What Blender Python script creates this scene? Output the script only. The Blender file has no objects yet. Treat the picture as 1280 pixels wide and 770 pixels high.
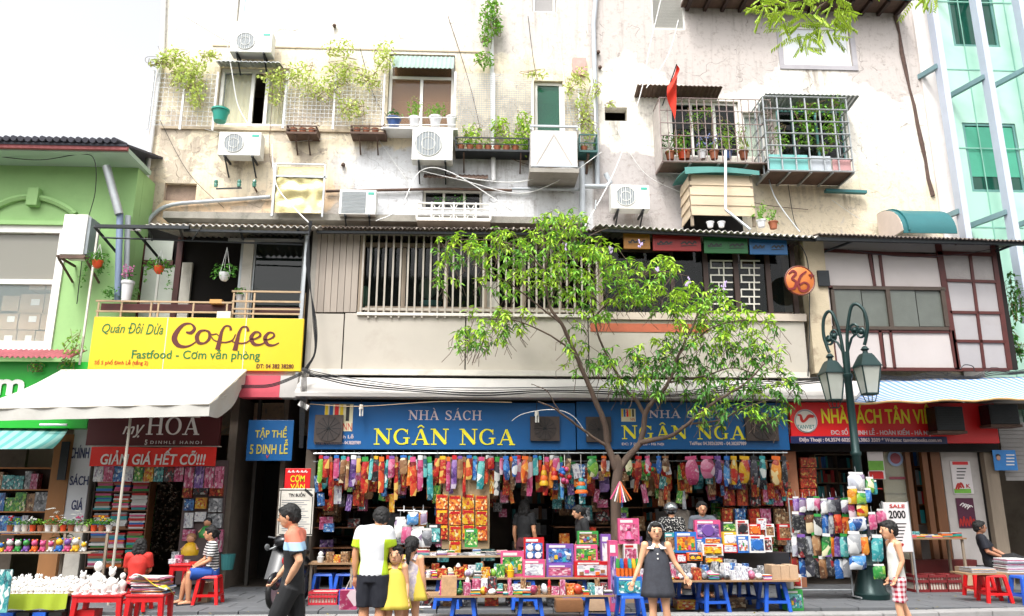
import bpy, bmesh, math, random
from mathutils import Vector, Matrix, Euler, noise as mnoise
RND = random.Random(11)
PI = math.pi
rad = math.radians
SC = bpy.context.scene
COL = SC.collection

# ------------------------------------------------------------------ camera
PITCH, YAW, FPX = 14.05, -2.5, 971.0
CAM = Vector((0, -15.5, 1.6))
cd = bpy.data.cameras.new('camera'); cam = bpy.data.objects.new('camera', cd); COL.objects.link(cam)
cam.location = CAM; cam.rotation_euler = (rad(90 + PITCH), 0, rad(YAW))
cd.sensor_width = 36; cd.lens = FPX / 1280 * 36; cd.clip_end = 2000; cd.clip_start = 0.05
SC.camera = cam
ROT = Euler((rad(90 + PITCH), 0, rad(YAW))).to_matrix()

# ------------------------------------------------------------------ light
SUN_EL, SUN_AZ = 58.0, 205.0      # azimuth clockwise from north (+Y)
wd = bpy.data.worlds.new('World'); SC.world = wd; wd.use_nodes = True
nt = wd.node_tree; nt.nodes.clear()
o_ = nt.nodes.new('ShaderNodeOutputWorld'); bg = nt.nodes.new('ShaderNodeBackground')
sk = nt.nodes.new('ShaderNodeTexSky'); sk.sky_type = 'NISHITA'; sk.sun_disc = False
sk.sun_elevation = rad(SUN_EL); sk.sun_rotation = rad(SUN_AZ); sk.air_density = 1.0; sk.dust_density = 6.0; sk.ozone_density = 1.0
hs = nt.nodes.new('ShaderNodeHueSaturation'); hs.inputs['Saturation'].default_value = 0.12; hs.inputs['Value'].default_value = 1.78
nt.links.new(sk.outputs[0], hs.inputs['Color']); nt.links.new(hs.outputs[0], bg.inputs[0])
bg.inputs[1].default_value = 0.15; nt.links.new(bg.outputs[0], o_.inputs[0])
sd = bpy.data.lights.new('sun', 'SUN'); sun = bpy.data.objects.new('sun', sd); COL.objects.link(sun)
sd.energy = 1.5; sd.angle = rad(9); sd.color = (1, .97, .92)
a_ = rad(SUN_AZ); e_ = rad(SUN_EL)
dv = Vector((math.sin(a_) * math.cos(e_), math.cos(a_) * math.cos(e_), math.sin(e_)))
sun.rotation_euler = dv.to_track_quat('Z', 'Y').to_euler()
SC.view_settings.view_transform = 'Standard'; SC.view_settings.look = 'None'
SC.view_settings.exposure = 0.56; SC.view_settings.gamma = 1.0
SC.cycles.max_bounces = 6; SC.cycles.diffuse_bounces = 4; SC.cycles.glossy_bounces = 3; SC.cycles.transmission_bounces = 4
SC.cycles.transparent_max_bounces = 8; SC.cycles.use_denoising = True; SC.cycles.caustics_reflective = False; SC.cycles.caustics_refractive = False
SC.cycles.sample_clamp_indirect = 6

# ------------------------------------------------------------------ pixel (1280x770 photo) -> world
def ray(px, py):
    return ROT @ Vector(((px - 640) / FPX, (385 - py) / FPX, -1))
def W(px, py, Y):
    d = ray(px, py); return CAM + d * ((Y - CAM.y) / d.y)
def G(px, py, z=0):
    d = ray(px, py); return CAM + d * ((z - CAM.z) / d.z)
def WX(px, Y, py=560): return W(px, py, Y).x
def WZ(py, Y, px=640): return W(px, py, Y).z

# ------------------------------------------------------------------ materials
def hx(h):
    if isinstance(h, (tuple, list)): return tuple(h)[:3]
    h = h.lstrip('#'); v = [int(h[i:i + 2], 16) / 255 for i in (0, 2, 4)]
    return tuple((c / 12.92 if c <= .04045 else ((c + .055) / 1.055) ** 2.4) for c in v)
class NT:
    def __init__(s, name):
        s.m = bpy.data.materials.new(name); s.m.use_nodes = True; s.t = s.m.node_tree
        s.b = s.t.nodes['Principled BSDF']
    def n(s, typ, ins={}, **kw):
        q = s.t.nodes.new(typ)
        for k, v in kw.items(): setattr(q, k, v)
        for k, v in ins.items(): s.set(q.inputs[k], v)
        return q
    def set(s, sock, v):
        if isinstance(v, bpy.types.NodeSocket): s.t.links.new(v, sock)
        elif isinstance(v, (tuple, list)) and len(v) == 3 and sock.type == 'RGBA': sock.default_value = (*v, 1)
        else: sock.default_value = v
    def math(s, op, a, b=0.0, c=0.0):
        q = s.n('ShaderNodeMath', operation=op); s.set(q.inputs[0], a); s.set(q.inputs[1], b); s.set(q.inputs[2], c); return q.outputs[0]
    def noise(s, vec, scale, detail=4, rough=.6, dist=0):
        q = s.n('ShaderNodeTexNoise', {'Scale': scale, 'Detail': detail, 'Roughness': rough, 'Distortion': dist, 'Vector': vec}); return q.outputs['Fac']
    def rng(s, v, a, b, c=0.0, d=1.0):
        q = s.n('ShaderNodeMapRange', {'Value': v, 'From Min': a, 'From Max': b, 'To Min': c, 'To Max': d}); return q.outputs['Result']
    def mix(s, f, a, b, mode='MIX'):
        q = s.n('ShaderNodeMix', data_type='RGBA', blend_type=mode); s.set(q.inputs[0], f)
        s.set(q.inputs[6], a if not isinstance(a, str) else hx(a)); s.set(q.inputs[7], b if not isinstance(b, str) else hx(b)); return q.outputs[2]
    def coord(s, kind='Object'):
        q = s.n('ShaderNodeTexCoord'); return q.outputs[kind]
    def pos(s):
        q = s.n('ShaderNodeNewGeometry'); return q.outputs['Position']
    def xyz(s, v):
        q = s.n('ShaderNodeSeparateXYZ', {'Vector': v}); return q.outputs
    def scale3(s, v, sc):
        q = s.n('ShaderNodeMapping', {'Vector': v}); q.inputs['Scale'].default_value = sc; return q.outputs[0]
    def rand(s):
        q = s.n('ShaderNodeObjectInfo'); return q.outputs['Random']
    def out(s, col, rough=.7, metal=0, bump=None, bstr=.3, bdist=.01, spec=None):
        s.set(s.b.inputs['Base Color'], col); s.set(s.b.inputs['Roughness'], rough); s.set(s.b.inputs['Metallic'], metal)
        if spec is not None: s.b.inputs['Specular IOR Level'].default_value = spec
        if bump is not None:
            q = s.n('ShaderNodeBump', {'Height': bump, 'Strength': bstr, 'Distance': bdist}); s.t.links.new(q.outputs[0], s.b.inputs['Normal'])
        return s.m
MATS = {}
def M(name, col, rough=.7, var=.15, sc=3.0, bump=.2, metal=0, dirt=None, dirt_amt=.5, objvar=.0, spec=None, stretch=None):
    """plain surface: base colour, soft tonal variation, wear patches, fine relief"""
    if name in MATS: return MATS[name]
    t = NT(name); c = hx(col); v = t.pos() if objvar == 0 else t.coord()
    if stretch: v = t.scale3(v, stretch)
    n1 = t.noise(v, sc, 5, .65)
    lo = tuple(max(0, x * (1 - var)) for x in c); hi = tuple(min(.95, x * (1 + var)) for x in c)
    col_ = t.mix(t.rng(n1, .3, .7), lo, hi)
    if dirt:
        n2 = t.noise(v, sc * .6 + .3, 8, .7, .3)
        col_ = t.mix(t.math('MULTIPLY', t.rng(n2, .55, .72), dirt_amt), col_, hx(dirt))
    if objvar:
        col_ = t.mix(1.0, col_, t.n('ShaderNodeCombineColor', {0: t.rng(t.rand(), 0, 1, 1 - objvar, 1), 1: t.rng(t.rand(), 0, 1, 1 - objvar, 1), 2: t.rng(t.rand(), 0, 1, 1 - objvar, 1)}).outputs[0], 'MULTIPLY')
    n3 = t.noise(v, sc * 12, 3, .6)
    MATS[name] = t.out(col_, rough, metal, n3 if bump else None, bump, .01, spec)
    return MATS[name]
def glass(name, tint='#8fa6a0', rough=.05, alpha=.25):
    if name in MATS: return MATS[name]
    t = NT(name); t.b.inputs['Alpha'].default_value = alpha
    MATS[name] = t.out(hx(tint), rough, 0, None, spec=.45); return MATS[name]
def emit(name, col, s):
    t = NT(name); t.out(hx(col), .5); t.set(t.b.inputs['Emission Color'], hx(col)); t.b.inputs['Emission Strength'].default_value = s; MATS[name] = t.m; return t.m
def printed(name, cols, scale=14, rough=.35, rnd=True, stripe=False):
    """printed packaging / covers: flat colour areas with smaller marks; every object gets its own cut of the pattern"""
    if name in MATS: return MATS[name]
    t = NT(name); v = t.coord()
    if rnd:
        q = t.n('ShaderNodeVectorMath', {0: v}, operation='ADD'); cmb = t.n('ShaderNodeCombineXYZ', {0: t.math('MULTIPLY', t.rand(), 37.), 1: t.math('MULTIPLY', t.rand(), 91.), 2: t.math('MULTIPLY', t.rand(), 53.)})
        t.t.links.new(cmb.outputs[0], q.inputs[1]); v = q.outputs[0]
    vo = t.n('ShaderNodeTexVoronoi', {'Vector': v, 'Scale': scale, 'Randomness': 1.0}); r = t.n('ShaderNodeSeparateColor', {0: vo.outputs['Color']}).outputs
    c = t.mix(t.math('GREATER_THAN', r[0], .55), hx(cols[0]), hx(cols[1]))
    c = t.mix(t.math('GREATER_THAN', r[1], .72), c, hx(cols[2]))
    if len(cols) > 3: c = t.mix(t.math('GREATER_THAN', r[2], .88), c, hx(cols[3]))
    n2 = t.noise(v, scale * 3, 3, .7)
    c = t.mix(t.math('MULTIPLY', t.rng(n2, .54, .64), .4), c, hx(cols[-1]))
    MATS[name] = t.out(c, rough); return MATS[name]

# ------------------------------------------------------------------ mesh builder
class B:
    def __init__(s): s.v = []; s.f = []; s.mi = []; s.cur = 0
    def add(s, vs, fs):
        o = len(s.v); s.v += [tuple(p) for p in vs]; s.f += [tuple(i + o for i in f) for f in fs]; s.mi += [s.cur] * len(fs); return s
    def box(s, x0, y0, z0, x1, y1, z1):
        if x0 > x1: x0, x1 = x1, x0
        if y0 > y1: y0, y1 = y1, y0
        if z0 > z1: z0, z1 = z1, z0
        return s.add([(x0, y0, z0), (x1, y0, z0), (x1, y1, z0), (x0, y1, z0), (x0, y0, z1), (x1, y0, z1), (x1, y1, z1), (x0, y1, z1)],
                     [(0, 3, 2, 1), (4, 5, 6, 7), (0, 1, 5, 4), (1, 2, 6, 5), (2, 3, 7, 6), (3, 0, 4, 7)])
    def pbox(s, px0, py0, px1, py1, Yf, Yb):
        pm = (py0 + py1) / 2; xm = (px0 + px1) / 2
        return s.box(W(px0, pm, Yf).x, Yf, W(xm, py1, Yf).z, W(px1, pm, Yf).x, Yb, W(xm, py0, Yf).z)
    def rbox(s, c, d, m=None):
        m = m or Matrix.Identity(3); c = Vector(c); vs = []
        for z in (-.5, .5):
            for x, y in ((-.5, -.5), (.5, -.5), (.5, .5), (-.5, .5)): vs.append(c + m @ Vector((x * d[0], y * d[1], z * d[2])))
        return s.add(vs, [(0, 3, 2, 1), (4, 5, 6, 7), (0, 1, 5, 4), (1, 2, 6, 5), (2, 3, 7, 6), (3, 0, 4, 7)])
    def tube(s, pts, r, n=6, cap=True):
        pts = [Vector(p) for p in pts]; rs = r if isinstance(r, (list, tuple)) else [r] * len(pts)
        rings = []; up = None
        for i, p in enumerate(pts):
            d = (pts[min(i + 1, len(pts) - 1)] - pts[max(i - 1, 0)]).normalized()
            if up is None: up = Vector((0, 0, 1)) if abs(d.z) < .9 else Vector((1, 0, 0))
            a = d.cross(up).normalized(); up = a.cross(d).normalized()
            rings.append([p + (a * math.cos(2 * PI * k / n) + up * math.sin(2 * PI * k / n)) * rs[i] for k in range(n)])
        vs = [q for g in rings for q in g]; fs = []
        for i in range(len(pts) - 1):
            for k in range(n): fs.append((i * n + k, i * n + (k + 1) % n, (i + 1) * n + (k + 1) % n, (i + 1) * n + k))
        if cap: fs.append(tuple(range(n - 1, -1, -1))); fs.append(tuple((len(pts) - 1) * n + k for k in range(n)))
        return s.add(vs, fs)
    def bar(s, p0, p1, w, h=None):
        p0 = Vector(p0); p1 = Vector(p1); d = p1 - p0; m = d.to_track_quat('X', 'Z').to_matrix()
        return s.rbox((p0 + p1) / 2, (d.length, w, h or w), m)
    def lathe(s, prof, c=(0, 0, 0), n=12, m=None):
        c = Vector(c); m = m or Matrix.Identity(3); vs = []; fs = []
        for r, z in prof:
            for k in range(n): vs.append(c + m @ Vector((r * math.cos(2 * PI * k / n), r * math.sin(2 * PI * k / n), z)))
        for i in range(len(prof) - 1):
            for k in range(n): fs.append((i * n + k, i * n + (k + 1) % n, (i + 1) * n + (k + 1) % n, (i + 1) * n + k))
        fs.append(tuple(range(n - 1, -1, -1))); fs.append(tuple((len(prof) - 1) * n + k for k in range(n)))
        return s.add(vs, fs)
    def ball(s, c, r, n=8, k=5, m=None):
        r = r if isinstance(r, (list, tuple)) else (r, r, r); m = m or Matrix.Identity(3)
        o = len(s.v); s.lathe([(max(.02, math.sin(PI * i / k)), -math.cos(PI * i / k)) for i in range(k + 1)], (0, 0, 0), n)
        for i in range(o, len(s.v)): p = Vector(s.v[i]); s.v[i] = tuple(Vector(c) + m @ Vector((p.x * r[0], p.y * r[1], p.z * r[2])))
        return s
    def prism(s, pts, Y0, Y1):
        """outline in x,z extruded along y"""
        n = len(pts); a = sum(pts[i][0] * pts[(i + 1) % n][1] - pts[(i + 1) % n][0] * pts[i][1] for i in range(n))
        if a < 0: pts = pts[::-1]
        vs = [(x, Y0, z) for x, z in pts] + [(x, Y1, z) for x, z in pts]
        fs = [tuple(range(n)), tuple(range(2 * n - 1, n - 1, -1))] + [(i + n, (i + 1) % n + n, (i + 1) % n, i)[::1] for i in range(n)]
        return s.add(vs, fs)
    def grid(s, fn, nu, nv):
        vs = [fn(i / nu, j / nv) for j in range(nv + 1) for i in range(nu + 1)]
        return s.add(vs, [(j * (nu + 1) + i, j * (nu + 1) + i + 1, (j + 1) * (nu + 1) + i + 1, (j + 1) * (nu + 1) + i) for j in range(nv) for i in range(nu)])
    def slab(s, fn, nu, nv, t=(0, 0.01, 0)):
        """grid with thickness"""
        t = Vector(t); a = [Vector(fn(i / nu, j / nv)) for j in range(nv + 1) for i in range(nu + 1)]; n = len(a); w = nu + 1
        vs = a + [p + t for p in a]; fs = []
        for j in range(nv):
            for i in range(nu):
                q = (j * w + i, j * w + i + 1, (j + 1) * w + i + 1, (j + 1) * w + i); fs.append(q); fs.append(tuple(k + n for k in q[::-1]))
        edge = [i for i in range(w)] + [j * w + nu for j in range(1, nv + 1)] + [nv * w + i for i in range(nu - 1, -1, -1)] + [j * w for j in range(nv - 1, 0, -1)]
        for i in range(len(edge)): p, q = edge[i], edge[(i + 1) % len(edge)]; fs.append((p, p + n, q + n, q))
        return s.add(vs, fs)

def tag(o, label=None, cat=None, group=None, kind=None):
    if label: o['label'] = label
    if cat: o['category'] = cat
    if group: o['group'] = group
    if kind: o['kind'] = kind
    return o
def build(name, b, mats, parent=None, smooth=None, bevel=0, solid=0, raw=False):
    """link the collected geometry as one mesh object (origin at its base, or at the parent's)"""
    me = bpy.data.meshes.new(name); vs = b.v
    if parent is None:
        xs = [p[0] for p in vs]; ys = [p[1] for p in vs]; zs = [p[2] for p in vs]
        org = Vector(((min(xs) + max(xs)) / 2, (min(ys) + max(ys)) / 2, min(zs)))
    else:
        org = Vector(); q = parent
        while q is not None: org += q.location; q = q.parent
        if raw: org = Vector()
    me.from_pydata([(p[0] - org.x, p[1] - org.y, p[2] - org.z) for p in vs], [], b.f)
    if not isinstance(mats, (list, tuple)): mats = [mats]
    for m_ in mats: me.materials.append(m_)
    if len(mats) > 1: me.polygons.foreach_set('material_index', [min(i, len(mats) - 1) for i in b.mi])
    me.update()
    if smooth:
        me.shade_smooth(); me.set_sharp_from_angle(angle=rad(smooth))
    o = bpy.data.objects.new(name, me); COL.objects.link(o)
    if parent is None: o.location = org
    else: o.parent = parent
    if bevel:
        q = o.modifiers.new('bevel', 'BEVEL'); q.width = bevel; q.segments = 2; q.limit_method = 'ANGLE'
    if solid:
        q = o.modifiers.new('solid', 'SOLIDIFY'); q.thickness = solid
    return o
def thing(name, label, cat, loc=(0, 0, 0), group=None):
    o = bpy.data.objects.new(name, None); COL.objects.link(o); o.location = loc; o.empty_display_size = .1
    return tag(o, label, cat, group)
def solo(name, b, mats, label, cat, group=None, **k):
    return tag(build(name, b, mats, None, **k), label, cat, group)
def struct(name, b, mats, **k):
    return tag(build(name, b, mats, None, **k), kind='structure')
def kids(o): return [c for c in bpy.data.objects if c.parent == o]
CH = {}
def copy_tree(o, loc=None, rz=None, label=None, cache=True, scale=None):
    ch = CH.get(o.name)
    if ch is None:
        ch = [(c, kids(c)) for c in kids(o)]; CH[o.name] = ch
    c = o.copy(); COL.objects.link(c)
    for k, g in ch:
        d = k.copy(); COL.objects.link(d); d.parent = c
        for h in g: e = h.copy(); COL.objects.link(e); e.parent = d
    if loc is not None: c.location = loc
    if rz is not None: c.rotation_euler.z = rz
    if scale is not None: c.scale = (scale,) * 3 if not isinstance(scale, (tuple, list)) else scale
    if label: c['label'] = label
    return c

# ------------------------------------------------------------------ lettering
def text_mesh(s, bold=0, shear=0, ext=.006):
    cu = bpy.data.curves.new('t', 'FONT'); cu.body = s; cu.offset = bold; cu.shear = shear; cu.extrude = 0; cu.resolution_u = 3
    ob = bpy.data.objects.new('t', cu); COL.objects.link(ob); bpy.context.view_layer.update()
    me = bpy.data.meshes.new_from_object(ob.evaluated_get(bpy.context.evaluated_depsgraph_get()))
    COL.objects.unlink(ob); bpy.data.objects.remove(ob); bpy.data.curves.remove(cu)
    vs = [(v.co.x, v.co.y) for v in me.vertices]; fs = [tuple(p.vertices) for p in me.polygons]; bpy.data.meshes.remove(me)
    return vs, fs
def put_text(b, s, px0, py0, px1, py1, Y, bold=0, shear=0, t=.012):
    """lettering fitted to a rectangle given on plane Y, as thin raised letters"""
    pm = (py0 + py1) / 2; xm = (px0 + px1) / 2
    return put_text_w(b, s, W(px0, pm, Y).x, W(xm, py1, Y).z, W(px1, pm, Y).x, W(xm, py0, Y).z, Y, bold, shear, t)
def put_text_w(b, s, x0, z0, x1, z1, Y, bold=0, shear=0, t=.012):
    s2 = s.replace('Đ', 'D'); vs, fs = text_mesh(s2, bold, shear)
    if not vs: return b
    vs = list(vs); fs = list(fs); D = text_mesh('D', bold, shear)[0]; dw = max(v[0] for v in D) - min(v[0] for v in D); dh = max(v[1] for v in D) * .5
    for i, ch in enumerate(s):
        if ch == 'Đ':
            xr = max(v[0] for v in text_mesh(s2[:i + 1], bold, shear)[0]) - dw; o = len(vs); vs += [(xr - .09, dh - .035), (xr + .3, dh - .035), (xr + .3, dh + .035), (xr - .09, dh + .035)]; fs.append((o, o + 1, o + 2, o + 3))
    a = [min(v[0] for v in vs), max(v[0] for v in vs), min(v[1] for v in vs), max(v[1] for v in vs)]
    P = [(x0 + (x - a[0]) / (a[1] - a[0]) * (x1 - x0), z0 + (y - a[2]) / (a[3] - a[2]) * (z1 - z0)) for x, y in vs]
    ed = {}
    for f in fs:
        for i in range(len(f)):
            e = (f[i], f[(i + 1) % len(f)]); ed[e] = 1
    n = len(P); F = [f for f in fs] +  [(e[1], e[0], e[0] + n, e[1] + n) for e in ed if (e[1], e[0]) not in ed]
    b.add([(x, Y, z) for x, z in P] + [(x, Y + t, z) for x, z in P], F)
    return b
# ================================================================== SETTING
YU, YE, YS = 1.4, 0.0, 0.35        # upper wall, first floor front, shop front
m_wood = M('weathered_wood', '#8a7c6c', .8, .2, 4, .3, stretch=(1, 1, .15)); m_dwood = M('dark_wood', '#33211a', .6, .25, 3)
m_brown = M('brown_wood', '#6b4326', .6, .2, 4, stretch=(1, 1, .2)); m_redwood = M('red_brown_paint', '#4a1c18', .5, .2, 4)
m_white = M('white_paint', '#dedcd6', .5, .05, 3, .1); m_offw = M('off_white', '#c9c4ba', .7, .1, 2, dirt='#8d8477')
m_panel = M('beige_panel', '#aaa398', .7, .06, .8, .1, dirt='#87796a', dirt_amt=.35); m_conc = M('concrete', '#8f8a82', .85, .15, 2, .4, dirt='#5f5b54')
m_iron = M('dark_iron', '#23272a', .5, .2, 5, metal=.3); m_steel = M('galvanised_steel', '#a7abad', .4, .12, 5, metal=.6)
m_pvc = M('grey_pipe', '#aeb4ba', .45, .08, 3); m_wpvc = M('white_pipe', '#dcdcdc', .45, .06, 3); m_black = M('black_plastic', '#0e0f10', .45, .2, 4)
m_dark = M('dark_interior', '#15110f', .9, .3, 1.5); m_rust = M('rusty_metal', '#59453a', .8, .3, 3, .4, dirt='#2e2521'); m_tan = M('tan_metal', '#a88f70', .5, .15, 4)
m_cable = M('black_cable', '#15161a', .5, .1); m_wcable = M('white_cable', '#d8d8d6', .5, .05)
m_glassd = glass('window_glass', '#0e1311', .04, .4); m_glassc = glass('clear_glass', '#b9c6c4', .03, .18)
m_curt = M('cream_curtain', '#d8cba6', .9, .12, 8, stretch=(6, 1, .3)); m_teal = M('teal_paint', '#2e6f70', .5, .12, 2); m_tealL = M('light_teal', '#6fb0ac', .5, .1, 2)

# ---- peeling plaster of the tall wall
def wall_mat():
    t = NT('peeling_plaster'); p = t.pos(); x, y, z = t.xyz(p)
    n_big = t.noise(p, .55, 6, .6, .4); n_med = t.noise(p, 1.7, 8, .65, .5); n_fine = t.noise(p, 9, 5, .7)
    nb = t.math('SUBTRACT', n_big, .5); nm = t.math('SUBTRACT', n_med, .5)
    zz = t.math('MULTIPLY_ADD', nb, 2.2, t.math('MULTIPLY_ADD', nm, .8, z)); xx = t.math('MULTIPLY_ADD', nm, 1.6, t.math('MULTIPLY_ADD', nb, 1.5, x))
    X7, Z90, Z150, Z210, Z250 = W(738, 140, YU).x, W(640, 88, YU).z, W(640, 150, YU).z, W(640, 208, YU).z, W(640, 240, YU).z
    white = hx('#dfdad0'); cream = hx('#dccfb6'); grey = hx('#bdb5b0'); peach = hx('#d3b290'); bluish = hx('#cdced0')
    right = t.rng(x, X7 - .03, X7 + .03)
    # left side: white above, cream and peach lower down
    c = t.mix(t.rng(zz, Z90 - .1, Z90 + .9), cream, white)
    c = t.mix(t.math('MULTIPLY', t.rng(zz, Z250 + .3, Z250 - .3), .7), c, peach)
    patch = t.math('MULTIPLY', t.rng(n_med, .51, .54), t.rng(zz, Z90 + .6, Z150))
    c = t.mix(t.math('MULTIPLY', patch, .8), c, hx('#b5a898'))
    blue = t.math('MULTIPLY', t.rng(xx, W(400, 240, YU).x, W(440, 240, YU).x), t.rng(zz, Z210 + .25, Z210 + .1))
    c = t.mix(blue, c, bluish)
    # right side: bare grey render on top with a ragged lower edge, white wash below, cream at the foot
    edge = t.math('ADD', zz, t.math('MULTIPLY', t.math('SINE', t.math('MULTIPLY', x, 1.35)), .45))
    r = t.mix(t.rng(edge, Z90 - .05, Z90 + .05), white, grey)
    r = t.mix(t.math('MULTIPLY', t.rng(zz, Z210 + .1, Z210 - .3), t.rng(xx, W(890, 240, YU).x, W(960, 240, YU).x)), r, cream)
    lowg = t.math('MULTIPLY', t.rng(zz, WZ(178, YU), WZ(180, YU) - .08), t.rng(xx, W(900, 240, YU).x, W(870, 240, YU).x))
    r = t.mix(lowg, r, hx('#b0aaa8'))
    r = t.mix(t.math('MULTIPLY', t.rng(n_med, .60, .64), .5), r, grey)
    c = t.mix(right, c, r)
    topg = t.math('MULTIPLY', t.rng(zz, WZ(70, YU), WZ(66, YU)), t.rng(xx, W(560, 40, YU).x, W(600, 40, YU).x))
    c = t.mix(t.math('MULTIPLY', topg, .75), c, grey)
    # rain streaks and grime
    st = t.noise(t.scale3(p, (5, 1, .5)), 1.6, 6, .7)
    c = t.mix(t.math('MULTIPLY', t.rng(st, .53, .72), .36), c, hx('#6c6258'))
    c = t.mix(t.math('MULTIPLY', t.rng(n_fine, .53, .7), .42), c, hx('#7b7065'))
    # drip marks running down below the hung units and sills
    wob = t.math('MULTIPLY', nm, .22)
    for px, py, ln, wd in ((300, 200, .9, .16), (540, 204, .8, .2), (788, 266, .5, .2), (375, 168, .7, .25), (460, 168, .8, .25), (615, 190, .9, .5), (692, 224, .6, .3), (738, 192, .9, .12), (880, 206, .5, .5), (1010, 218, .9, .5), (770, 152, .8, .14), (313, 68, .5, .2), (1020, 84, .8, .45), (545, 250, .3, .4), (1060, 244, .7, .3)):
        q = W(px, py, YU); dx = t.math('ABSOLUTE', t.math('ADD', t.math('SUBTRACT', x, q.x), wob)); mk = t.math('MULTIPLY', t.rng(dx, wd, wd * .35), t.math('MULTIPLY', t.rng(z, q.z - ln, q.z, 0, 1), t.math('LESS_THAN', z, q.z + .02)))
        c = t.mix(t.math('MULTIPLY', t.math('MULTIPLY', mk, t.rng(st, .38, .6)), .75), c, hx('#6f6154'))
    # fine cracks
    vo = t.n('ShaderNodeTexVoronoi', {'Vector': t.n('ShaderNodeVectorMath', {0: p, 1: t.n('ShaderNodeTexNoise', {'Vector': p, 'Scale': 2.}).outputs['Color']}, operation='ADD').outputs[0], 'Scale': .9}, feature='DISTANCE_TO_EDGE')
    cr = t.math('MULTIPLY', t.rng(vo.outputs['Distance'], .012, .0), t.rng(n_med, .5, .6))
    c = t.mix(t.math('MULTIPLY', cr, .6), c, hx('#5c534c'))
    h = t.math('ADD', t.math('MULTIPLY', patch, -.6), t.math('ADD', n_fine, t.math('MULTIPLY', cr, -1)))
    return t.out(c, .9, 0, h, .5, .02, spec=.2)
m_wall = wall_mat()

def holed_wall(b, x0, x1, z0, z1, Yf, Yb, holes):
    xs = sorted({x0, x1, *[h[0] for h in holes], *[h[2] for h in holes]}); zs = sorted({z0, z1, *[h[1] for h in holes], *[h[3] for h in holes]})
    xs = [x for x in xs if x0 <= x <= x1]; zs = [z for z in zs if z0 <= z <= z1]
    inh = lambda cx, cz: any(h[0] < cx < h[2] and h[1] < cz < h[3] for h in holes)
    for Y, fl in ((Yf, 0), (Yb, 1)):
        for i in range(len(xs) - 1):
            for j in range(len(zs) - 1):
                if inh((xs[i] + xs[i + 1]) / 2, (zs[j] + zs[j + 1]) / 2): continue
                q = [(xs[i], Y, zs[j]), (xs[i + 1], Y, zs[j]), (xs[i + 1], Y, zs[j + 1]), (xs[i], Y, zs[j + 1])]
                b.add(q if not fl else q[::-1], [(0, 1, 2, 3)])
    for a0, c0, a1, c1 in list(holes) + [(x0, z0, x1, z1)]:
        for p, q in (((a0, c0), (a1, c0)), ((a1, c0), (a1, c1)), ((a1, c1), (a0, c1)), ((a0, c1), (a0, c0))):
            b.add([(p[0], Yf, p[1]), (q[0], Yf, q[1]), (q[0], Yb, q[1]), (p[0], Yb, p[1])], [(0, 1, 2, 3)])
    return b
def prect(px0, py0, px1, py1, Y):
    pm = (py0 + py1) / 2; xm = (px0 + px1) / 2
    return (W(px0, pm, Y).x, W(xm, py1, Y).z, W(px1, pm, Y).x, W(xm, py0, Y).z)

# ---- ground
g = B().box(-60, -60, -.6, 60, 60, -.14)
struct('road', g, M('asphalt', '#6e6c6a', .85, .15, .8, .5, dirt='#56524e'))
KY = lambda x: -3.3 + (max(0, x - 6) * .12)
sw = B(); sw.prism([(0, 0)] * 3, 0, 0) if 0 else None
xsK = [-30, -12, 0, 5, 8, 12, 20]
vs = [(x, KY(x) + .14, -.06) for x in xsK] + [(x, 6, -.06) for x in xsK]
sw.add(vs, [(i, i + 1, i + 8, i + 7) for i in range(6)])
for i in range(6): sw.add([(xsK[i], KY(xsK[i]) + .14, -.06), (xsK[i + 1], KY(xsK[i + 1]) + .14, -.06), (xsK[i + 1], KY(xsK[i + 1]) + .14, -.5), (xsK[i], KY(xsK[i]) + .14, -.5)], [(0, 1, 2, 3)])
side = struct('sidewalk', sw, M('mortar', '#4c4b49', .9, .2, 6))
m_slab = M('paving_stone', '#5f6164', .7, .13, 2.5, .4, dirt='#5a5855', dirt_amt=.5, objvar=.12)
meshc = {}
n = 0
for iy in range(8):
    for ix in range(-19, 20):
        x = ix * .6 + (iy % 2) * .3; y = -3.05 + iy * .52
        if y - .2 < KY(x) + .16: continue
        if y > .6 and not (-5.4 < x < -3.4): continue
        if 'slab' not in meshc:
            o = build('paving_slab', B().box(-.292, -.252, -.06, .292, .252, 0), m_slab, side, bevel=.004, raw=True); meshc['slab'] = o
        else:
            o = meshc['slab'].copy(); COL.objects.link(o); o.parent = side
        o.location = Vector((x, y, RND.uniform(-.002, .002))) - side.location; n += 1
o = None
m_kerb = M('kerb_stone', '#8d8b8a', .8, .12, 3, .4, dirt='#5c5954')
for i in range(26):
    x = -11.5 + i * .9
    b = B().box(-.445, -.15, -.2, .445, .15, .0)
    a = math.atan2(KY(x + .45) - KY(x - .45), .9)
    if i == 0: kb = build('kerb', b, m_kerb, side, bevel=.015, raw=True); o = kb
    else: o = kb.copy(); COL.objects.link(o); o.parent = side
    o.location = Vector((x, KY(x), -.001)) - side.location; o.rotation_euler.z = a

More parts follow.
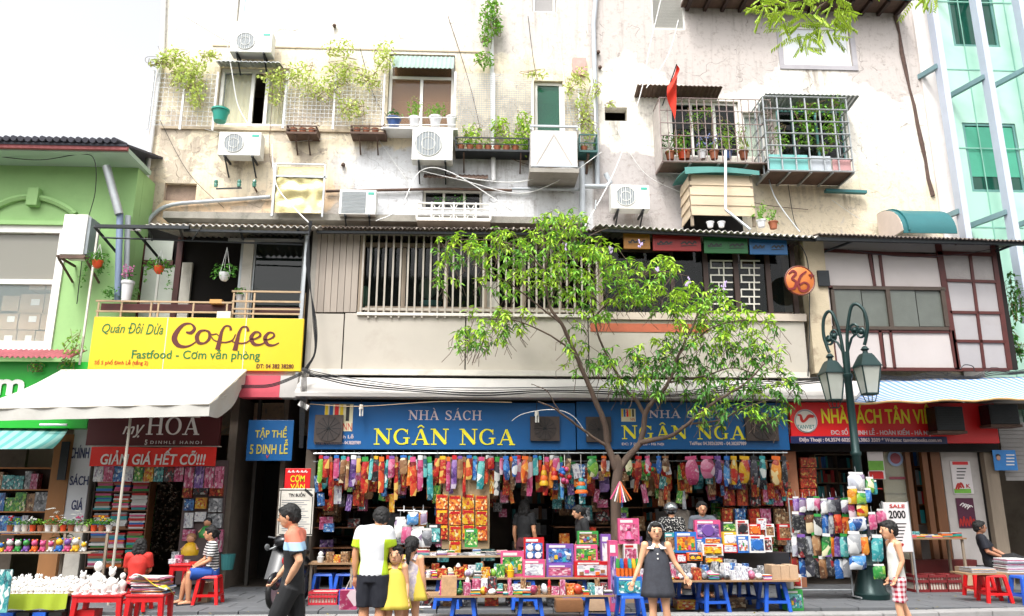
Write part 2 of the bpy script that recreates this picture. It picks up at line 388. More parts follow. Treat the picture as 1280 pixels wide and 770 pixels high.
# ---- main apartment building
XL, XR = W(176, 250, YU).x, W(1172, 250, YU).x
ZR = W(640, 281, YU).z - .15
bld = thing('apartment_building', 'tall old building with peeling cream and grey plaster above the bookshops', 'building', (0, YU, 0))
wins = [(298, -34, 340, 27), (272, 84, 360, 157), (485, 68, 568, 160), (668, 101, 704, 185), (665, -16, 695, 15), (814, -22, 855, 37), (756, 134, 784, 151),
        (978, 33, 1063, 82), (838, 126, 925, 196), (930, 141, 969, 197), (972, 135, 1058, 200), (205, 229, 245, 251), (528, 236, 603, 262), (341, 222, 404, 262)]
wr = [prect(*w, YU) for w in wins]
b = B(); holed_wall(b, XL, XR, 3.0, 15.2, YU, YU + .28, wr); build('wall', b, m_wall, bld)
b = B(); b.box(XL, YU + .28, 3.0, XL + .25, YU + 9, 15.2); b.box(XR - .25, YU + .28, 3.0, XR, YU + 9, 15.2); b.box(XL, YU + 9, 0, XR, YU + 9.25, 15.2)
build('side_wall', b, m_wall, bld)
build('roof', B().box(XL - .1, YU - .1, 15.203, XR + .1, YU + 9.3, 15.4), m_conc, bld)
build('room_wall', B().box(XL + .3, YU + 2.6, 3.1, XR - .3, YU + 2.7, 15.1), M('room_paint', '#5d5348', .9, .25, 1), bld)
b = B()
for z in (WZ(60, YU), WZ(300, YU) + .2): b.box(XL + .28, YU + .29, z - .07, XR - .28, YU + 2.59, z + .07)
build('floor_slab', b, m_conc, bld)
# eave over the top right corner
b = B(); x0, x1, zt = WX(858, .9, 4), WX(1140, .9, 10), WZ(-4, .9, 900)
b.box(x0, .82, zt + .02, x1, YU - .005, zt + .1); build('eave', b, m_rust, bld)
ev = bld
for k in range(13):
    x = x0 + .15 + k * (x1 - x0 - .3) / 12
    build('rafter', B().box(x - .04, .85, zt - .08, x + .04, YU - .006, zt + .018), m_dwood, bld)
build('gutter', B().box(x0 - .05, .75, zt - .02, x1 + .02, .81, zt + .12), m_teal, bld)

def window(r, kind, parent=bld, fr=m_white, name='window', Y=YU, w=.055, split=(.5,), cur=m_curt, pane=m_glassd, ins=.08):
    x0, z0, x1, z1 = r; b = B(); x0 += .012; x1 -= .012; z0 += .012; z1 -= .012; Yf = Y + ins
    b.box(x0, Yf, z0, x0 + w, Yf + .07, z1); b.box(x1 - w, Yf, z0, x1, Yf + .07, z1)
    b.box(x0 + w, Yf, z0, x1 - w, Yf + .07, z0 + w); b.box(x0 + w, Yf, z1 - w, x1 - w, Yf + .07, z1)
    sx = [x0 + w] + [x0 + (x1 - x0) * s for s in split] + [x1 - w]
    zt = z1 - w
    if 'T' in kind:
        zt = z1 - (z1 - z0) * .3; b.box(x0 + w, Yf, zt - w / 2, x1 - w, Yf + .07, zt + w / 2)
    for s in split: xx = x0 + (x1 - x0) * s; b.box(xx - w / 2, Yf, z0 + w, xx + w / 2, Yf + .07, zt - (w / 2 if 'T' in kind else 0))
    f = build(name, b, fr, parent)
    for i in range(len(sx) - 1):
        if 'o' in kind and i == 1: continue
        build('pane', B().box(sx[i], Yf + .03, z0 + w, sx[i + 1], Yf + .036, zt), pane, f)
        if 'c' in kind or ('l' in kind and i == 0) or ('o' in kind and i == 2):
            bb = B(); bb.slab(lambda u, v: (sx[i] + (sx[i + 1] - sx[i]) * u, Yf + .12 + .02 * math.sin(u * 28), z0 + w + (zt - z0 - w) * v), 24, 1, (0, .004, 0)); build('curtain', bb, cur, f)
    if 'T' in kind: build('pane', B().box(x0 + w, Yf + .03, zt + w / 2, x1 - w, Yf + .036, z1 - w), pane, f)
    return f
m_frost = M('frosted_pane', '#bfd3da', .2, .06, 2); m_milk = M('milky_pane', '#d9dde0', .15, .04, 2)
window(wr[0], '', split=(), pane=m_frost, w=.12)
window(wr[1], 'ol', split=(.47, .68), w=.08, pane=m_glassc, cur=M('sunny_curtain', '#e0d2a4', .9, .1, 8))
window(wr[2], 'T', split=(.5,), w=.07, pane=glass('painted_reflection_glass', '#8a6a50', .03, .55))  # brown tint puts a reflection into the pane colour
window(wr[3], '', split=(), w=.07, pane=glass('green_glass', '#1f5a45', .04, .75))
window(wr[4], '', split=(), w=.06, pane=M('dusty_pane', '#8b8886', .3, .1, 2))
window(wr[7], '', split=(.62,), w=.06, pane=m_milk, ins=.02)
window(wr[8], '', split=(.32, .66), fr=m_white, w=.06, pane=m_glassd)
window(wr[9], 'c', split=(.66,), w=.05, cur=M('pale_green_curtain', '#c8d3bf', .9, .08, 5), pane=m_glassc)
window(wr[10], '', split=(.25, .6), fr=m_tealL, w=.05)
x0, z0, x1, z1 = wr[5]; b = B(); b.box(x0, YU + .02, z0, x0 + .04, YU + .09, z1); b.box(x1 - .04, YU + .02, z0, x1, YU + .09, z1); b.box(x0 + .043, YU + .02, z0, x1 - .043, YU + .09, z0 + .04)
f = build('window', b, m_white, bld)
k = int((z1 - z0) / .085); build('shade', B().box(x0 + .041, YU + .11, z0 + .04, x1 - .041, YU + .12, z1), m_iron, f)
for i in range(k): build('louvre', B().rbox(((x0 + x1) / 2, YU + .06, z0 + .07 + i * .085), (x1 - x0 - .09, .07, .008), Euler((rad(-50), 0, 0)).to_matrix()), m_white, f)
x0, z0, x1, z1 = wr[11]; build('brick_infill', B().box(x0 + .004, YU + .12, z0, x1 - .004, YU + .2, z1), M('old_brick', '#8d7a6c', .9, .2, 6, .6), bld)
x0, z0, x1, z1 = wr[12]; f = window(wr[12], '', split=(.35, .7), fr=m_offw)
# plaster band below the top floor and window surrounds
b = B(); x0, z0, x1, z1 = wr[7]; b.box(x0 - .12, YU - .03, z0 - .12, x1 + .12, YU - .003, z0 - .004); b.box(x0 - .12, YU - .03, z0, x0 - .004, YU - .003, z1 + .1); b.box(x1 + .004, YU - .03, z0, x1 + .12, YU - .003, z1 + .1)
build('window_surround', b, M('grey_plaster', '#a5a2a6', .85, .1, 3), bld)
b = B(); b.pbox(200, 160, 480, 163, YU - .05, YU - .003); b.pbox(265, 60, 600, 61.5, YU - .02, YU - .003); build('string_course', b, M('plaster_band', '#b8a890', .9, .2, 4), bld)
# ledge just above the corrugated roof
b = B(); b.pbox(203, 268, 735, 276, YU - .35, YU - .004); build('ledge', b, M('mossy_concrete', '#8a867d', .9, .25, 3, .5, dirt='#3f443b', dirt_amt=.8), bld)
# little hoods over openings
def hood(px0, py0, px1, py1, Yo, m, lab=None, name='window_hood', drop=0):
    a = W(px0, py1, Yo); c = W(px1, py1, Yo); zt = W(px0, py0, YU).z
    b = B(); b.slab(lambda u, v: (a.x + (c.x - a.x) * u, Yo + (YU - .004 - Yo) * v, a.z + (zt - a.z) * v + .012 * math.cos(u * (c.x - a.x) * 60) - drop * u), max(8, int((c.x - a.x) * 40)), 1, (0, 0, .012))
    return build(name, b, m, bld)
hood(797, 122, 903, 106, .95, m_rust)
hood(957, 138, 1074, 117, .75, m_steel)
hood(529, 218, 610, 222, 1.1, m_rust)
hood(490, 70, 567, 84, 1.15, M('grey_green_sheet', '#7f948c', .6, .15, 3))
hood(268, 83, 350, 76, 1.05, m_steel)

# party wall and crack to the right of the tall wall
X2 = W(1176, 240, YU - .06).x + .42
b = B(); b.box(XR + .003, YU - .06, 3.0, X2, YU + 6, 15.0); pw = solo('party_wall', b, M('white_plaster', '#d6d0cc', .9, .08, 1.2, .3, dirt='#a89d92', dirt_amt=.4), 'narrow white plastered wall strip between the peeling wall and the glass building', 'wall')
b = B(); pts = [W(1119 + i * 4.6 + RND.uniform(-2, 2), 20 + i * 22.5, YU - .02) for i in range(11)]
b.tube(pts, [RND.uniform(.025, .06) for _ in pts], 5); build('crack', b, M('dark_crack', '#55433c', .95, .3, 8), bld)

# ---- first floor front of the main building
ff = thing('first_floor_extension', 'projecting first floor built of pale panels, barred windows and red-brown frames', 'building', (0, YE, 3.5))
# slab and white fascia over the shops
XA, XB = W(372, 480, -.3).x, W(1290, 480, -.3).x
zF0, zF1 = WZ(497, -.45), WZ(470, -.45)
b = B(); b.box(W(100, 480, -.3).x, YE + .02, zF0 + .1, XB, YU, zF1 - .06); build('floor_slab', b, m_conc, ff)
m_fascia = M('white_fascia', '#b3afab', .7, .08, 1.5, .2, dirt='#8e857c', dirt_amt=.4)
b = B(); b.add([(XA, -.5, zF0), (XB, -.5, zF0), (XB, -.5, zF0 + .07), (XA, -.5, zF0 + .07), (XB, -.12, zF1), (XA, -.12, zF1), (XB, .015, zF1), (XA, .015, zF1), (XB, .015, zF0), (XA, .015, zF0)],
    [(0, 1, 2, 3), (3, 2, 4, 5), (5, 4, 6, 7), (0, 9, 8, 1), (7, 6, 8, 9), (0, 3, 5, 7, 9), (1, 8, 6, 4, 2)])
build('fascia', b, m_fascia, ff)
b = B(); xP = W(350, 480, -.3).x; b.box(W(300, 480, -.3).x, -.3, zF0, xP, .015, zF1); build('fascia', b, M('pink_panel', '#c04a58', .6, .1, 2), ff)
build('fascia', B().box(xP + .003, -.3, zF0, XA - .003, .015, zF1), m_fascia, ff)
build('cornice', B().pbox(388, 455 + 8, 1012, 470, -.16, -.003), m_offw, ff)
# pale panels
def panel(px0, py0, px1, py1, m=m_panel, Y=YE, d=.05, name='wall_panel'):
    return build(name, B().pbox(px0, py0, px1, py1, Y, Y + d), m, ff, bevel=.004)
for a, c in ((385, 428), (429.5, 581), (582.5, 735)): panel(a, 392, c, 465)
panel(736.5, 401, 1008, 469)
build('sill', B().pbox(446, 391.5, 745, 395, YE - .06, YE + .12), m_offw, ff); build('sill', B().pbox(745, 391, 1008, 400, YE - .05, YE + .12), M('pale_sill', '#b6a99b', .7, .1, 2), ff)
build('painted_band', B().pbox(738, 404.5, 885, 415, YE - .012, YE - .002), M('terracotta_paint', '#a8583c', .7, .2, 3), ff)
for i in range(7): # vertical planks
    a = 391 + i * 8.2; build('plank', B().pbox(a, 288, a + 7.6, 390, YE + .01 * (i % 2), YE + .05), M('pale_plank', '#9c9186', .8, .15, 2, .3, stretch=(1, 1, .2), objvar=.12), ff)
# barred window left (x 450-750) and its room
b = B(); b.pbox(449, 284, 455, 392, .02, .1); b.pbox(449, 305, 760, 310, .12, .2); b.pbox(651, 284, 657, 392, .1, .18); b.pbox(502, 310, 507, 385, .13, .19); b.pbox(555, 310, 560, 385, .13, .19); b.pbox(456, 384, 760, 390, .105, .21); b.pbox(745, 284, 753, 392, .02, .1); b.pbox(605, 310, 609, 385, .13, .19); b.pbox(698, 310, 702, 385, .13, .19)
f = build('barred_window', b, m_wood, ff)
for a, c in ((456, 502), (507, 555), (560, 605), (657, 698)): build('pane', B().pbox(a, 310, c, 384, .155, .16), m_glassd, f)
m_bar = M('painted_bar', '#a39b8f', .5, .15, 3)
for i in range(32):
    a = 452 + i * 9.45
    build('bar', B().pbox(a, 284, a + 2.2, 397 if i % 3 else 394, -.05, -.03), m_bar, f)
b = B(); b.pbox(449, 293, 755, 296, -.028, -.012); b.pbox(449, 386, 755, 389, -.028, -.012); build('rail', b, m_bar, f)
# inner walls of extension
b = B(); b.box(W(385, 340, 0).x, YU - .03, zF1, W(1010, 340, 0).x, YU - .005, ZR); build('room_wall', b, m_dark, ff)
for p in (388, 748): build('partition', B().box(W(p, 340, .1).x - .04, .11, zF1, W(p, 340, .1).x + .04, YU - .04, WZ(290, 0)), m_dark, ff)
# bar-room window group right of the tree (x 755-1000)
b = B(); b.pbox(755, 338, 845, 343, .06, .12); b.pbox(838, 300, 843, 395, .06, .12); b.pbox(755, 312, 838, 315, .06, .12)
for a in (880, 918, 958, 990): b.pbox(a, 305, a + 6, 395, .04, .12)
b.pbox(886, 308, 990, 312, .045, .115); b.pbox(886, 390, 990, 396, .045, .115)
f = build('timber_window', b, m_dwood, ff)
for a, c in ((755, 838), (843, 880), (886, 918), (924, 958), (964, 990)): build('pane', B().pbox(a, 315, c, 390, .085, .09), m_glassd, f)
lat = B()
for a, c in ((888, 916), (926, 950)):
    for k in range(7):
        y = 325 + k * 9; lat.pbox(a, y, c, y + 1.6, .06, .08)
        lat.pbox(a + (k % 2) * 10, y, a + 1.5 + (k % 2) * 10, y + 9, .061, .081); lat.pbox(a + 16, y, a + 17.5, y + 9, .061, .081)
build('lattice', lat, m_offw, f)
build('blind', B().pbox(920, 312, 944, 330, .13, .14), M('bamboo_blind', '#8b6b45', .8, .2, 6), f)
# pillar with peeling paint
build('pillar', B().pbox(1011, 296, 1037, 466, -.06, .2), M('peeling_pillar', '#b5a78e', .9, .1, 2.5, .5, dirt='#74604f', dirt_amt=.9), ff)
# right bay: red-brown framed white panels
m_wp = M('white_board', '#b2aaa7', .5, .05, 1.2, .1, dirt='#a2968c', dirt_amt=.35); m_gp = M('grey_board', '#9b9798', .5, .06, 1.2, .15, dirt='#867c72', dirt_amt=.4)
m_sheet = M('wrinkled_sheet', '#8f8986', .35, .15, 1.6, .9)
def P2(q, Y=0): return W(q[0], q[1], Y)
def frame_line(b, p, q, w=.07, Y=-.03, d=.07):
    a = W(p[0], p[1], Y); c = W(q[0], q[1], Y); b.bar((a.x, Y + d / 2, a.z), (c.x, Y + d / 2, c.z), d, w)
b = B()
fl = [((1020, 312), (1171, 320), .07), ((1020, 303), (1046, 462), .08), ((1087, 316), (1094, 357), .06), ((1100, 317), (1105, 358), .06), ((1173, 305), (1198, 462), .13), ((1194, 300 + 5), (1196, 306), .01),
      ((1046, 461), (1262, 462), .07), ((1100, 413), (1106, 461), .06), ((1113, 413), (1119, 461), .05), ((1191, 413), (1198, 461), .05), ((1241, 306), (1263, 462), .10), ((1213, 318), (1231, 461), .06),
      ((1183, 350), (1247, 352), .06), ((1188, 390), (1253, 391), .06), ((1193, 426), (1258, 427), .06), ((1030, 413), (1188, 414), .07), ((1172, 316), (1243, 318), .08), ((1029, 358), (1180, 360), .05)]
for p, q, w in fl: frame_line(b, p, q, w)
bay = build('bay_frame', b, m_redwood, ff)
for a, c, e, g_, m in ((1024, 316, 1088, 357, m_wp), (1094, 317, 1100, 357, m_wp), (1104, 318, 1174, 358, m_wp), (1046, 415, 1101, 460, m_wp), (1107, 415, 1113, 460, m_wp), (1119, 415, 1192, 460, m_wp), (1030, 360, 1040, 460, m_wp), (1022, 300, 1241, 314, m_gp),
                       (1178, 319, 1215, 350, m_sheet), (1216, 319, 1245, 351, m_sheet), (1187, 353, 1219, 389, m_gp), (1221, 353, 1250, 390, m_gp), (1191, 392, 1224, 426, m_gp), (1226, 392, 1255, 426, m_gp), (1196, 428, 1229, 460, m_gp), (1231, 428, 1260, 460, m_gp)):
    build('board', B().pbox(a - 1, c - 1, e + 1, g_ + 1, 0, .012 + (.001 * (a % 7))), m, ff)
b = B(); b.pbox(1041, 358, 1182, 362, -.05, .06); b.pbox(1041, 408, 1186, 412, -.05, .06); b.pbox(1041, 362, 1045, 408, -.05, .06); b.pbox(1179, 362, 1184, 408, -.05, .06); b.pbox(1110, 362, 1115, 408, -.05, .06)
f = build('sliding_window', b, M('bronze_aluminium', '#4b4038', .45, .15, 4, metal=.3), ff)
for a, c, Y in ((1045, 1078, 0), (1079, 1110, .02), (1115, 1146, 0), (1147, 1179, .02)): build('pane', B().pbox(a, 362, c, 408, Y - .02, Y - .014), M('mesh_pane', '#5c605a', .3, .1, 3), f)
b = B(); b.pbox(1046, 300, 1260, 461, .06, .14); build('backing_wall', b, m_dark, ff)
build('grey_box', B().pbox(1023, 338, 1037, 357, -.12, -.063), m_iron, ff)

# ---- coffee balcony (x 120-385)
zc0 = zF1 + .02
b = B(); b.pbox(108, 463, 384, 470, -.05, .02); build('balcony_edge', b, m_offw, ff)
b = B(); b.box(W(122, 380, 0).x, YE, zF1 - .06, W(386, 380, 0).x, YU, WZ(462, 0)); build('balcony_floor', b, m_conc, ff)
xb0, xb1 = W(155, 350, YU - .1).x, W(388, 350, YU - .1).x
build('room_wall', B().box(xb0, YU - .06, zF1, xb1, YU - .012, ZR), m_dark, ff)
Yb = YU - .2
b = B(); b.pbox(168, 296, 175, 420, Yb, Yb + .1); b.pbox(216, 296, 223, 420, Yb, Yb + .1); b.pbox(175, 325, 216, 331, Yb, Yb + .1)
dr = build('door', b, m_redwood, ff)
for a, c in ((175, 192.5), (195.5, 216)): build('door_panel', B().pbox(a, 331, c, 420, Yb + .04, Yb + .06), M('door_white', '#b9beb4', .5, .08, 3), dr)
build('door_panel', B().pbox(175, 300, 216, 325, Yb + .04, Yb + .06), MATS['door_white'], dr); build('door_stile', B().pbox(192.5, 331, 195.5, 420, Yb + .02, Yb + .06), m_white, dr)
build('wall_strip', B().pbox(223, 328, 236, 420, Yb + .02, Yb + .1), m_offw, ff)
b = B(); b.pbox(297, 298, 302, 420, .55, .62); b.pbox(312, 298, 316, 420, .55, .62); b.pbox(376, 290, 380, 420, .55, .62); b.pbox(285, 298, 380, 302, .54, .6)
gf = build('glazed_screen', b, m_steel, ff); build('pane', B().pbox(316, 300, 376, 420, .58, .586), glass('dark_pane', '#141d1a', .03, .8), gf)
build('screen_post', B().pbox(300, 300, 313, 420, .5, .549), m_offw, gf)
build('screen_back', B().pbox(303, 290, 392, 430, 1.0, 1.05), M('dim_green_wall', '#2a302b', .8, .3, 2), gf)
# railing of the balcony
b = B(); Yr = -.02
for pts in (((120, 376), (290, 380)), ((120, 389), (290, 391)), ((290, 364), (380, 366)), ((290, 376.5), (380, 378)), ((290, 386), (380, 387)), ((290, 392), (380, 393))):
    a = W(*pts[0], Yr); c = W(*pts[1], Yr); b.bar((a.x, Yr, a.z), (c.x, Yr, a.z + (c.z - a.z) * .3), .035)
for a in (121, 150, 187, 196, 240, 282, 290, 306, 316, 379): b.pbox(a, 366 if a > 285 else 378, a + 2.2, 400, Yr - .012, Yr + .012)
rl = build('railing', b, m_tan, ff)
bb = B().pbox(126, 380, 288, 389, .1, .2); build('counter_board', bb, m_redwood, ff); build('counter_board', B().pbox(316, 384, 378, 392, .1, .2), m_redwood, ff)
# posts and pipe at the corner
b = B(); a = W(385, 283, -.1); c = W(376, 500, -.1); b.bar((a.x, -.1, a.z), (a.x - .02, -.1, c.z), .06); build('corner_post', b, m_steel, ff)
b = B(); a = W(123, 285, -.1); b.bar((a.x, -.1, a.z), (a.x, -.1, WZ(460, -.1)), .035); build('corner_post', b, m_offw, ff)
build('wall_edge', B().pbox(384.5, 286, 391, 505, -.005, .3), m_conc, ff)

# ---- corrugated lean-to roofs
def corr(px0, py0, px1, py1, Yo, zback, m, n=1, pitch=.13, amp=.028, names='roof_sheet'):
    a = W(px0, py0, Yo); c = W(px1, py1, Yo)
    for k in range(n):
        u0, u1 = k / n, (k + 1) / n + .004; L = (c.x - a.x) * (u1 - u0); nu = int(L / pitch * 6)
        b = B(); off = RND.uniform(-.008, .008)
        b.slab(lambda u, v: (a.x + (c.x - a.x) * (u0 + (u1 - u0) * u), Yo + (YU - .01 - Yo) * v, a.z + (c.z - a.z) * (u0 + (u1 - u0) * u) * (1) + v * zback + amp * math.cos((a.x + (c.x - a.x) * (u0 + (u1 - u0) * u)) * 2 * PI / pitch) + off), nu, 1, (0, 0, .012))
        build(names, b, m, ff, smooth=60)
m_corr = M('fibre_cement', '#b3afa8', .8, .15, 2, .3, dirt='#5d5853', dirt_amt=.7); m_corr2 = M('rusted_corrugated', '#6a5f57', .8, .25, 2, .4, dirt='#322a26')
corr(182, 281, 400, 284, -.42, .38, m_corr, 3)
corr(400, 284, 752, 288, -.4, .35, m_corr2, 5, .09, .02)
corr(745, 281, 1025, 297, -.5, .4, m_corr, 4)
corr(1025, 293, 1300, 302, -.6, .45, m_corr2, 4, .09, .018)
b = B(); Yo = -.4
b.pbox(118, 281, 236, 285, -.45, -.38)
for a in (118, 165): b.bar(W(a, 283, -.4), W(a + 44, 335, .9), .04)
a = W(128, 297, -.2); c = W(378, 306, -.2); b.tube([a, c], .018)
for px in (186, 225, 300, 372): b.bar(W(px, 286, -.4), W(px + 4, 300, .6), .04)
b.bar(W(230, 288, -.35), W(388, 291, -.35), .05)
b.bar(W(396, 290, -.3), W(752, 293, -.3), .05)
b.bar(W(752, 288, -.38), W(1020, 300, -.38), .06)
b.bar(W(1020, 299, -.5), W(1290, 305, -.5), .07)
for px in (1030, 1243): b.bar(W(px, 318 - 3, 0), W(px + 45, 298, -.5), .04)
b.bar(W(240, 300, -.3), W(252, 284, -.45), .02)
build('roof_frame', b, m_iron, ff)
# ---- ground floor of the main building: piers, beams, shop rooms
gf0 = thing('ground_floor', 'ground floor row of open shopfronts under the white slab', 'building', (0, YS, 0))
zb = zF0 + .1
m_pier = M('orange_pier', '#a0694c', .85, .15, 2, .3, dirt='#5c4336'); m_gwall = M('shop_wall_paint', '#6b6055', .85, .2, 2, dirt='#3f3730')
def gbox(px0, py0, px1, py1, Yf, Yb_, m, name='pier'): return build(name, B().pbox(px0, py0, px1, py1, Yf, Yb_), m, gf0)
def gcol(px0, px1, Yf, Yb_, m, name='pier', py=640):
    x0, x1 = W(px0, py, Yf).x, W(px1, py, Yf).x; return build(name, B().box(x0, Yf, 0, x1, Yb_, zb - .004), m, gf0)
gcol(84, 112, .3, .6, m_offw, py=600); gcol(278, 288, .35, 3.4, m_gwall); gcol(346, 352, .35, 3.4, m_gwall); gcol(378, 391, .25, 3.4, m_gwall)
gcol(984, 1001, .2, 3.4, m_pier); gcol(1185, 1232, .35, 3.4, M('white_shop_wall', '#b4aeaa', .8, .1, 2, dirt='#7e756c'))
gcol(1172, 1184, .3, .45, m_brown, 'door_post'); gcol(1140, 1146, .3, .42, m_brown, 'door_post'); gcol(1161, 1168, .3, .42, m_brown, 'door_post')
xl, xr = W(60, 640, 3.4).x, W(1290, 640, 3.4).x
build('back_wall', B().box(xl, 3.4, 0, xr, 3.55, zb - .005), m_gwall, gf0)
build('ceiling', B().box(xl, YS + .02, zb, xr, 3.55, zb + .1), m_gwall, gf0)
build('interior_floor', B().box(xl, .75, -.05, xr, 3.39, .012), M('shop_floor_tile', '#3c3630', .5, .15, 3), gf0)
build('lintel', B().box(W(390, 500, .1).x, .12, WZ(563, .1), W(1240, 500, .1).x, .3, zb - .006), m_dark, gf0)
# dark passage with a door at its end
build('passage_door', B().pbox(290, 580, 345, 735, 2.6, 2.66), M('black_door', '#15110f', .7, .2, 2), gf0)
gcol(312, 316, .9, 1.0, M('grille_grey', '#3a3733', .6, .2, 3), 'door_post')
# steps and red cabinet of right shop
build('step', B().pbox(1140, 700, 1222, 716, .1, .35), M('red_step', '#5d1512', .6, .2, 3), gf0)
# roller shutter right
b = B(); x0, x1 = W(1255, 580, .3).x, W(1400, 580, .3).x
for k in range(14):
    z = WZ(600, .3) + k * .085; b.box(x0, .3 + .01 * (k % 2), z, x1, .33, z + .08)
build('roller_shutter', b, M('shutter_grey', '#8a8683', .5, .1, 3), gf0)
gcol(1240, 1256, .2, .5, m_wood, 'door_post'); gcol(1232, 1240, .34, .6, m_dark)
# right edge room side
build('side_wall', B().box(W(1290, 600, 1).x + 2.2, .36, 0, W(1290, 600, 1).x + 2.4, 3.4, zb - .01), m_gwall, gf0)

# ---- green building on the left
m_green = M('green_render', '#8fb576', .8, .06, 1.5, .2, dirt='#749c62', dirt_amt=.3)
YG = .5
gb = thing('green_building', 'light green house with arched window and tiled eave left of the tall building', 'building', (-11, YG, 0))
xg = W(162, 300, YG).x; ztop = WZ(208, YG, 80)
win = prect(-60, 281, 76, 436, YG)
b = B(); holed_wall(b, -16, xg, WZ(505, YG, 40), ztop, YG, YG + .3, [win]); b.box(xg - .3, YG + .31, 0, xg, 9, ztop); build('wall', b, m_green, gb)
build('room_wall', B().box(-16, 3.2, 0, xg - .3, 3.3, ztop), M('warm_room', '#8a7a68', .9, .2, 1), gb)
build('soffit', B().box(-16, -.25, ztop + .003, xg + .1, YG + .4, ztop + .1), M('pale_soffit', '#9fb4a2', .8, .06, 1), gb)
build('eave_beam', B().box(-16, -.33, ztop + .03, xg + .1, -.253, ztop + .14), M('faded_red', '#8d4c4c', .8, .15, 2), gb)
for i in range(40):
    x = -16 + i * .145 + (xg + 16 - 40 * .145)
    build('roof_tile', B().lathe([(.06, 0), (.05, .5)], (x, -.42, ztop + .2 + RND.uniform(-.01, .01)), 8, Euler((rad(-75), 0, RND.uniform(-.03, .03))).to_matrix()), M('dark_tile', '#43434d', .8, .2, 4, .4, objvar=.2), gb)
build('roof', B().add([(-16, -.36, ztop + .15), (xg + .1, -.36, ztop + .15), (xg + .1, 3.5, ztop + 1.3), (-16, 3.5, ztop + 1.3)], [(0, 1, 2, 3)]), MATS['dark_tile'], gb, solid=.05)
# arch moulding + keystone
b = B(); ap = []
for k in range(25):
    t_ = k / 24; px = -18 + t_ * 112; py = 268 - 22 * math.sin(PI * t_) ** .8
    ap.append(W(px, py, YG - .05))
b.tube([(p.x, YG - .04, p.z) for p in ap], .07, 6); build('arch_moulding', b, m_green, gb, smooth=50)
build('keystone', B().pbox(33, 234, 47, 256, YG - .16, YG - .003), m_green, gb, bevel=.01)
build('moulding', B().pbox(-60, 275, 80, 280, YG - .1, YG - .003), m_green, gb)
x0, z0, x1, z1 = win
b = B(); fw = .16
b.box(x1 - fw, YG - .04, z0, x1, YG + .1, z1); b.box(x0, YG - .04, z1 - fw * 1.1, x1 - fw, YG + .1, z1); b.box(x0, YG - .04, z0, x1 - fw, YG + .1, z0 + fw)
zm = WZ(352, YG, 30); b.box(x0, YG, zm - .05, x1 - fw, YG + .08, zm + .05)
gwf = build('window', b, m_white, gb)
build('pane', B().box(x0, YG + .03, z0 + fw, x1 - fw, YG + .036, zm - .05), m_glassc, gwf); build('pane', B().box(x0, YG + .05, zm + .05, x1 - fw, YG + .056, z1 - fw), glass('pale_reflecting_pane', '#96948a', .04, .6), gwf)
build('sill', B().box(x0, YG - .1, z0 - .08, x1 + .03, YG - .003, z0 - .003), m_white, gb)
# cartons behind the window
m_card = M('cardboard', '#b09478', .8, .1, 5, objvar=.15)
k = 0
for row, (py, hh) in enumerate(((436, 24), (412, 24), (392, 26), (362, 20))):
    px = -8 + row * 5
    while px < 64:
        w = RND.uniform(20, 32)
        if not (row == 3 and px < 20):
            bb = B().pbox(px, py - hh + RND.uniform(0, 5), min(px + w - 1.5, 67), py, YG + .35, YG + .7); bb.cur = 1
            if RND.random() < .6: bb.pbox(px + w * .45, py - hh * .7, min(px + w * .8, 66), py - hh * .4, YG + .343, YG + .349)
            solo('carton', bb, [m_card, m_white], '%s brown cardboard carton behind the window of the green house, %s row' % (['plain', 'labelled', 'sagging'][k % 3], ['bottom', 'second', 'third', 'top'][row]), 'carton', 'cartons stacked behind the green house window')
            k += 1
        px += w
build('shelf_board', B().box(x0, YG + .33, z0 + .05, x1 - .02, YG + .8, z0 + fw - .004), m_wood, gb)
# ground floor of green house
gg = thing('green_shopfront', 'green fronted ground floor shop at the left edge', 'shop', (-9.5, .3, 0))
b = B(); b.box(-16, -.1, WZ(535, -.1, 40), W(113, 500, -.1).x, .2, WZ(452, -.1, 40)); build('sign_board', b, M('bright_green_sign', '#18a32b', .4, .05, 2, .05), gg)
bb = B(); put_text(bb, 'm', -6, 474, 30, 494, -.13, .03); build('lettering', bb, m_white, gg)
bb = B(); a = W(-40, 446, -.4); c = W(88, 448, -.4)
bb.slab(lambda u, v: (a.x + (c.x - a.x) * u, -.4 + .6 * v, a.z + .25 * v + .02 * math.sin(u * 120)), 120, 1, (0, 0, .01)); build('tin_roof', bb, M('pink_tin', '#a35a62', .6, .2, 3), gg)
build('post', B().box(W(62, 600, .2).x, .2, 0, W(85, 600, .2).x, .35, WZ(545, .2)), M('orange_wood', '#94653a', .7, .15, 3, stretch=(1, 1, .2)), gg)
build('back_wall', B().box(-16, 2.2, 0, xl - .01, 2.3, 3.4), m_gwall, gg); build('ceiling', B().box(-16, .25, WZ(535, -.1, 40) - .12, xl - .01, 2.2, WZ(535, -.1, 40) - .005), m_gwall, gg)

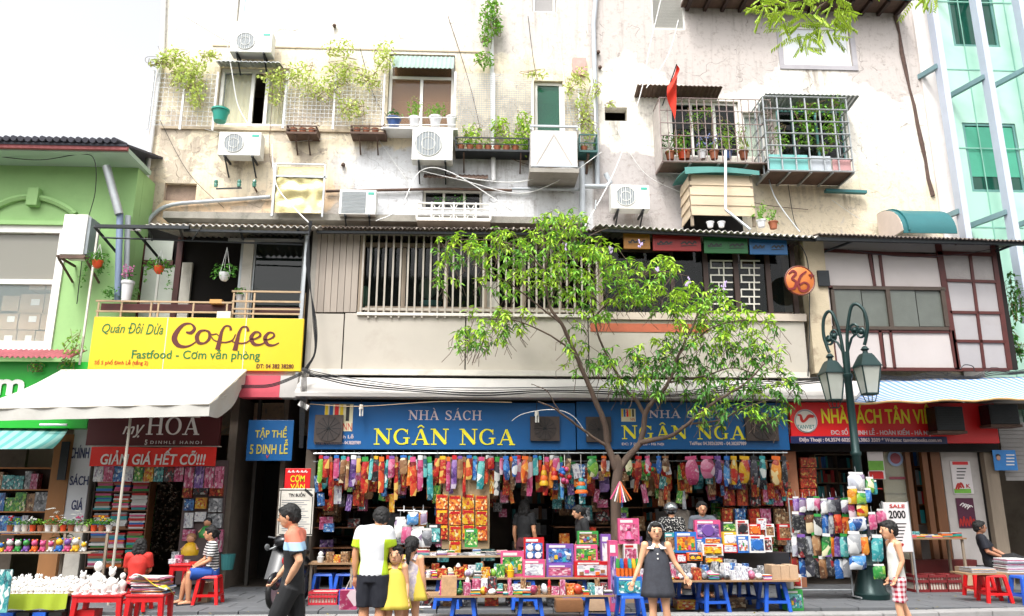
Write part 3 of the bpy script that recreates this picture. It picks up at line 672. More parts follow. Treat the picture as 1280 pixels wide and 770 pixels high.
# ---- glass fronted building on the right
YR = 1.9
m_gl = NT('green_glazing')
def _g():
    t = m_gl; p = t.pos(); n1 = t.noise(p, .45, 4, .6, .4); n2 = t.noise(p, 2.2, 4, .6, .5)
    c = t.mix(t.rng(n1, .35, .65), hx('#9fcdb8'), hx('#b9decc'))
    return t.out(c, .12, 0, n1, .05, .02, spec=.9)
m_gl = _g()
gl = thing('glass_building', 'mint green glass fronted tower with pale steel fins at right', 'building', (13, YR, 0))
xa = X2 + .02; zc = 3.2; xe = xa + 7
gw = [prect(1186, -30, 1243, 58, YR), prect(1209, 154, 1276, 240, YR)]
b = B(); holed_wall(b, xa, xe, zc, 16, YR, YR + .1, gw); b.box(xa, YR + .11, 0, xa + .2, 9, 16); build('glazing', b, m_gl, gl)
for r in gw:
    f = window(r, '', gl, M('teal_frame', '#5e8f88', .4, .1, 3), Y=YR, split=(.55,), w=.06, pane=M('deep_green_pane', '#124638', .06, .25, 1.4, .02), ins=.02)
b = B(); x0, z0, x1, z1 = gw[1]; b.box(x0 + .1, YR + .06, z0 + .1, x0 + .9, YR + .09, z0 + .5); 
build('blind', B().box(gw[1][0] + .08, YR + .035, gw[1][1] + .42, gw[1][2] - .08, YR + .048, gw[1][3] - .1), M('green_blind', '#459c80', .5, .06, 2), gl)
m_fin = M('pale_steel', '#b4bccb', .45, .06, 2)
Yfin = .9
fins = [W(1178, 100, Yfin).x, W(1235, 100, Yfin).x, W(1290, 100, Yfin).x, W(1345, 100, Yfin).x]
for i, x in enumerate(fins):
    build('fin', B().box(x - .07, Yfin - .12, 5.5, x + .07, Yfin + .12, 16), m_fin, gl)
    for py in (-40, 84 + 12 * (i % 2), 265):
        z = W(1200, py, Yfin).z; bq = B(); bq.bar((x - .02 - .4, YR - .01, z), (x - .06, Yfin, z + .02), .09, .12); build('bracket', bq, M('bracket_grey', '#6f8b90', .4, .1, 3), gl)
for z in (6.0, 8.1, 10.2, 12.4, 14.4): build('glass_joint', B().box(xa + .05, YR - .012, z, xe, YR - .002, z + .03), M('joint_grey', '#7fb5a2', .4, .1, 3), gl)
for x in [xa + 1.1 + i * 1.25 for i in range(4)]: build('glass_joint', B().box(x, YR - .013, zc, x + .025, YR - .003, 16), MATS['joint_grey'], gl)
build('back_wall', B().box(xa + .25, YR + 2, 0, xe, YR + 2.1, 16), m_gwall, gl)

# ---- the other side of the street (behind the photographer; it shades the lower storeys and shows in the panes)
for i, (x0, x1, h, c) in enumerate(((-26, -9, 12, '#a58f6a'), (-8.9, 6, 14, '#8f8a80'), (6.1, 24, 11, '#b0a58c'))):
    t = thing('row_house', ['ochre', 'tall grey', 'cream'][i] + ' row house across the street behind the photographer', 'building', ((x0 + x1) / 2, -28, -.14))
    build('wall', B().box(x0, -36, -.14, x1, -28, h), M('row_wall_' + c, c, .85, .15, 1), t); build('roof', B().box(x0 - .2, -36.2, h + .003, x1 + .2, -27.6, h + .3), m_conc, t)
    for k in range(int((x1 - x0) / 3)):
        for z in (4.5, 7.5): build('window', B().box(x0 + 1 + k * 3, -28.02, z, x0 + 2.4 + k * 3, -27.96, z + 1.5), m_iron, t)

# cream glazed door leaf of the red shop with a round emblem
cd_ = thing('glass_door', 'cream backed glass door with round blue emblem inside the red shop', 'door', tuple(Vector((W(1120, 640, .42).x, .45, 0)))); x0, x1 = W(1104, 600, .42).x, W(1140, 600, .42).x
build('panel', B().box(x0, .43, 0, x1, .45, 2.62), M('cream_panel', '#b7a886', .6, .08, 2), cd_); build('pane', B().box(x0, .40, 0, x1, .405, 2.62), m_glassc, cd_)
for z in (.9, 1.75): build('rail', B().box(x0, .406, z, x1, .428, z + .04), M('brass_rail', '#8f7f5f', .5, .1, 3), cd_)
p = W(1119, 573, .4); mm_ = Euler((rad(90), 0, 0)).to_matrix(); build('emblem', B().lathe([(.16, 0), (.16, .006)], (p.x, .399, p.z), 22, mm_), M('emblem_blue', '#8fa3c4', .5, .05, 2), cd_); build('emblem_mark', B().lathe([(.11, 0), (.11, .004)], (p.x, .392, p.z), 18, mm_), M('emblem_red', '#8e3f4c', .5, .1, 2), cd_)
build('caption', B().box(x0 + .12, .394, p.z - .42, x1 - .12, .399, p.z - .37), MATS['emblem_red'], cd_)
# ================================================================== SIGNS AND LETTERING
def catmull(pts, k=6):
    P = [pts[0]] + list(pts) + [pts[-1]]; out = []
    for i in range(1, len(P) - 2):
        for j in range(k):
            t = j / k; out.append(tuple(.5 * ((2 * P[i][d]) + (-P[i - 1][d] + P[i + 1][d]) * t + (2 * P[i - 1][d] - 5 * P[i][d] + 4 * P[i + 1][d] - P[i + 2][d]) * t * t + (-P[i - 1][d] + 3 * P[i][d] - 3 * P[i + 1][d] + P[i + 2][d]) * t ** 3) for d in range(len(P[i]))))
    out.append(tuple(pts[-1])); return out
_off = [0]
def ribbon(b, pts, t=.01, Y=0, k=6):
    """brush stroke in the x,z plane: points (x, z, width)"""
    _off[0] = (_off[0] + 1) % 9; y0 = Y - .0004 * _off[0]
    Q = catmull(pts, k) if len(pts) > 2 else pts; L = []; R_ = []
    for i, (x, z, w) in enumerate(Q):
        a = Q[max(i - 1, 0)]; c = Q[min(i + 1, len(Q) - 1)]; dx, dz = c[0] - a[0], c[1] - a[1]; l = math.hypot(dx, dz) or 1
        L.append((x - dz / l * w / 2, z + dx / l * w / 2)); R_.append((x + dz / l * w / 2, z - dx / l * w / 2))
    n = len(Q); vs = [(x, y0, z) for x, z in L] + [(x, y0, z) for x, z in R_] + [(x, Y + t, z) for x, z in L] + [(x, Y + t, z) for x, z in R_]
    fs = []
    for i in range(n - 1): fs += [(i, i + n, i + n + 1, i + 1), (i, i + 1, i + 1 + 2 * n, i + 2 * n), (i + n, i + 3 * n, i + 1 + 3 * n, i + 1 + n)]
    fs += [(0, 2 * n, 3 * n, n), (n - 1, 2 * n - 1, 4 * n - 1, 3 * n - 1)]
    return b.add(vs, fs)
# slab serif capitals as strokes in a unit box (x, z, w); widths: T thick, t thin
T_, t_ = .155, .065
def ring(cx, cz, rx, rz, a0, a1, n=14):
    out = []
    for i in range(n + 1):
        a = rad(a0 + (a1 - a0) * i / n); out.append((cx + rx * math.cos(a), cz + rz * math.sin(a), t_ + (T_ - t_) * abs(math.cos(a)) ** 1.3))
    return out
def srf(x, z, w): return [(x - w / 2, z, .06), (x + w / 2, z, .06)]
GL = {
 'N': (.96, [[(.17, .03, t_), (.17, .97, t_)], [(.79, .03, t_), (.79, .97, t_)], [(.17, .93, .19), (.79, .07, .19)], srf(.17, .03, .3), srf(.13, .97, .26), srf(.79, .97, .3)]),
 'H': (.98, [[(.2, .03, T_), (.2, .97, T_)], [(.78, .03, T_), (.78, .97, T_)], [(.2, .52, t_), (.78, .52, t_)], srf(.2, .03, .36), srf(.2, .97, .36), srf(.78, .03, .36), srf(.78, .97, .36)]),
 'A': (.94, [[(.16, .03, t_), (.47, .98, t_)], [(.47, .96, .17), (.78, .03, .17)], [(.25, .33, t_), (.7, .33, t_)], srf(.15, .03, .28), srf(.78, .03, .32)]),
 'G': (.92, [ring(.45, .5, .35, .465, 42, 300), [(.72, .06, T_), (.72, .42, T_)], srf(.7, .42, .34), [(.74, .66, .05), (.74, .97, .05)], [(.6, .055, .07), (.74, .13, .1)]]),
 'C': (.84, [ring(.45, .5, .35, .465, 45, 318), [(.74, .66, .05), (.74, .97, .05)]]),
 'S': (.7, [[(.6, .76, .05), (.5, .93, .07), (.32, .96, .07), (.17, .86, .1), (.17, .68, .14), (.34, .54, .17), (.5, .42, .17), (.6, .26, .14), (.52, .09, .09), (.34, .04, .07), (.17, .12, .06), (.1, .28, .05)], [(.61, .7, .05), (.61, .98, .05)], [(.09, .02, .05), (.09, .3, .05)]]),
 'O': (.92, [ring(.46, .5, .36, .465, 0, 360, 22)]),
}
ACC = {'^': [[(-.16, 1.06, .06), (0, 1.2, .08), (.16, 1.06, .06)]], '/': [[(-.06, 1.06, .05), (.1, 1.24, .1)]], '\\': [[(.06, 1.06, .05), (-.1, 1.24, .1)]]}
def serif_text(b, s, px0, py0, px1, py1, Y):
    """caps fitted so that cap height spans py0..py1; an accent mark follows its letter"""
    pm = (py0 + py1) / 2; xm = (px0 + px1) / 2; x0, z0, x1, z1 = W(px0, pm, Y).x, W(xm, py1, Y).z, W(px1, pm, Y).x, W(xm, py0, Y).z
    adv = 0; items = []
    for ch in s:
        if ch == ' ': adv += .5; continue
        if ch in ACC: items.append((ACC[ch], last + .47)); continue
        w, st = GL[ch]; items.append((st, adv)); last = adv; adv += w + .05
    sx = (x1 - x0) / adv; sz = z1 - z0
    for st, ox in items:
        for p in st: ribbon(b, [(x0 + (ox + q[0]) * sx, z0 + q[1] * sz, q[2] * (sx + sz) / 2) for q in p], Y=Y, k=4 if len(p) > 8 else 6)
    return b
def tilt(b, i0, x0, s):
    for i in range(i0, len(b.v)): p = b.v[i]; b.v[i] = (p[0], p[1], p[2] + (p[0] - x0) * s)
def stroke_px(b, pts, Y, sc=1.0):
    """pts (px, py, width in px)"""
    out = []
    for px, py, w in pts: p = W(px, py, Y); out.append((p.x, p.z, w * sc / 68))
    return ribbon(b, out, Y=Y)
def sign(name, label, cat, px0, py0, px1, py1, Y, d, m, border=None):
    x0, z0, x1, z1 = prect(px0, py0, px1, py1, Y); t = thing(name, label, cat, ((x0 + x1) / 2, Y + d, z0))
    build('board', B().box(x0, Y, z0, x1, Y + d, z1), m, t, bevel=.006)
    return t, (x0, z0, x1, z1)
c_yel = M('sign_yellow', '#d4b41c', .4, .04, 1.3, .03, dirt='#b8a633', dirt_amt=.25); c_blue = M('sign_blue', '#0a5088', .4, .07, 1, .05, dirt='#2a4d6a', dirt_amt=.25); c_maroon = M('sign_maroon', '#4d1016', .4, .06, 1, .05)
c_red = M('sign_red', '#cf1a1e', .4, .05, 1, .05); c_navy = M('sign_navy', '#14204f', .4, .05, 1, .05); l_yel = M('letter_yellow', '#d9cf2a', .4, .04, 2, 0); l_wh = M('letter_white', '#e3dfdc', .4, .03, 2, 0)
l_pink = M('letter_pale', '#c5b5b8', .4, .04, 2, 0); l_brown = M('letter_brown', '#54201c', .4, .05, 2, 0); l_green = M('letter_green', '#1f6a34', .4, .05, 2, 0); l_navy = M('letter_navy', '#1b2658', .4, .05, 2, 0); l_red = M('letter_red', '#b3261e', .4, .05, 2, 0); l_black = M('letter_black', '#1a1a1c', .5, .1, 3, 0)

# coffee sign
Y = -.16; t, r = sign('coffee_sign', 'long yellow coffee signboard hung below the balcony railing', 'sign', 113.5, 397, 378, 463, Y, .08, c_yel)
def lay(par, mat_, fn, name='lettering', Y=Y, smooth=None):
    b = B(); fn(b); return build(name, b, mat_, par)
Yl = Y - .008
def C(p): return (100 + p[0] / 4.414, 386 + p[1] / 4.414, p[2] / 4.414)
def coffee(b):
    S = [[(585, 128, 9), (612, 132, 20), (632, 108, 17), (610, 82, 9), (570, 88, 18), (535, 125, 27), (520, 165, 32), (540, 200, 25), (578, 209, 15), (615, 198, 10), (645, 176, 6)],
         [(690, 118, 9), (662, 125, 18), (644, 155, 24), (655, 186, 20), (685, 189, 12), (712, 165, 17), (712, 130, 15), (688, 117, 9)], [(708, 128, 8), (728, 142, 7), (752, 138, 6), (765, 150, 6)],
         [(722, 150, 6), (745, 176, 7), (800, 185, 9), (840, 172, 8), (858, 140, 6)], [(832, 118, 16), (826, 97, 11), (800, 96, 10), (782, 125, 16), (772, 165, 22), (764, 200, 25), (758, 224, 29)],
         [(838, 178, 6), (860, 187, 7), (900, 190, 9), (930, 178, 8), (945, 158, 6)], [(928, 124, 16), (922, 102, 11), (896, 101, 10), (878, 130, 16), (868, 170, 22), (860, 205, 25), (854, 229, 29)]]
    for dx, dy in ((0, 0), (76, 3)): S.append([(938 + dx, 168 + dy, 6), (968 + dx, 164 + dy, 9), (994 + dx, 148 + dy, 13), (988 + dx, 130 + dy, 10), (964 + dx, 130 + dy, 14), (944 + dx, 158 + dy, 23), (958 + dx, 192 + dy, 20), (990 + dx, 198 + dy, 11), (1022 + dx, 184 + dy, 6)])
    for st in S: stroke_px(b, [C(p) for p in st], Yl)
lay(t, l_brown, coffee)
lay(t, l_green, lambda b: put_text(b, 'Fastfood - Cơm văn phòng', 164.5, 437, 325, 452, Yl, .01))
lay(t, l_green, lambda b: (put_text(b, 'Quán', 127.5, 404.5, 156, 418, Yl, .0, .25), put_text(b, 'Đôi', 160, 403.5, 179, 417, Yl, .0, .25), put_text(b, 'Dừa', 183, 404, 204, 418, Yl, .0, .25)))
lay(t, l_red, lambda b: put_text(b, 'Số 5 phố Đinh Lễ (tầng 2)', 118, 449.5, 185, 457, Yl))
lay(t, l_brown, lambda b: put_text(b, 'ĐT: 04 382 38280', 320, 455, 367, 460.5, Yl, .02))
for px in (206, 305): build('joint_line', B().pbox(px, 397.5, px + 1, 462, Y - .004, Y - .0005), m_offw, t)

# bookshop signs of the central shop
Y = -.2
def central(px0, px1, lab):
    return sign('shop_sign', lab, 'sign', px0, 503, px1, 562, Y, .14, c_blue)
tA, _ = central(385.5, 719.5, 'wide blue bookshop signboard with yellow lettering, left one with the long fully visible name')
tB, _ = central(721, 985, 'blue bookshop signboard with yellow lettering, the one half hidden behind the tree')
Yl = Y - .008
lay(tA, l_yel, lambda b: serif_text(b, 'NGA^N NGA', 467, 536, 645, 556, Yl)); lay(tA, l_pink, lambda b: serif_text(b, 'NHA\\ SA/CH', 510.5, 513, 603, 525, Yl))
lay(tB, l_yel, lambda b: serif_text(b, 'NGA^N NGA', 777, 532, 933, 549, Yl)); lay(tB, l_pink, lambda b: serif_text(b, 'NHA\\ SA/CH', 811, 513, 907, 522.5, Yl))
lay(tA, l_pink, lambda b: (put_text(b, 'ĐC: 5 Đinh Lễ', 398, 542.5, 442, 548, Yl, .02), put_text(b, 'ĐT/Fax: 04.38262090 - 04.38287989', 393, 551, 451, 555.5, Yl, .02)))
lay(tB, l_pink, lambda b: (put_text(b, 'ĐC: 7 Đinh Lễ - Hà Nội', 777, 552.5, 830, 557.5, Yl, .02), put_text(b, 'Tel/Fax: 04.38262090 - 04.38287989', 862, 552, 933, 556.5, Yl, .02)))
def stripes(t, x0, y0, x1, y1):
    w = (x1 - x0)
    build('emblem', B().pbox(x0, y0, x1, y1, Y - .005, Y - .0005), M('emblem_cream', '#cfc7a6', .5, .05, 2), t)
    for a, c, m in ((.02, .12, 'sign_yellow'), (.17, .3, 'sign_blue'), (.36, .5, 'sign_red'), (.55, .66, 'sign_yellow'), (.76, .88, 'letter_black')):
        build('stripe', B().pbox(x0 + w * a, y0 + .5, x0 + w * c, y0 + (y1 - y0) * .62, Y - .011, Y - .0055), MATS[m], t)
    lay(t, l_red, lambda b: put_text(b, 'NN', x0 + w * .65, y1 - (y1 - y0) * .3, x1 - 1, y1 - 1, Y - .008))
stripes(tA, 405.5, 505, 441, 539); stripes(tB, 776.5, 511, 794.5, 527)
m_fanb = M('fan_brown', '#2d2421', .6, .2, 4); m_caseb = M('case_brown', '#3b302b', .6, .15, 4)
def fan_face(px0, py0, px1, py1, lab, Yf=-.27):
    x0, z0, x1, z1 = prect(px0, py0, px1, py1, Yf); t = thing('air_conditioner', lab, 'air conditioner', ((x0 + x1) / 2, Yf + .1, z0), 'condenser units set into the blue signs')
    build('casing', B().box(x0, Yf, z0, x1, Yf + .068, z1), m_caseb, t)
    c = ((x0 + x1) / 2, Yf - .004, (z0 + z1) / 2); R_ = min(x1 - x0, z1 - z0) * .46; mm = Euler((rad(90), 0, 0)).to_matrix(); g = B()
    for k in range(1, 8): g.tube([(c[0] + R_ * k / 7.5 * math.cos(a * PI / 10), c[1] - .004, c[2] + R_ * k / 7.5 * math.sin(a * PI / 10)) for a in range(21)], .004, 4, False)
    for a in range(6): g.tube([(c[0] - R_ * math.cos(a * PI / 6), c[1] - .009, c[2] - R_ * math.sin(a * PI / 6)), (c[0] + R_ * math.cos(a * PI / 6), c[1] - .009, c[2] + R_ * math.sin(a * PI / 6))], .004, 4)
    build('fan_grille', g, m_iron, t); build('fan', B().lathe([(R_, 0), (R_, .01)], (c[0], Yf - .001, c[2]), 20, mm), m_fanb, t)
fan_face(393, 518.5, 428, 553, 'dark square condenser unit over the emblem of the left blue sign'); fan_face(663, 520.5, 699.5, 551, 'dark condenser unit right of the long name on the left blue sign')
fan_face(733, 521, 764, 552.5, 'dark condenser unit at the left end of the right blue sign'); fan_face(932.5, 521, 973, 551, 'dark condenser unit at the right end of the blue sign behind leaves')

# red bookshop sign on the right
Y = -.2; tR, _ = sign('shop_sign', 'red bookshop signboard with yellow capitals, round emblem and navy strip', 'sign', 988, 503.5, 1246, 553.5, Y, .14, c_red)
Yl = Y - .008
build('strip', B().pbox(988.5, 545.5, 1184, 554.5, Y - .005, Y - .0005), c_navy, tR)
lay(tR, l_yel, lambda b: put_text(b, 'NHÀ SÁCH TÂN VIỆT', 1027, 505, 1173, 534.5, Yl, .018))
lay(tR, l_pink, lambda b: (put_text(b, 'ĐC: SỐ 7 ĐINH LỄ - HOÀN KIẾM - HÀ NỘI', 1038.5, 535, 1166, 545, Yl, .02), put_text(b, 'Điện Thoại : 04.3574 6020 - 04.3863 3509 * Website: tanvietbooks.com.vn', 999, 547, 1177, 553.5, Yl - .006, .02)))
p = W(1007.4, 526.2, Y - .01); mm = Euler((rad(90), 0, 0)).to_matrix()
build('emblem', B().lathe([(.235, 0), (.235, .01)], (p.x, p.y + .008, p.z), 28, mm), m_offw, tR); build('emblem_ring', B().tube([(p.x + .215 * math.cos(a * PI / 14), p.y - .004, p.z + .215 * math.sin(a * PI / 14)) for a in range(29)], .012, 4), M('silver', '#9aa0a6', .3, .05, 2), tR)
def L(p): return (980 + p[0] / 4.267, 495 + p[1] / 4.267, p[2] / 4.267)
lay(tR, l_red, lambda b: (stroke_px(b, [L(q) for q in ((72, 102, 8), (88, 104, 14), (95, 128, 18), (104, 136, 14), (120, 122, 16), (135, 106, 18), (165, 108, 9))], Y - .014), stroke_px(b, [L(q) for q in ((118, 118, 6), (140, 112, 9), (158, 116, 4))], Y - .014)))
lay(tR, M('letter_teal', '#136a6c', .4, .05, 2), lambda b: put_text(b, 'TANVIET', 1007.4 - 11, 531, 1007.4 + 11, 536, Y - .014, .014))
# maroon shop sign and banner
Y = -.2; tM, _ = sign('shop_sign', 'dark maroon shop sign with white serif lettering partly under the white awning', 'sign', 110, 504, 275, 557, Y, .12, c_maroon); Yl = Y - .008
lay(tM, l_wh, lambda b: (serif_text(b, 'HOA', 183, 521, 251, 543.5, Yl), put_text(b, 'mỵ', 153.5, 531, 180, 547, Yl, .01, .35), put_text(b, '5', 181, 549.5, 184, 556, Yl, .02), put_text(b, 'D I N H L E   H A N O I', 188, 551, 252, 555, Yl)))
build('trim', B().pbox(110, 557.2, 275, 558.2, Y - .01, Y + .1), m_offw, tM)
Y = -.3; xb0_, zb0_, xb1_, zb1_ = prect(113, 559, 270, 583, Y); t = thing('banner', 'red cloth sale banner with white slanted capitals below the maroon sign', 'banner', ((xb0_ + xb1_) / 2, Y, zb0_))
bb = B(); bb.slab(lambda u, v: (xb0_ + (xb1_ - xb0_) * u, Y + .012 * math.sin(u * 19) * (1 - v), zb0_ + (zb1_ - zb0_) * v + .01 * math.sin(u * 9)), 40, 3, (0, .004, 0)); build('cloth', bb, M('banner_red', '#dc2418', .6, .07, 2, .1), t)
lay(t, l_wh, lambda b: put_text(b, 'GIẢM GIÁ HẾT CỠ!!!', 126, 560, 257, 581, Y - .02, .018, .12))
# passage sign, red meal sign, notice
Y = -.05; t, _ = sign('house_sign', 'square blue sign with dull yellow capitals above the dark passage', 'sign', 309, 525, 366, 576, Y, .03, c_blue)
lay(t, M('letter_dull_yellow', '#b5a53a', .5, .05, 2), lambda b: (put_text(b, 'TẬP THỂ', 319, 532.5, 358.5, 549.5, Y - .008, .014), put_text(b, '5 ĐINH LỄ', 312.5, 549, 360, 567.5, Y - .008, .014)))
lay(t, l_red, lambda b: put_text(b, 'V', 332, 568.5, 336, 573, Y - .008, .014)); 
Y = -.1; t, _ = sign('meal_sign', 'small red sign with yellow capitals above the white mourning notice', 'sign', 356, 585.5, 388, 612, Y, .02, c_red)
lay(t, l_yel, lambda b: (put_text(b, 'CƠM', 363, 593, 381, 602.5, Y - .008, .014), put_text(b, 'VĂN', 363, 603, 381, 611, Y - .008, .014)))
lay(t, l_wh, lambda b: [stroke_px(b, [(x, 590.5, 1), (x + 1.6, 588, 1), (x + 2.4, 590.6, .8), (x + 4, 589.4, .7)], Y - .008) for x in (360, 365, 370.5, 376, 380.5)])
Y = -.3; t, _ = sign('notice_board', 'white framed mourning notice with black corner ribbon on a stand', 'notice', 347.5, 610.5, 391.5, 670, Y, .03, m_offw)
lay(t, l_black, lambda b: put_text(b, 'TIN BUỒN', 361, 614.5, 381.5, 621, Y - .006, .02)); bb = B(); stroke_px(bb, [(381, 611.5, 3), (390.5, 620, 3)], Y - .004); build('ribbon', bb, l_black, t)
bb = B()
for k in range(15):
    y = 625 + k * 2.7; bb.pbox(352, y, 387 - (k * 7 % 11), y + .8, Y - .003, Y - .0006)
tag(build('text_lines', bb, M('grey_print', '#7c7f86', .6, .1, 9), t), kind='stuff')
bb = B(); bb.pbox(349, 612, 390, 613, Y - .0045, Y - .0007); bb.pbox(349, 667.5, 390, 668.5, Y - .0045, Y - .0007); bb.pbox(349, 613.2, 350, 667.3, Y - .0045, Y - .0007); bb.pbox(389, 621, 390, 667.3, Y - .0045, Y - .0007); build('frame_line', bb, l_black, t)
bb = B(); x_ = W(369, 660, Y).x; bb.box(x_ - .25, Y + .031, 0, x_ - .22, Y + .06, WZ(612, Y)); bb.box(x_ + .22, Y + .031, 0, x_ + .25, Y + .06, WZ(612, Y)); bb.box(x_ - .219, Y + .031, .1, x_ + .219, Y + .06, .13); build('stand', bb, m_iron, t)
# white column sign with navy words
Y = .22; t, _ = sign('column_sign', 'tall white sign on the column with stacked navy words', 'sign', 86, 531, 112, 655, Y, .05, M('sign_white', '#c7c8cc', .5, .05, 1.5))
lay(t, l_navy, lambda b: (put_text(b, 'CHÍNH', 88, 556, 111.5, 573, Y - .008, .014), put_text(b, 'SÁCH', 87.5, 592, 110.5, 606.5, Y - .008, .014), put_text(b, 'GIÁ', 89.5, 622, 103.5, 637.5, Y - .008, .014)))
Y = .1; solo('blackboard', B().pbox(74, 552, 84, 600, Y, Y + .03), m_iron, 'narrow black board hanging between the orange post and the white column sign', 'board')
# posters on the right shop
def poster(px0, py0, px1, py1, Y, m, lab, cat='poster', fn=None, extra=None):
    t, r = sign('poster', lab, cat, px0, py0, px1, py1, Y, .012, m)
    if fn: fn(t, Y)
    return t
m_paper = M('poster_paper', '#d9d2d2', .5, .05, 2, 0)
def p1(t, Y):
    build('header', B().pbox(1190.5, 577, 1210, 581, Y - .004, Y - .0005), c_red, t)
    build('picture', B().pbox(1193, 611, 1214, 616.5, Y - .004, Y - .0005), M('leaf_print', '#6fae3c', .5, .15, 9), t)
    lay(t, l_red, lambda b: (put_text(b, 'K', 1208, 605, 1213, 610, Y - .006, .014), [stroke_px(b, [(1195 + k, 612, 2), (1198 + k, 605 - k * .3, 3), (1202 + k, 610, 2)], Y - .006) for k in (0, 3)]))
    lay(t, l_black, lambda b: [b.pbox(1196, 585 + k * 4, 1208 - k, 586.3 + k * 4, Y - .004, Y - .0005) for k in range(4)])
poster(1190, 576.5, 1215, 617.5, .33, m_paper, 'tall pink and white sales poster with green foot on the white wall', fn=p1)
def p2(t, Y):
    lay(t, l_wh, lambda b: [stroke_px(b, [(1200 + k * 3, 632 + k * 1.5, 1), (1204 + k * 3, 629 + k, 1.2), (1207 + k * 3, 634, 1)], Y - .006) for k in range(4)])
    lay(t, l_red, lambda b: [stroke_px(b, [(1200 + k * 4, 658, 1), (1201 + k * 4, 649 - k % 2 * 3, 2), (1203 + k * 4, 657, 1)], Y - .006) for k in range(5)])
poster(1197, 622.5, 1219, 660, .33, M('poster_purple', '#4a1030', .4, .15, 5), 'dark purple festival poster below the pink poster on the white wall', fn=p2)
def p3(t, Y):
    bb = B(); p = W(1248, 572, Y - .006); bb.ball((p.x, p.y, p.z), (.045, .004, .06)); build('portrait', bb, M('portrait_skin', '#b48d78', .6, .1, 3), t)
    lay(t, M('portrait_hair', '#17151a', .6, .1, 3), lambda b: b.ball((p.x, p.y + .001, p.z + .035), (.05, .004, .04)))
    lay(t, l_wh, lambda b: [b.pbox(1258, 568 + k * 4, 1268, 569.6 + k * 4, Y - .004, Y - .0005) for k in range(4)])
poster(1242, 562.5, 1271, 588, .1, M('poster_blue', '#2a7cc4', .4, .1, 3), 'light blue phone card sign with a portrait hanging on the right post', 'sign', fn=p3)
def p4(t, Y):
    lay(t, l_red, lambda b: [b.pbox(1086, 610 - 21 * k, 1103, 611.5 - 21 * k, Y - .004, Y - .0005) for k in range(2)])
    build('picture', B().pbox(1085.5, 576, 1104.5, 588, Y - .004, Y - .0005), M('leaf_print', '#6fae3c'), t); build('footer', B().pbox(1085.5, 590, 1104.5, 598.5, Y - .004, Y - .0005), c_red, t)
poster(1085, 557, 1105, 599, .2, m_paper, 'pale poster with green picture and red foot on the right shop glass', fn=p4)
def p5(t, Y):
    lay(t, l_black, lambda b: (put_text(b, '2000', 1111, 638, 1132, 648, Y - .008, .02), [b.pbox(1110, 654 + k * 4.2, 1133 - k, 655.3 + k * 4.2, Y - .004, Y - .0005) for k in range(9)]))
    lay(t, l_red, lambda b: (put_text(b, 'SALE', 1112, 630.5, 1131, 635, Y - .008, .014), put_text(b, '9', 1126, 679, 1130, 683, Y - .008, .05)))
t5 = poster(1107, 628, 1138, 690, -.9, m_paper, 'white price notice with black numerals standing behind the boy', 'notice', fn=p5)
bb = B(); x0, x1 = W(1107, 660, -.9).x, W(1139, 660, -.9).x
for x in (x0, x1): bb.box(x - .02, -.887, 0, x + .01, -.86, WZ(626.5, -.9))
build('stand', bb, m_steel, t5)
# round 36+ sign
Y = -.35; p = W(1000, 350.5, Y); t = thing('round_sign', 'round orange plaque with dark red 36+ numerals by the pillar', 'sign', (p.x, Y + .1, p.z - .3))
c_or = M('plaque_orange', '#bf6a2c', .5, .08, 3, .1); build('disc', B().lathe([(.31, 0), (.315, .03), (.29, .05)], (p.x, Y + .05, p.z), 32, mm), c_or, t, smooth=40)
build('rim', B().tube([(p.x + .305 * math.cos(a * PI / 16), Y + .01, p.z + .305 * math.sin(a * PI / 16)) for a in range(33)], .018, 6), M('rim_brown', '#6a2d1a', .5, .1, 3), t)
lay(t, M('numeral_red', '#6f1616', .4, .08, 3), lambda b: (stroke_px(b, [(986, 342, 2), (991, 338.5, 3.2), (995, 342, 3.4), (990, 348, 3), (995, 352, 3.4), (993, 360, 3.6), (985, 361, 2.2)], Y - .012),
    stroke_px(b, [(1008, 339, 2), (1001, 345, 3.2), (998, 355, 3.8), (1001, 363, 3.6), (1008, 363, 3.4), (1011, 357, 3.2), (1006, 353, 2.6), (999, 356, 2)], Y - .012), stroke_px(b, [(1011, 343.5, 1.8), (1018, 344.5, 1.8)], Y - .012), stroke_px(b, [(1014.5, 340.5, 1.8), (1014.2, 348, 1.8)], Y - .012)))
build('bracket', B().tube([(p.x + .1, Y + .05, p.z + .3), (p.x + .1, -.07, p.z + .35)], .012), m_iron, t)
# four coloured boards under the roof edge
for a, b_, c, d, h_, lab in ((779.5, 290, 812.5, 311, '#94601a', 'small ochre board under the tin roof, leftmost of the coloured row'), (816, 291.5, 876, 313.5, '#861515', 'red lettered board under the tin roof between ochre and green ones'), (880, 294, 934.5, 316.5, '#0e5525', 'green lettered board under the tin roof'), (937, 296.5, 984, 318, '#115080', 'blue lettered board under the tin roof nearest the round plaque')):
    Y = -.25; t, r = sign('coloured_sign', lab, 'sign', a, b_, c, d, Y, .04, M('board_' + h_, h_, .45, .06, 2)); t['group'] = 'coloured boards under the corrugated roof'
    nb = 1 if c - a < 40 else 2
    for k in range(nb):
        w = (c - a) / nb; bb = B(); pts = []
        for q in range(9): pts.append((a + w * k + w * .18 + q * w * .08, (b_ + d) / 2 + 1 + 1.6 * math.sin(q * 2.3 + k), 2.2))
        stroke_px(bb, pts, Y - .008); stroke_px(bb, [(pts[0][0], pts[0][1] + 2.4, 1), (pts[-1][0], pts[-1][1] + 2.2, 1)], Y - .008); build('lettering', bb, l_black, t)
        bb = B(); bb.pbox(a + w * k + w * .14, (b_ + d) / 2 - 3.2, a + w * k + w * .88, (b_ + d) / 2 + 5, Y - .006, Y - .0005); build('plate', bb, M('plate_' + h_, h_, .45, .05, 2), t)
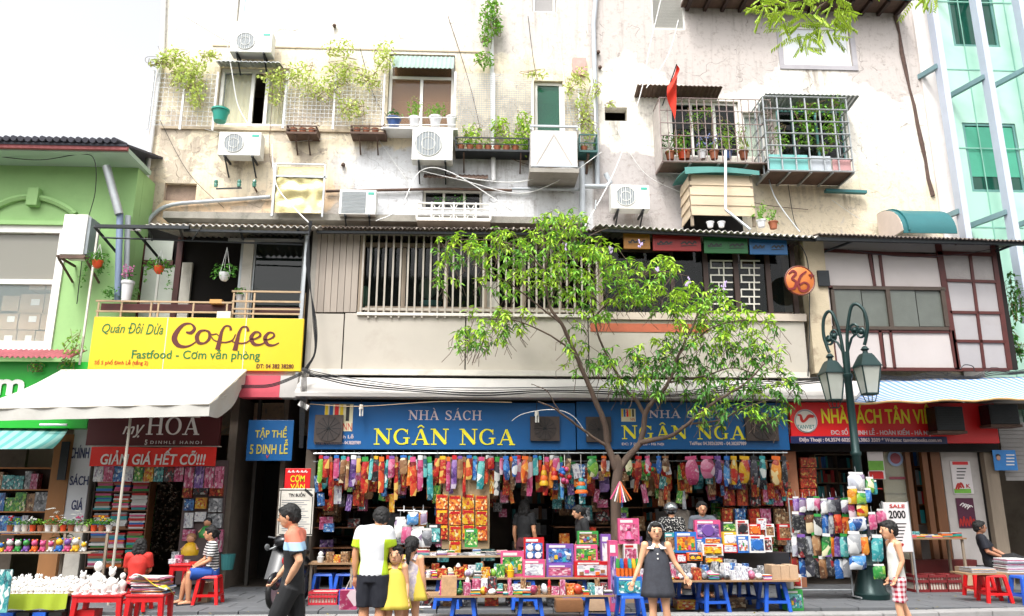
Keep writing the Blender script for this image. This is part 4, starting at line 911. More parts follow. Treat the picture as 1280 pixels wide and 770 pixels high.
# ================================================================== THINGS ON THE FACADE
m_acw = M('ac_white', '#d9d9d4', .45, .05, 3, .05, dirt='#a69d8c', dirt_amt=.3); m_fan = M('fan_grey', '#7f868a', .5, .1, 4); m_slot = M('label_teal', '#3aa28e', .4, .05, 3)
def condenser(px0, py0, px1, py1, Yf, lab, dep=.32, fx=.36, label_=True, fan=True, rot=0, parent_mat=m_acw, grid=True):
    x0, z0, x1, z1 = prect(px0, py0, px1, py1, Yf); t = thing('air_conditioner', lab, 'air conditioner', ((x0 + x1) / 2, Yf + dep, z0 - .02), 'white condenser units on the facades')
    build('casing', B().box(x0, Yf, z0, x1, Yf + dep, z1), parent_mat, t, bevel=.012)
    R_ = (z1 - z0) * .40; cx = x0 + (x1 - x0) * fx; cz = (z0 + z1) / 2 + (z1 - z0) * .02
    if fan:
        build('fan', B().lathe([(R_, 0), (R_, .006)], (cx, Yf - .002, cz), 24, Euler((rad(90), 0, 0)).to_matrix()), m_fan, t)
        g = B()
        for k in range(-4, 5):
            xx = k * R_ / 4.6; h = math.sqrt(max(0, R_ * R_ - xx * xx)); g.tube([(cx + xx, Yf - .014, cz - h), (cx + xx, Yf - .014, cz + h)], .004 if k % 2 else .008, 4)
        for rr in (.98, .5): g.tube([(cx + R_ * rr * math.cos(a * PI / 12), Yf - .012, cz + R_ * rr * math.sin(a * PI / 12)) for a in range(25)], .008, 4)
        build('fan_grille', g, m_acw if grid else m_fan, t)
    build('seam', B().box(x0 + (x1 - x0) * .72, Yf - .002, z0 + .01, x0 + (x1 - x0) * .725, Yf + .001, z1 - .01), m_fan, t)
    if label_: build('maker_plate', B().box(x1 - (x1 - x0) * .22, Yf - .006, z1 - (z1 - z0) * .2, x1 - .05, Yf - .0005, z1 - (z1 - z0) * .1), m_slot, t)
    for f in (.15, .8):
        b = B(); xx = x0 + (x1 - x0) * f; b.box(xx, Yf - .02, z0 - .045, xx + .04, YU - .005, z0 - .004); b.bar((xx + .02, Yf + .05, z0 - .06), (xx + .02, YU - .02, z0 - .36), .03); build('bracket', b, m_iron, t)
    return t
condenser(288, 39, 340, 65, .95, 'white condenser unit high on the wall below the bluish top window')
condenser(273, 165, 326, 194, .95, 'white condenser unit under the window with the green pot')
condenser(515, 161, 566, 200, .85, 'largest white condenser unit, directly below the plant filled window', label_=False, fx=.4)
condenser(764, 231, 812, 261, .8, 'white condenser unit beside the grey drain pipe elbow', fx=.38)
t = condenser(424, 237, 470, 268, .9, 'grey faced condenser unit sitting on the ledge above the barred window', fan=False)
x0, z0, x1, z1 = prect(427, 239, 457, 266, .89); g = B()
for k in range(16): g.box(x0, .893, z0 + (z1 - z0) * k / 16, x1, .898, z0 + (z1 - z0) * (k + .6) / 16)
build('fin_grille', g, m_fan, t)
# tall unit at the corner of the green house, seen from the side
x0, z0, x1, z1 = prect(77, 268, 117, 318, -.2); t = thing('air_conditioner', 'tall white condenser unit on rusty bracket at the green wall corner', 'air conditioner', (x0, .4, z0 - .1))
build('casing', B().box(x0, -.2, z0, x1 - .16, .25, z1), m_acw, t, bevel=.01); build('side_grille', B().box(x1 - .158, -.17, z0 + .02, x1 - .1, .23, z1 - .05), m_fan, t)
b = B(); b.bar((x0, -.25, z0 - .05), (x0, .48, z0 - .05), .04); b.bar((x1 - .1, -.25, z0 - .05), (x1 - .1, .48, z0 - .05), .04); b.bar((x0, -.2, z0 - .07), (x0 + .0, .48, z0 - .4), .035); b.bar((x1 - .1, -.2, z0 - .07), (x1 - .1, .48, z0 - .4), .035); b.box(x0, -.22, z0 - .09, x1 - .1, -.17, z0 - .02); build('bracket', b, m_rust, t)
# black loudspeaker like boxes under the right awning
for a, b_, c, d, lab in ((1170, 508, 1205, 538, 'black condenser unit hung in front of the red sign'), (1237, 505.5, 1274, 530, 'black box unit at the right edge under the striped awning')):
    x0, z0, x1, z1 = prect(a, b_, c, d, -.55); t = thing('air_conditioner', lab, 'air conditioner', ((x0 + x1) / 2, -.3, z0 - .06))
    build('casing', B().box(x0, -.55, z0, x1, -.23, z1), m_black, t, bevel=.01)
    g = B()
    for k in range(12): g.box(x0 + .03, -.56, z0 + .03 + (z1 - z0 - .06) * k / 12, x1 - .03, -.552, z0 + .03 + (z1 - z0 - .06) * (k + .5) / 12)
    build('front_grille', g, m_iron, t); build('tray', B().box(x0 - .02, -.57, z0 - .06, x1 + .02, -.22, z0 - .006), m_rust, t)

# pipes and cables
def pipe(name, pts, r, m, lab, cat='pipe', group=None, n=8, k=1, px=True):
    P = [W(a, b_, c) for a, b_, c in pts]
    if k > 1: P = [Vector(q) for q in catmull([tuple(p) for p in P], k)]
    b = B(); b.tube(P, r, n); return solo(name, b, m, lab, cat, group, smooth=50)
Yp = YU - .08
pipe('drain_pipe', [(613, 0 - 40, Yp), (617, 226, Yp)], .055, m_wpvc, 'white drain pipe running down beside the trellis near mid wall')
pipe('drain_pipe', [(748, -40, Yp), (742, 30, Yp), (747, 231, Yp)], .06, m_pvc, 'long grey drain pipe left of the small square hole')
b = B(); b.tube([W(x, y, YU - .2) for x, y in ((727, 203), (728, 232), (728, 279))], .07, 8); b.tube([W(x, y, YU - .2) for x, y in ((728, 233), (757, 233), (763, 228), (757, 217))], .06, 8); b.tube([W(x, y, YU - .1) for x, y in ((640, 236), (727, 237))], .035, 8)
solo('waste_pipe', b, m_pvc, 'branched grey waste pipe with elbow under the boxed balcony', 'pipe', smooth=50)
pipe('drain_pipe', [(206, -30, Yp), (203, 60, Yp), (176, 282, Yp)], .055, m_wpvc, 'white drain pipe along the left edge of the tall wall')
pipe('conduit', [(182, 284, Yp), (192, 268, Yp), (215, 256, Yp), (270, 251, Yp), (338, 246, Yp)], .045, m_pvc, 'grey conduit curving up from the roof towards the insulators', k=4)
pipe('conduit', [(407, 239, Yp), (560, 236, Yp), (640, 238, Yp)], .035, m_rust, 'thin dull pipe crossing the bluish wall band')
pipe('stove_pipe', [(133, 208, .1), (149, 268, .2)], .09, m_steel, 'slanted steel stove pipe on the green wall')
pipe('drain_pipe', [(150, 268, .25), (147, 376, .25)], .07, M('blue_grey_pipe', '#7888a4', .5, .1, 3), 'blue grey drain pipe beside the balcony corner')
pipe('drain_pipe', [(160, 270, .45), (157, 376, .45)], .06, m_pvc, 'pale drain pipe running down next to the blue grey one')
pipe('metal_pole', [(745, 250, .2), (744, 262, .2)], .02, m_steel, 'short stub pole on the roof edge')
def cable(pts, r, m, lab, k=5, name='cable', cat='cable', jit=0, n=5): return pipe(name, pts, r, m, lab, cat, None, n, k)
strs = []
b = B()
for j in range(9):
    o = j * .9 - 4 + RND.uniform(-1, 1)
    b.tube([Vector(q) for q in catmull([tuple(W(x, y + o * f, -.56 - .01 * j)) for x, y, f in ((378, 462, .5), (400, 470, 1), (450, 480, 1.4), (520, 487, 1), (600, 491, 1.5), (680, 488, .9), (750, 489, 1.2), (830, 494, .8), (925, 485, 1.3), (1000, 478, 1), (1060, 472, 1.2))], 5)], RND.uniform(.004, .009), 5)
solo('cable_bundle', b, m_cable, 'thick bundle of black cables sagging along the white fascia', 'cables')
b = B()
for j in range(5): b.tube([Vector(q) for q in catmull([tuple(W(x + j * 1.1 * f, y, -.48)) for x, y, f in ((386, 276, 1), (387, 330, -1), (391, 400, 1), (393, 440, .4), (380, 463, 1), (376, 490, 1.5), (374, 560, 1))], 5)], RND.uniform(.006, .011), 5)
for j in range(3): b.tube([Vector(q) for q in catmull([tuple(W(x, y + j * 1.5, -.5)) for x, y in ((378, 465), (340, 480), (300, 482), (270, 488))], 5)], .01, 5)
solo('cable_bundle', b, m_cable, 'vertical bundle of black cables down the corner post', 'cables')
b = B()
for j in range(5): b.tube([Vector(q) for q in catmull([tuple(W(x, y + (j - 2) * 1.6 * f, -.2)) for x, y, f in ((1090, 470, 1), (1130, 473, .6), (1170, 469, 1.2), (1215, 472, .5), (1240, 464, 1.5), (1266, 466, .6), (1290, 462, 1))], 5)], RND.uniform(.005, .01), 5)
b.tube([Vector(q) for q in catmull([tuple(W(x, y, -.2)) for x, y in ((1200, 461), (1206, 456), (1216, 458), (1218, 464))], 5)], .01, 5)
solo('cable_bundle', b, m_cable, 'tangle of black cables below the red framed bay', 'cables')
cable([(640, 263, .8), (565, 216, .9), (525, 214, .9), (500, 260, .7), (470, 276, .2)], .012, m_wcable, 'white cable drooping past the small balustrade window')
cable([(528, 214, 1), (580, 226, 1), (650, 242, 1), (705, 222, 1), (752, 190, 1)], .011, m_wcable, 'white cable slung from the hood to the grey drain pipe')
cable([(570, 221, 1.1), (640, 228, 1), (690, 218, 1), (722, 214, 1)], .01, m_wcable, 'upper white cable crossing toward the boxed balcony')
cable([(826, 0, .9), (812, 60, .9), (800, 120, .7), (770, 210, .7), (730, 285, 0)], .012, m_wcable, 'white cable falling from the louvred window to the roof')
cable([(848, 25, .9), (835, 70, .9), (808, 110, .7)], .012, m_wcable, 'short white cable beside the red flag')
cable([(340, 180, 1), (345, 230, .8), (370, 262, .3), (386, 278, -.3)], .013, m_wcable, 'white cable looping below the left condenser')
cable([(284, 55, 1), (290, 90, 1.1), (297, 130, 1.1), (310, 155, 1.1)], .012, m_wcable, 'white cable hanging down across the left curtained window')
cable([(955, 195, 1.1), (968, 245, 1), (1000, 290, .2)], .014, m_steel, 'steel guy wire right of the timber hut')
cable([(386, 505, -.35), (450, 508, -.5), (550, 502, -.5), (640, 503, -.5)], .007, m_tan, 'thin yellow wire strung along the blue sign top')
cable([(640, 526, -.6), (655, 517, -.8), (690, 512, -.9), (716, 520, -.9), (735, 545, -.8)], .007, m_wcable, 'thin white wire tangled in the tree twigs')
cable([(0, 196, .1), (50, 200, 0), (100, 193, -.1), (118, 200, -.2), (119, 240, 0), (108, 285, .3), (96, 380, .4)], .009, m_cable, 'thin black wire crossing the green wall', k=6)
cable([(1060, 312, -.3), (1130, 321, -.3), (1200, 318, -.3), (1255, 308, -.4)], .007, m_cable, 'thin black wire under the right roof edge')
cable([(1000, 306, -.3), (1010, 330, -.2), (1012, 400, -.15), (1010, 470, -.2)], .012, m_cable, 'black cable down the peeling pillar')
# insulators
b = B()
t = thing('insulator_bar', 'iron bar with glass insulators on the wall above the mossy ledge', 'insulator', tuple(W(287, 236, 1.2)))
build('bar', B().bar(W(270, 236, 1.2), W(302, 235, 1.2), .03), m_iron, t)
for a, c in ((270, 229), (299, 229)): p = W(a, c, 1.2); build('insulator', B().lathe([(.04, -.09), (.05, -.02), (.035, 0), (.05, .03), (.03, .08)], p, 10), M('green_glass_knob', '#46796a', .2, .1, 3), t, smooth=60)
t = thing('insulator', 'single green glass insulator right of the insulator bar', 'insulator', tuple(W(318, 238, 1.2))); p = W(318, 229, 1.2); build('knob', B().lathe([(.04, -.09), (.05, -.02), (.035, 0), (.05, .03), (.03, .08)], p, 10), MATS['green_glass_knob'], t); build('bracket', B().bar(W(318, 234, 1.2), W(321, 240, YU), .03), m_rust, t)
# yellowed foil panel
t = thing('foil_screen', 'crumpled yellowish foil sheet on a steel frame above the roof', 'screen', tuple(W(373, 268, .9)))
x0, z0, x1, z1 = prect(344, 221, 403, 266, .9); bb = B(); bb.slab(lambda u, v: (x0 + (x1 - x0) * u, .9 + .05 * mnoise.noise((u * 5, v * 4, 1)), z0 + (z1 - z0) * v), 24, 20, (0, .006, 0)); build('foil', bb, M('yellow_foil', '#c9bd8a', .25, .2, 3, .6, metal=.55), t, smooth=40)
bb = B(); bb.box(x0, .93, z1 + .02, x1, .94, z1 + .25); build('upper_foil', bb, MATS['yellow_foil'], t)
b = B(); b.bar((x0 - .03, .88, z0 - .1), (x0 - .03, .88, z1 + .3), .05); b.bar((x1 + .03, .88, z0 - .1), (x1 + .03, .88, z1 + .3), .04); b.bar((x0, .88, z1), (x1 + .08, .88, z1 - .01), .04); b.bar((x0 - .08, .88, z1 + .3), (x1, .88, z1 + .3), .03); build('frame', b, m_steel, t)

# green pot, flower pots on the window grille
def leaf_pts(L, w, fold=.15, curve=.2):
    vs = [(0, 0, 0), (L * .35, -w / 2, w * fold), (L * .35, 0, 0), (L * .35, w / 2, w * fold), (L * .75, -w * .3, -L * curve * .4), (L * .75, 0, -L * curve * .5), (L * .75, w * .3, -L * curve * .4), (L, 0, -L * curve)]
    return vs, [(0, 1, 2), (0, 2, 3), (1, 4, 5, 2), (2, 5, 6, 3), (4, 7, 5), (5, 7, 6)]
LS, LF = leaf_pts(1, 1)
def add_leaf(b, p, L, w, yaw, pit, roll=0):
    m = Euler((roll, pit, yaw)).to_matrix(); b.add([Vector(p) + m @ Vector((v[0] * L, v[1] * w, v[2] * L * (.6 if v[1] == 0 else .6))) for v in LS], LF)
def leafmat(name, c, c2, tr=.5):
    if name in MATS: return MATS[name]
    t = NT(name); p = t.pos(); n1 = t.noise(p, 2.6, 3); n2 = t.noise(p, 23, 2)
    col = t.mix(t.rng(t.math('ADD', t.math('MULTIPLY', n1, .5), t.math('MULTIPLY', n2, .5)), .38, .62), hx(c), hx(c2))
    t.out(col, .45, 0, None, spec=.4)
    tb = t.n('ShaderNodeBsdfTranslucent'); t.t.links.new(col, tb.inputs[0]); mx = t.n('ShaderNodeMixShader', {0: tr * .5}); t.t.links.new(t.b.outputs[0], mx.inputs[1]); t.t.links.new(tb.outputs[0], mx.inputs[2])
    t.t.links.new(mx.outputs[0], t.t.nodes['Material Output'].inputs[0]); MATS[name] = t.m; return t.m
lf_young_lit = leafmat('young_lit_leaf', '#8cbc2c', '#bcdc46'); lf_mid = leafmat('mid_leaf', '#5c9a2c', '#8fbe42'); lf_dark = leafmat('dark_leaf', '#356d24', '#558c34'); lf_pale = leafmat('pale_vine_leaf', '#b4c860', '#d4e088', .7); lf_pot = leafmat('pot_leaf', '#2f6a24', '#5f9a34')
def bush(b, c, r, n, L=.09, w=.04, rnd=RND, droop=0):
    for _ in range(n):
        d = Vector((rnd.gauss(0, 1), rnd.gauss(0, 1), rnd.gauss(0, 1))).normalized() * rnd.random() ** .4
        p = Vector(c) + Vector((d.x * r[0], d.y * r[1], d.z * r[2])); add_leaf(b, p, L * rnd.uniform(.7, 1.3), w, rnd.uniform(0, 6.28), rnd.uniform(-.5, .9) + droop, rnd.uniform(-.6, .6))
def potted(px, py, Y, r, h, potm, lab, leafm=lf_pot, br=(.16, .16, .16), n=60, cat='potted plant', L=.09, group=None, up=None, flowers=None, prof=None):
    p = W(px, py, Y); t = thing('potted_plant', lab, cat, tuple(p), group)
    build('pot', B().lathe(prof or [(r * .7, 0), (r * .95, h * .85), (r * 1.08, h * .86), (r * 1.08, h), (r * .95, h), (r * .9, h * .9)], p, 14), potm, t, smooth=40)
    if n:
        b = B(); c = p + Vector((0, 0, h + (up if up is not None else br[2] * .7))); bush(b, c, br, n, L, L * .42)
        for _ in range(6): q = c + Vector((RND.uniform(-.5, .5) * br[0], RND.uniform(-.5, .5) * br[1], RND.uniform(-.2, .6) * br[2])); b.tube([p + Vector((0, 0, h * .9)), q], .006, 4)
        tag(build('foliage', b, leafm, t), kind='stuff')
    if flowers:
        b = B()
        for _ in range(flowers[1]): b.ball(c + Vector((RND.uniform(-.8, .8) * br[0], RND.uniform(-1, .2) * br[1], RND.uniform(-.2, 1) * br[2])), .02, 5, 3)
        tag(build('flowers', b, flowers[0], t), kind='stuff')
    return t
m_pteal = M('teal_pot', '#1f8f7d', .4, .08, 3); m_pwh = M('white_pot', '#d6d6d8', .4, .05, 3); m_por = M('orange_pot', '#cf4a1e', .5, .08, 3); m_pclay = M('clay_pot', '#9a5a3c', .7, .15, 4); m_pblue = M('blue_pot', '#2f4f86', .4, .1, 3)
potted(274.5, 152, 1.0, .19, .3, m_pteal, 'round green plastic pot hung at the left window corner', n=10, L=.06, up=.0)
potted(492, 159, 1.05, .16, .22, m_pblue, 'blue planter with variegated leaves, left on the white window sill', n=40, br=(.2, .15, .12)); potted(518, 159, 1.05, .13, .24, m_pwh, 'white urn with feathery plant, left of the two white urns', leafm=lf_mid, n=90, br=(.17, .14, .32), L=.08)
potted(544, 159, 1.05, .14, .26, m_pwh, 'white urn with the bushy bonsai in the middle of the window', leafm=lf_mid, n=150, br=(.27, .17, .22), L=.07); potted(564, 158, 1.05, .12, .24, m_pwh, 'small white urn at the right end of the window sill', n=14, L=.05, up=0)
b = B()
for q in ((482, 156, 570, 156), (482, 147, 570, 147)): b.tube([W(q[0], q[1], .9), W(q[2], q[3], .9)], .012)
b.pbox(478, 159.3, 572, 161.0, .9, YU - .004)
solo('sill_rail', b, m_wpvc, 'white rail shelf holding the urns below the plant filled window', 'shelf')
# trellises
def trellis(px0, py0, px1, py1, lab, sx=.09, sz=.09, Y=1.2):
    x0, z0, x1, z1 = prect(px0, py0, px1, py1, Y); b = B(); r = .0035
    for i in range(int((x1 - x0) / sx) + 1): b.box(x0 + i * sx - r, Y - r, z0, x0 + i * sx + r, Y + r, z1)
    for i in range(int((z1 - z0) / sz) + 1): b.box(x0, Y - 3 * r, z0 + i * sz - r, x1, Y - r - .0005, z0 + i * sz + r)
    t = thing('trellis', lab, 'trellis', ((x0 + x1) / 2, Y, z0)); tag(build('wire_mesh', b, m_steel, t), kind='stuff')
    for x in (x0 - .03, (x0 + x1) / 2, x1 + .03): build('post', B().box(x - .022, Y - .02, z0 - .1, x + .022, Y + .02, z1 + .02), m_wpvc, t)
    return t
trellis(358, 92, 478, 157, 'wire trellis thick with pale vines between the two left windows', .1, .1); trellis(570, 92, 664, 172, 'fine wire trellis right of the plant filled window', .055, .055); trellis(190, 90, 268, 157, 'wire trellis at the left edge of the wall', .12, .12); trellis(706, 110, 742, 186, 'narrow wire trellis beside the drain pipe', .07, .07)
def vine(lab, anchors, n, L=.095, m=lf_pale, Y=1.12, name='climbing_vine'):
    n = int(n * 5.5); t = thing(name, lab, 'vine', tuple(W(anchors[0][0], anchors[0][1], Y)))
    st = B(); b = B()
    for (ax, ay, rx, ry) in anchors:
        c = W(ax, ay, Y); R_ = Vector((rx / 62, .14, ry / 48)); bush(b, c, R_, int(n * rx * ry / 600) + 6, L, L * .5, droop=.2)
        for _ in range(4):
            q = [c + Vector((RND.uniform(-1, 1) * R_.x, RND.uniform(-.1, .1), RND.uniform(-1, 1) * R_.z)) for _ in range(4)]; st.tube([Vector(v) for v in catmull([tuple(v) for v in q], 4)], .006, 4)
    tag(build('foliage', b, m, t), kind='stuff'); tag(build('stems', st, M('vine_stem', '#7c6a4a', .8, .2, 4), t), kind='stuff'); return t
vine('pale green vine spreading over the left corner trellis', [(215, 72, 26, 14), (240, 85, 24, 16), (200, 78, 18, 5), (245, 115, 16, 22), (262, 68, 20, 6), (228, 98, 18, 14)], 60)
vine('pale yellow green vine covering the trellis right of the left window', [(370, 92, 32, 16), (430, 90, 36, 16), (345, 110, 14, 22), (400, 110, 34, 16), (460, 100, 20, 14), (480, 70, 18, 22), (425, 60, 26, 12), (440, 135, 26, 14), (340, 95, 22, 8)], 42)
vine('bright green creeper growing down the white drain pipe', [(612, 20, 17, 18), (608, 45, 10, 14), (622, 34, 8, 12), (616, 5, 12, 8), (606, 75, 16, 12)], 70, m=lf_mid)
vine('pale creeper hanging on the narrow trellis by the drain pipe', [(725, 95, 16, 14), (730, 130, 14, 24), (712, 110, 8, 14), (735, 160, 16, 14), (762, 130, 9, 4), (745, 110, 8, 12), (670, 92, 24, 4)], 36)
vine('light green leafy plants spilling over the long planter', [(590, 168, 16, 14), (625, 158, 14, 16), (655, 160, 14, 22), (660, 182, 12, 12), (640, 175, 14, 10)], 60, m=lf_young_lit)
def planter(px0, py0, px1, py1, Y, m, lab, dead=False):
    x0, z0, x1, z1 = prect(px0, py0, px1, py1, Y); t = thing('planter', lab, 'planter', ((x0 + x1) / 2, YU, z0), 'planter shelves on the upper wall')
    build('trough', B().box(x0, Y, z0, x1, YU - .004, z0 + .05), m, t)
    b = B(); b.box(x0, Y, z0 + .05, x0 + .03, YU - .01, z1); b.box(x1 - .03, Y, z0 + .05, x1, YU - .01, z1); b.box(x0, Y - .02, z1 - .03, x1, Y - .001, z1); b.box(x0, Y - .02, (z0 + z1) / 2 - .01, x1, Y - .001, (z0 + z1) / 2 + .01); build('rail', b, m, t)
    for x in (x0 + .2, x1 - .2): build('bracket', B().bar((x, Y + .05, z0 - .01), (x, YU - .01, z0 - .35), .03), m_rust, t)
    n = int((x1 - x0) / .22)
    for i in range(n):
        c = Vector((x0 + .13 + i * .21, Y + .14, z0 + .05)); build('pot', B().lathe([(.06, 0), (.085, .13), (.09, .14)], c, 9), m_pclay, t)
    b = B()
    for i in range(n * (3 if dead else 14)): c = Vector((RND.uniform(x0, x1), Y + .12, z0 + .2 + RND.random() * .12)); add_leaf(b, c, .12, .035, RND.uniform(0, 6.28), RND.uniform(-.6, 1.2))
    tag(build('foliage', b, M('dry_stem', '#5d4336', .9, .2, 4) if dead else lf_mid, t), kind='stuff')
planter(358, 157, 396, 167, 1.0, m_rust, 'short rusty planter shelf with dry plants, left of the other one', True); planter(438, 157, 482, 167, 1.0, m_rust, 'short rusty planter shelf with dry plants next to the white window', True)
planter(569, 172, 662, 189, .95, m_iron, 'long dark railed planter shelf with clay pots under the fine trellis'); planter(724, 168, 747, 190, .95, M('dark_teal_metal', '#1f4f4c', .5, .1, 3), 'short dark teal planter rack right of the boxed balcony')
# boxed balcony
t = thing('boxed_balcony', 'small balcony boxed in with pale sheet panel and grey rail', 'balcony', tuple(W(692, 222, .9)))
x0, z0, x1, z1 = prect(663.5, 163, 721.5, 207, .6); build('panel', B().box(x0, .6, z0, x1, .62, z1), M('pale_sheet', '#c4c0bd', .5, .08, 1.5, .15, dirt='#97877a'), t); build('side_panel', B().box(x0, .623, z0, x0 + .02, YU - .01, z1), MATS['pale_sheet'], t); build('side_panel', B().box(x1 - .02, .623, z0, x1, YU - .01, z1), MATS['pale_sheet'], t)
b = B(); b.bar((x0 - .02, .58, z1 + .09), (x1 + .02, .58, z1 + .09), .045); b.bar((x0, .58, z1), (x0, .58, z1 + .09), .03); b.bar((x1, .58, z1), (x1, .58, z1 + .09), .03); b.bar((x0, .595, z0 - .02), (x1, .595, z0 - .02), .03); build('rail', b, m_pvc, t)
for s_ in (0, 1): a = (x0 + .12, z0 + .02) if s_ == 0 else (x1 - .12, z0 + .02); build('brace', B().bar((a[0], .592, a[1]), ((x0 + x1) / 2, .592, z1 - .1), .006, .02), M('faint_rust', '#b9b0a8', .6, .1, 3), t)
build('floor', B().box(x0 - .03, .58, z0 - .17, x1 + .03, YU - .006, z0 - .07), m_conc, t)
# balustrade window box
t = thing('balustrade', 'small white ornamental balustrade below the narrow hooded opening', 'balustrade', tuple(W(566, 275, .9)))
x0, z0, x1, z1 = prect(521, 254, 613, 273, .85); b = B()
for f in (0, .33, .66, 1): b.box(x0, .85, z0 + (z1 - z0) * f - .015, x1, .9, z0 + (z1 - z0) * f + .015)
for f in (0, .2, .35, .5, .65, .8, 1): x = x0 + (x1 - x0) * f; b.box(x - .018, .84, z0 - .02, x + .018, .91, z1 + .02)
for f in (.27, .5, .73):
    for s_ in (-1, 1): b.bar((x0 + (x1 - x0) * f - .09 * s_, .875, z0), (x0 + (x1 - x0) * f + .09 * s_, .875, z1), .012, .02)
build('frame', b, m_white, t); build('base', B().box(x0, .82, z0 - .07, x1, YU - .01, z0 - .025), m_offw, t)
b = B(); bush(b, W(550, 249, 1.1), (.2, .08, .1), 30, .06, .03); bush(b, W(575, 249, 1.1), (.2, .08, .1), 30, .06, .03); solo('sill_plants', b, lf_dark, 'small dark plants behind the white balustrade', 'plants')['kind'] = 'stuff'
# ---- caged balconies
def cage(px0, py0, px1, py1, Yf, nx, nz, lab, m, label_b, r=.012, dz=.0, side=True):
    x0, z0, x1, z1 = prect(px0, py0, px1, py1, Yf); t = thing('caged_balcony', lab, 'cage', ((x0 + x1) / 2, YU, z0))
    for i in range(nx + 1): x = x0 + (x1 - x0) * i / nx; build('bar', B().tube([(x, Yf, z0), (x, Yf, z1)], r, 5), m, t)
    for i in range(nz + 1): z = z0 + (z1 - z0) * i / nz; build('cross_bar', B().tube([(x0, Yf - .015, z), (x1, Yf - .015, z)], r, 5), m, t)
    for x in (x0, x1):
        for i in range(nz + 1): z = z0 + (z1 - z0) * i / nz; build('cross_bar', B().tube([(x, Yf, z), (x, YU - .01, z)], r, 5), m, t)
        for k in (1, 2): build('bar', B().tube([(x, Yf + (YU - Yf) * k / 3, z0), (x, Yf + (YU - Yf) * k / 3, z1)], r, 5), m, t)
    for k in range(5): x = x0 + (x1 - x0) * k / 4; build('floor_bar', B().box(x - .02, Yf, z0 - .04, x + .02, YU - .01, z0), m, t)
    build('floor_board', B().box(x0, Yf + .05, z0 + .002, x1, YU - .02, z0 + .03), m_rust, t)
    return t, (x0, z0, x1, z1)
c1, r1 = cage(826, 124, 966, 203, .75, 15, 5, 'wide rusty wire cage full of flowers with the red flag', M('pinkish_iron', '#8b7a76', .6, .2, 4), '')
build('side_screen', B().box(r1[0] - .02, .78, r1[1], r1[0] - .003, YU - .01, r1[3] - .1), M('slatted_screen', '#b3aba6', .7, .2, 3, .5), c1)
c2, r2 = cage(957, 122, 1062, 214, .6, 6, 6, 'grey steel cage full of climbing greenery at the right', m_steel, '', .02)
build('lower_panel', B().box(r2[0] + .05, .64, r2[1] + .04, r2[0] + (r2[2] - r2[0]) * .48, .66, r2[1] + .42), m_tealL, c2); build('lower_panel', B().box(r2[0] + (r2[2] - r2[0]) * .5, .64, r2[1] + .04, r2[0] + (r2[2] - r2[0]) * .75, .66, r2[1] + .4), m_pvc, c2); build('lower_panel', B().box(r2[0] + (r2[2] - r2[0]) * .77, .645, r2[1] + .06, r2[2] - .03, .66, r2[1] + .36), M('faded_pink', '#b98b8b', .6, .1, 3), c2)
vine('dense green creeper filling the steel cage', [(1015, 135, 30, 9), (1045, 130, 14, 12), (1005, 160, 18, 26), (975, 172, 12, 16), (1040, 160, 14, 22), (1030, 185, 14, 8)], 40, .1, lf_mid, .85)
k = 0
for px, py, pm, lm, n, br, fl, lab in ((838, 200, m_pclay, lf_dark, 90, (.22, .2, .3), None, 'dark bushy shrub in a clay pot at the left end of the flower cage'), (858, 199, m_pclay, lf_mid, 50, (.14, .12, .35), None, 'tall thin plant in the flower cage'), (878, 199, m_pwh, lf_mid, 30, (.2, .15, .2), ('#8e93c8', 26), 'white pot of lilac flowers in the flower cage'),
     (893, 199, m_pclay, lf_mid, 30, (.18, .15, .24), ('#7a86c4', 22), 'clay pot of blue flowers in the flower cage'), (910, 199, m_pblue, lf_young_lit, 50, (.16, .14, .36), None, 'yellow green tall plant in the flower cage'), (930, 199, m_pclay, lf_pale, 26, (.16, .14, .26), None, 'sparse pale plant right in the flower cage'), (853, 199, m_por, lf_mid, 24, (.1, .1, .25), ('#d0482c', 6), 'orange flowered pot behind the flag')):
    potted(px, py, 1.0 + .06 * (k % 3), .11, .2, pm, lab, lm, br, n, group='pots inside the flower cage', flowers=(M('petal_' + fl[0], fl[0], .6, .1, 5), fl[1]) if fl else None); k += 1
vine('sparse pale climber on the wire of the flower cage', [(868, 150, 16, 18), (905, 165, 16, 20), (885, 140, 12, 8), (925, 170, 12, 18), (848, 180, 10, 20)], 26, .07, lf_mid, .85)
# flag
t = thing('flag', 'red flag drooping from a slanted pole in front of the flower cage', 'flag', tuple(W(836, 150, .45)))
build('pole', B().tube([W(846, 80, .3), W(828, 132, .9)], .015), m_iron, t)
b = B(); A0 = W(846, 81, .32); A1 = W(834, 108, .62)
def flagp(u, v):
    px = 846 - 12 * v + u * (3 + 4 * v) + 2.5 * math.sin(u * 5 + v * 3); py = 81 + 27 * v + u * (16 + 26 * v); return tuple(W(px, py, .34 + .28 * v + .07 * math.sin(u * 7 + v * 4)))
b.slab(flagp, 14, 10, (0, .004, 0)); build('cloth', b, M('flag_red', '#d8321c', .6, .08, 3), t, smooth=60)
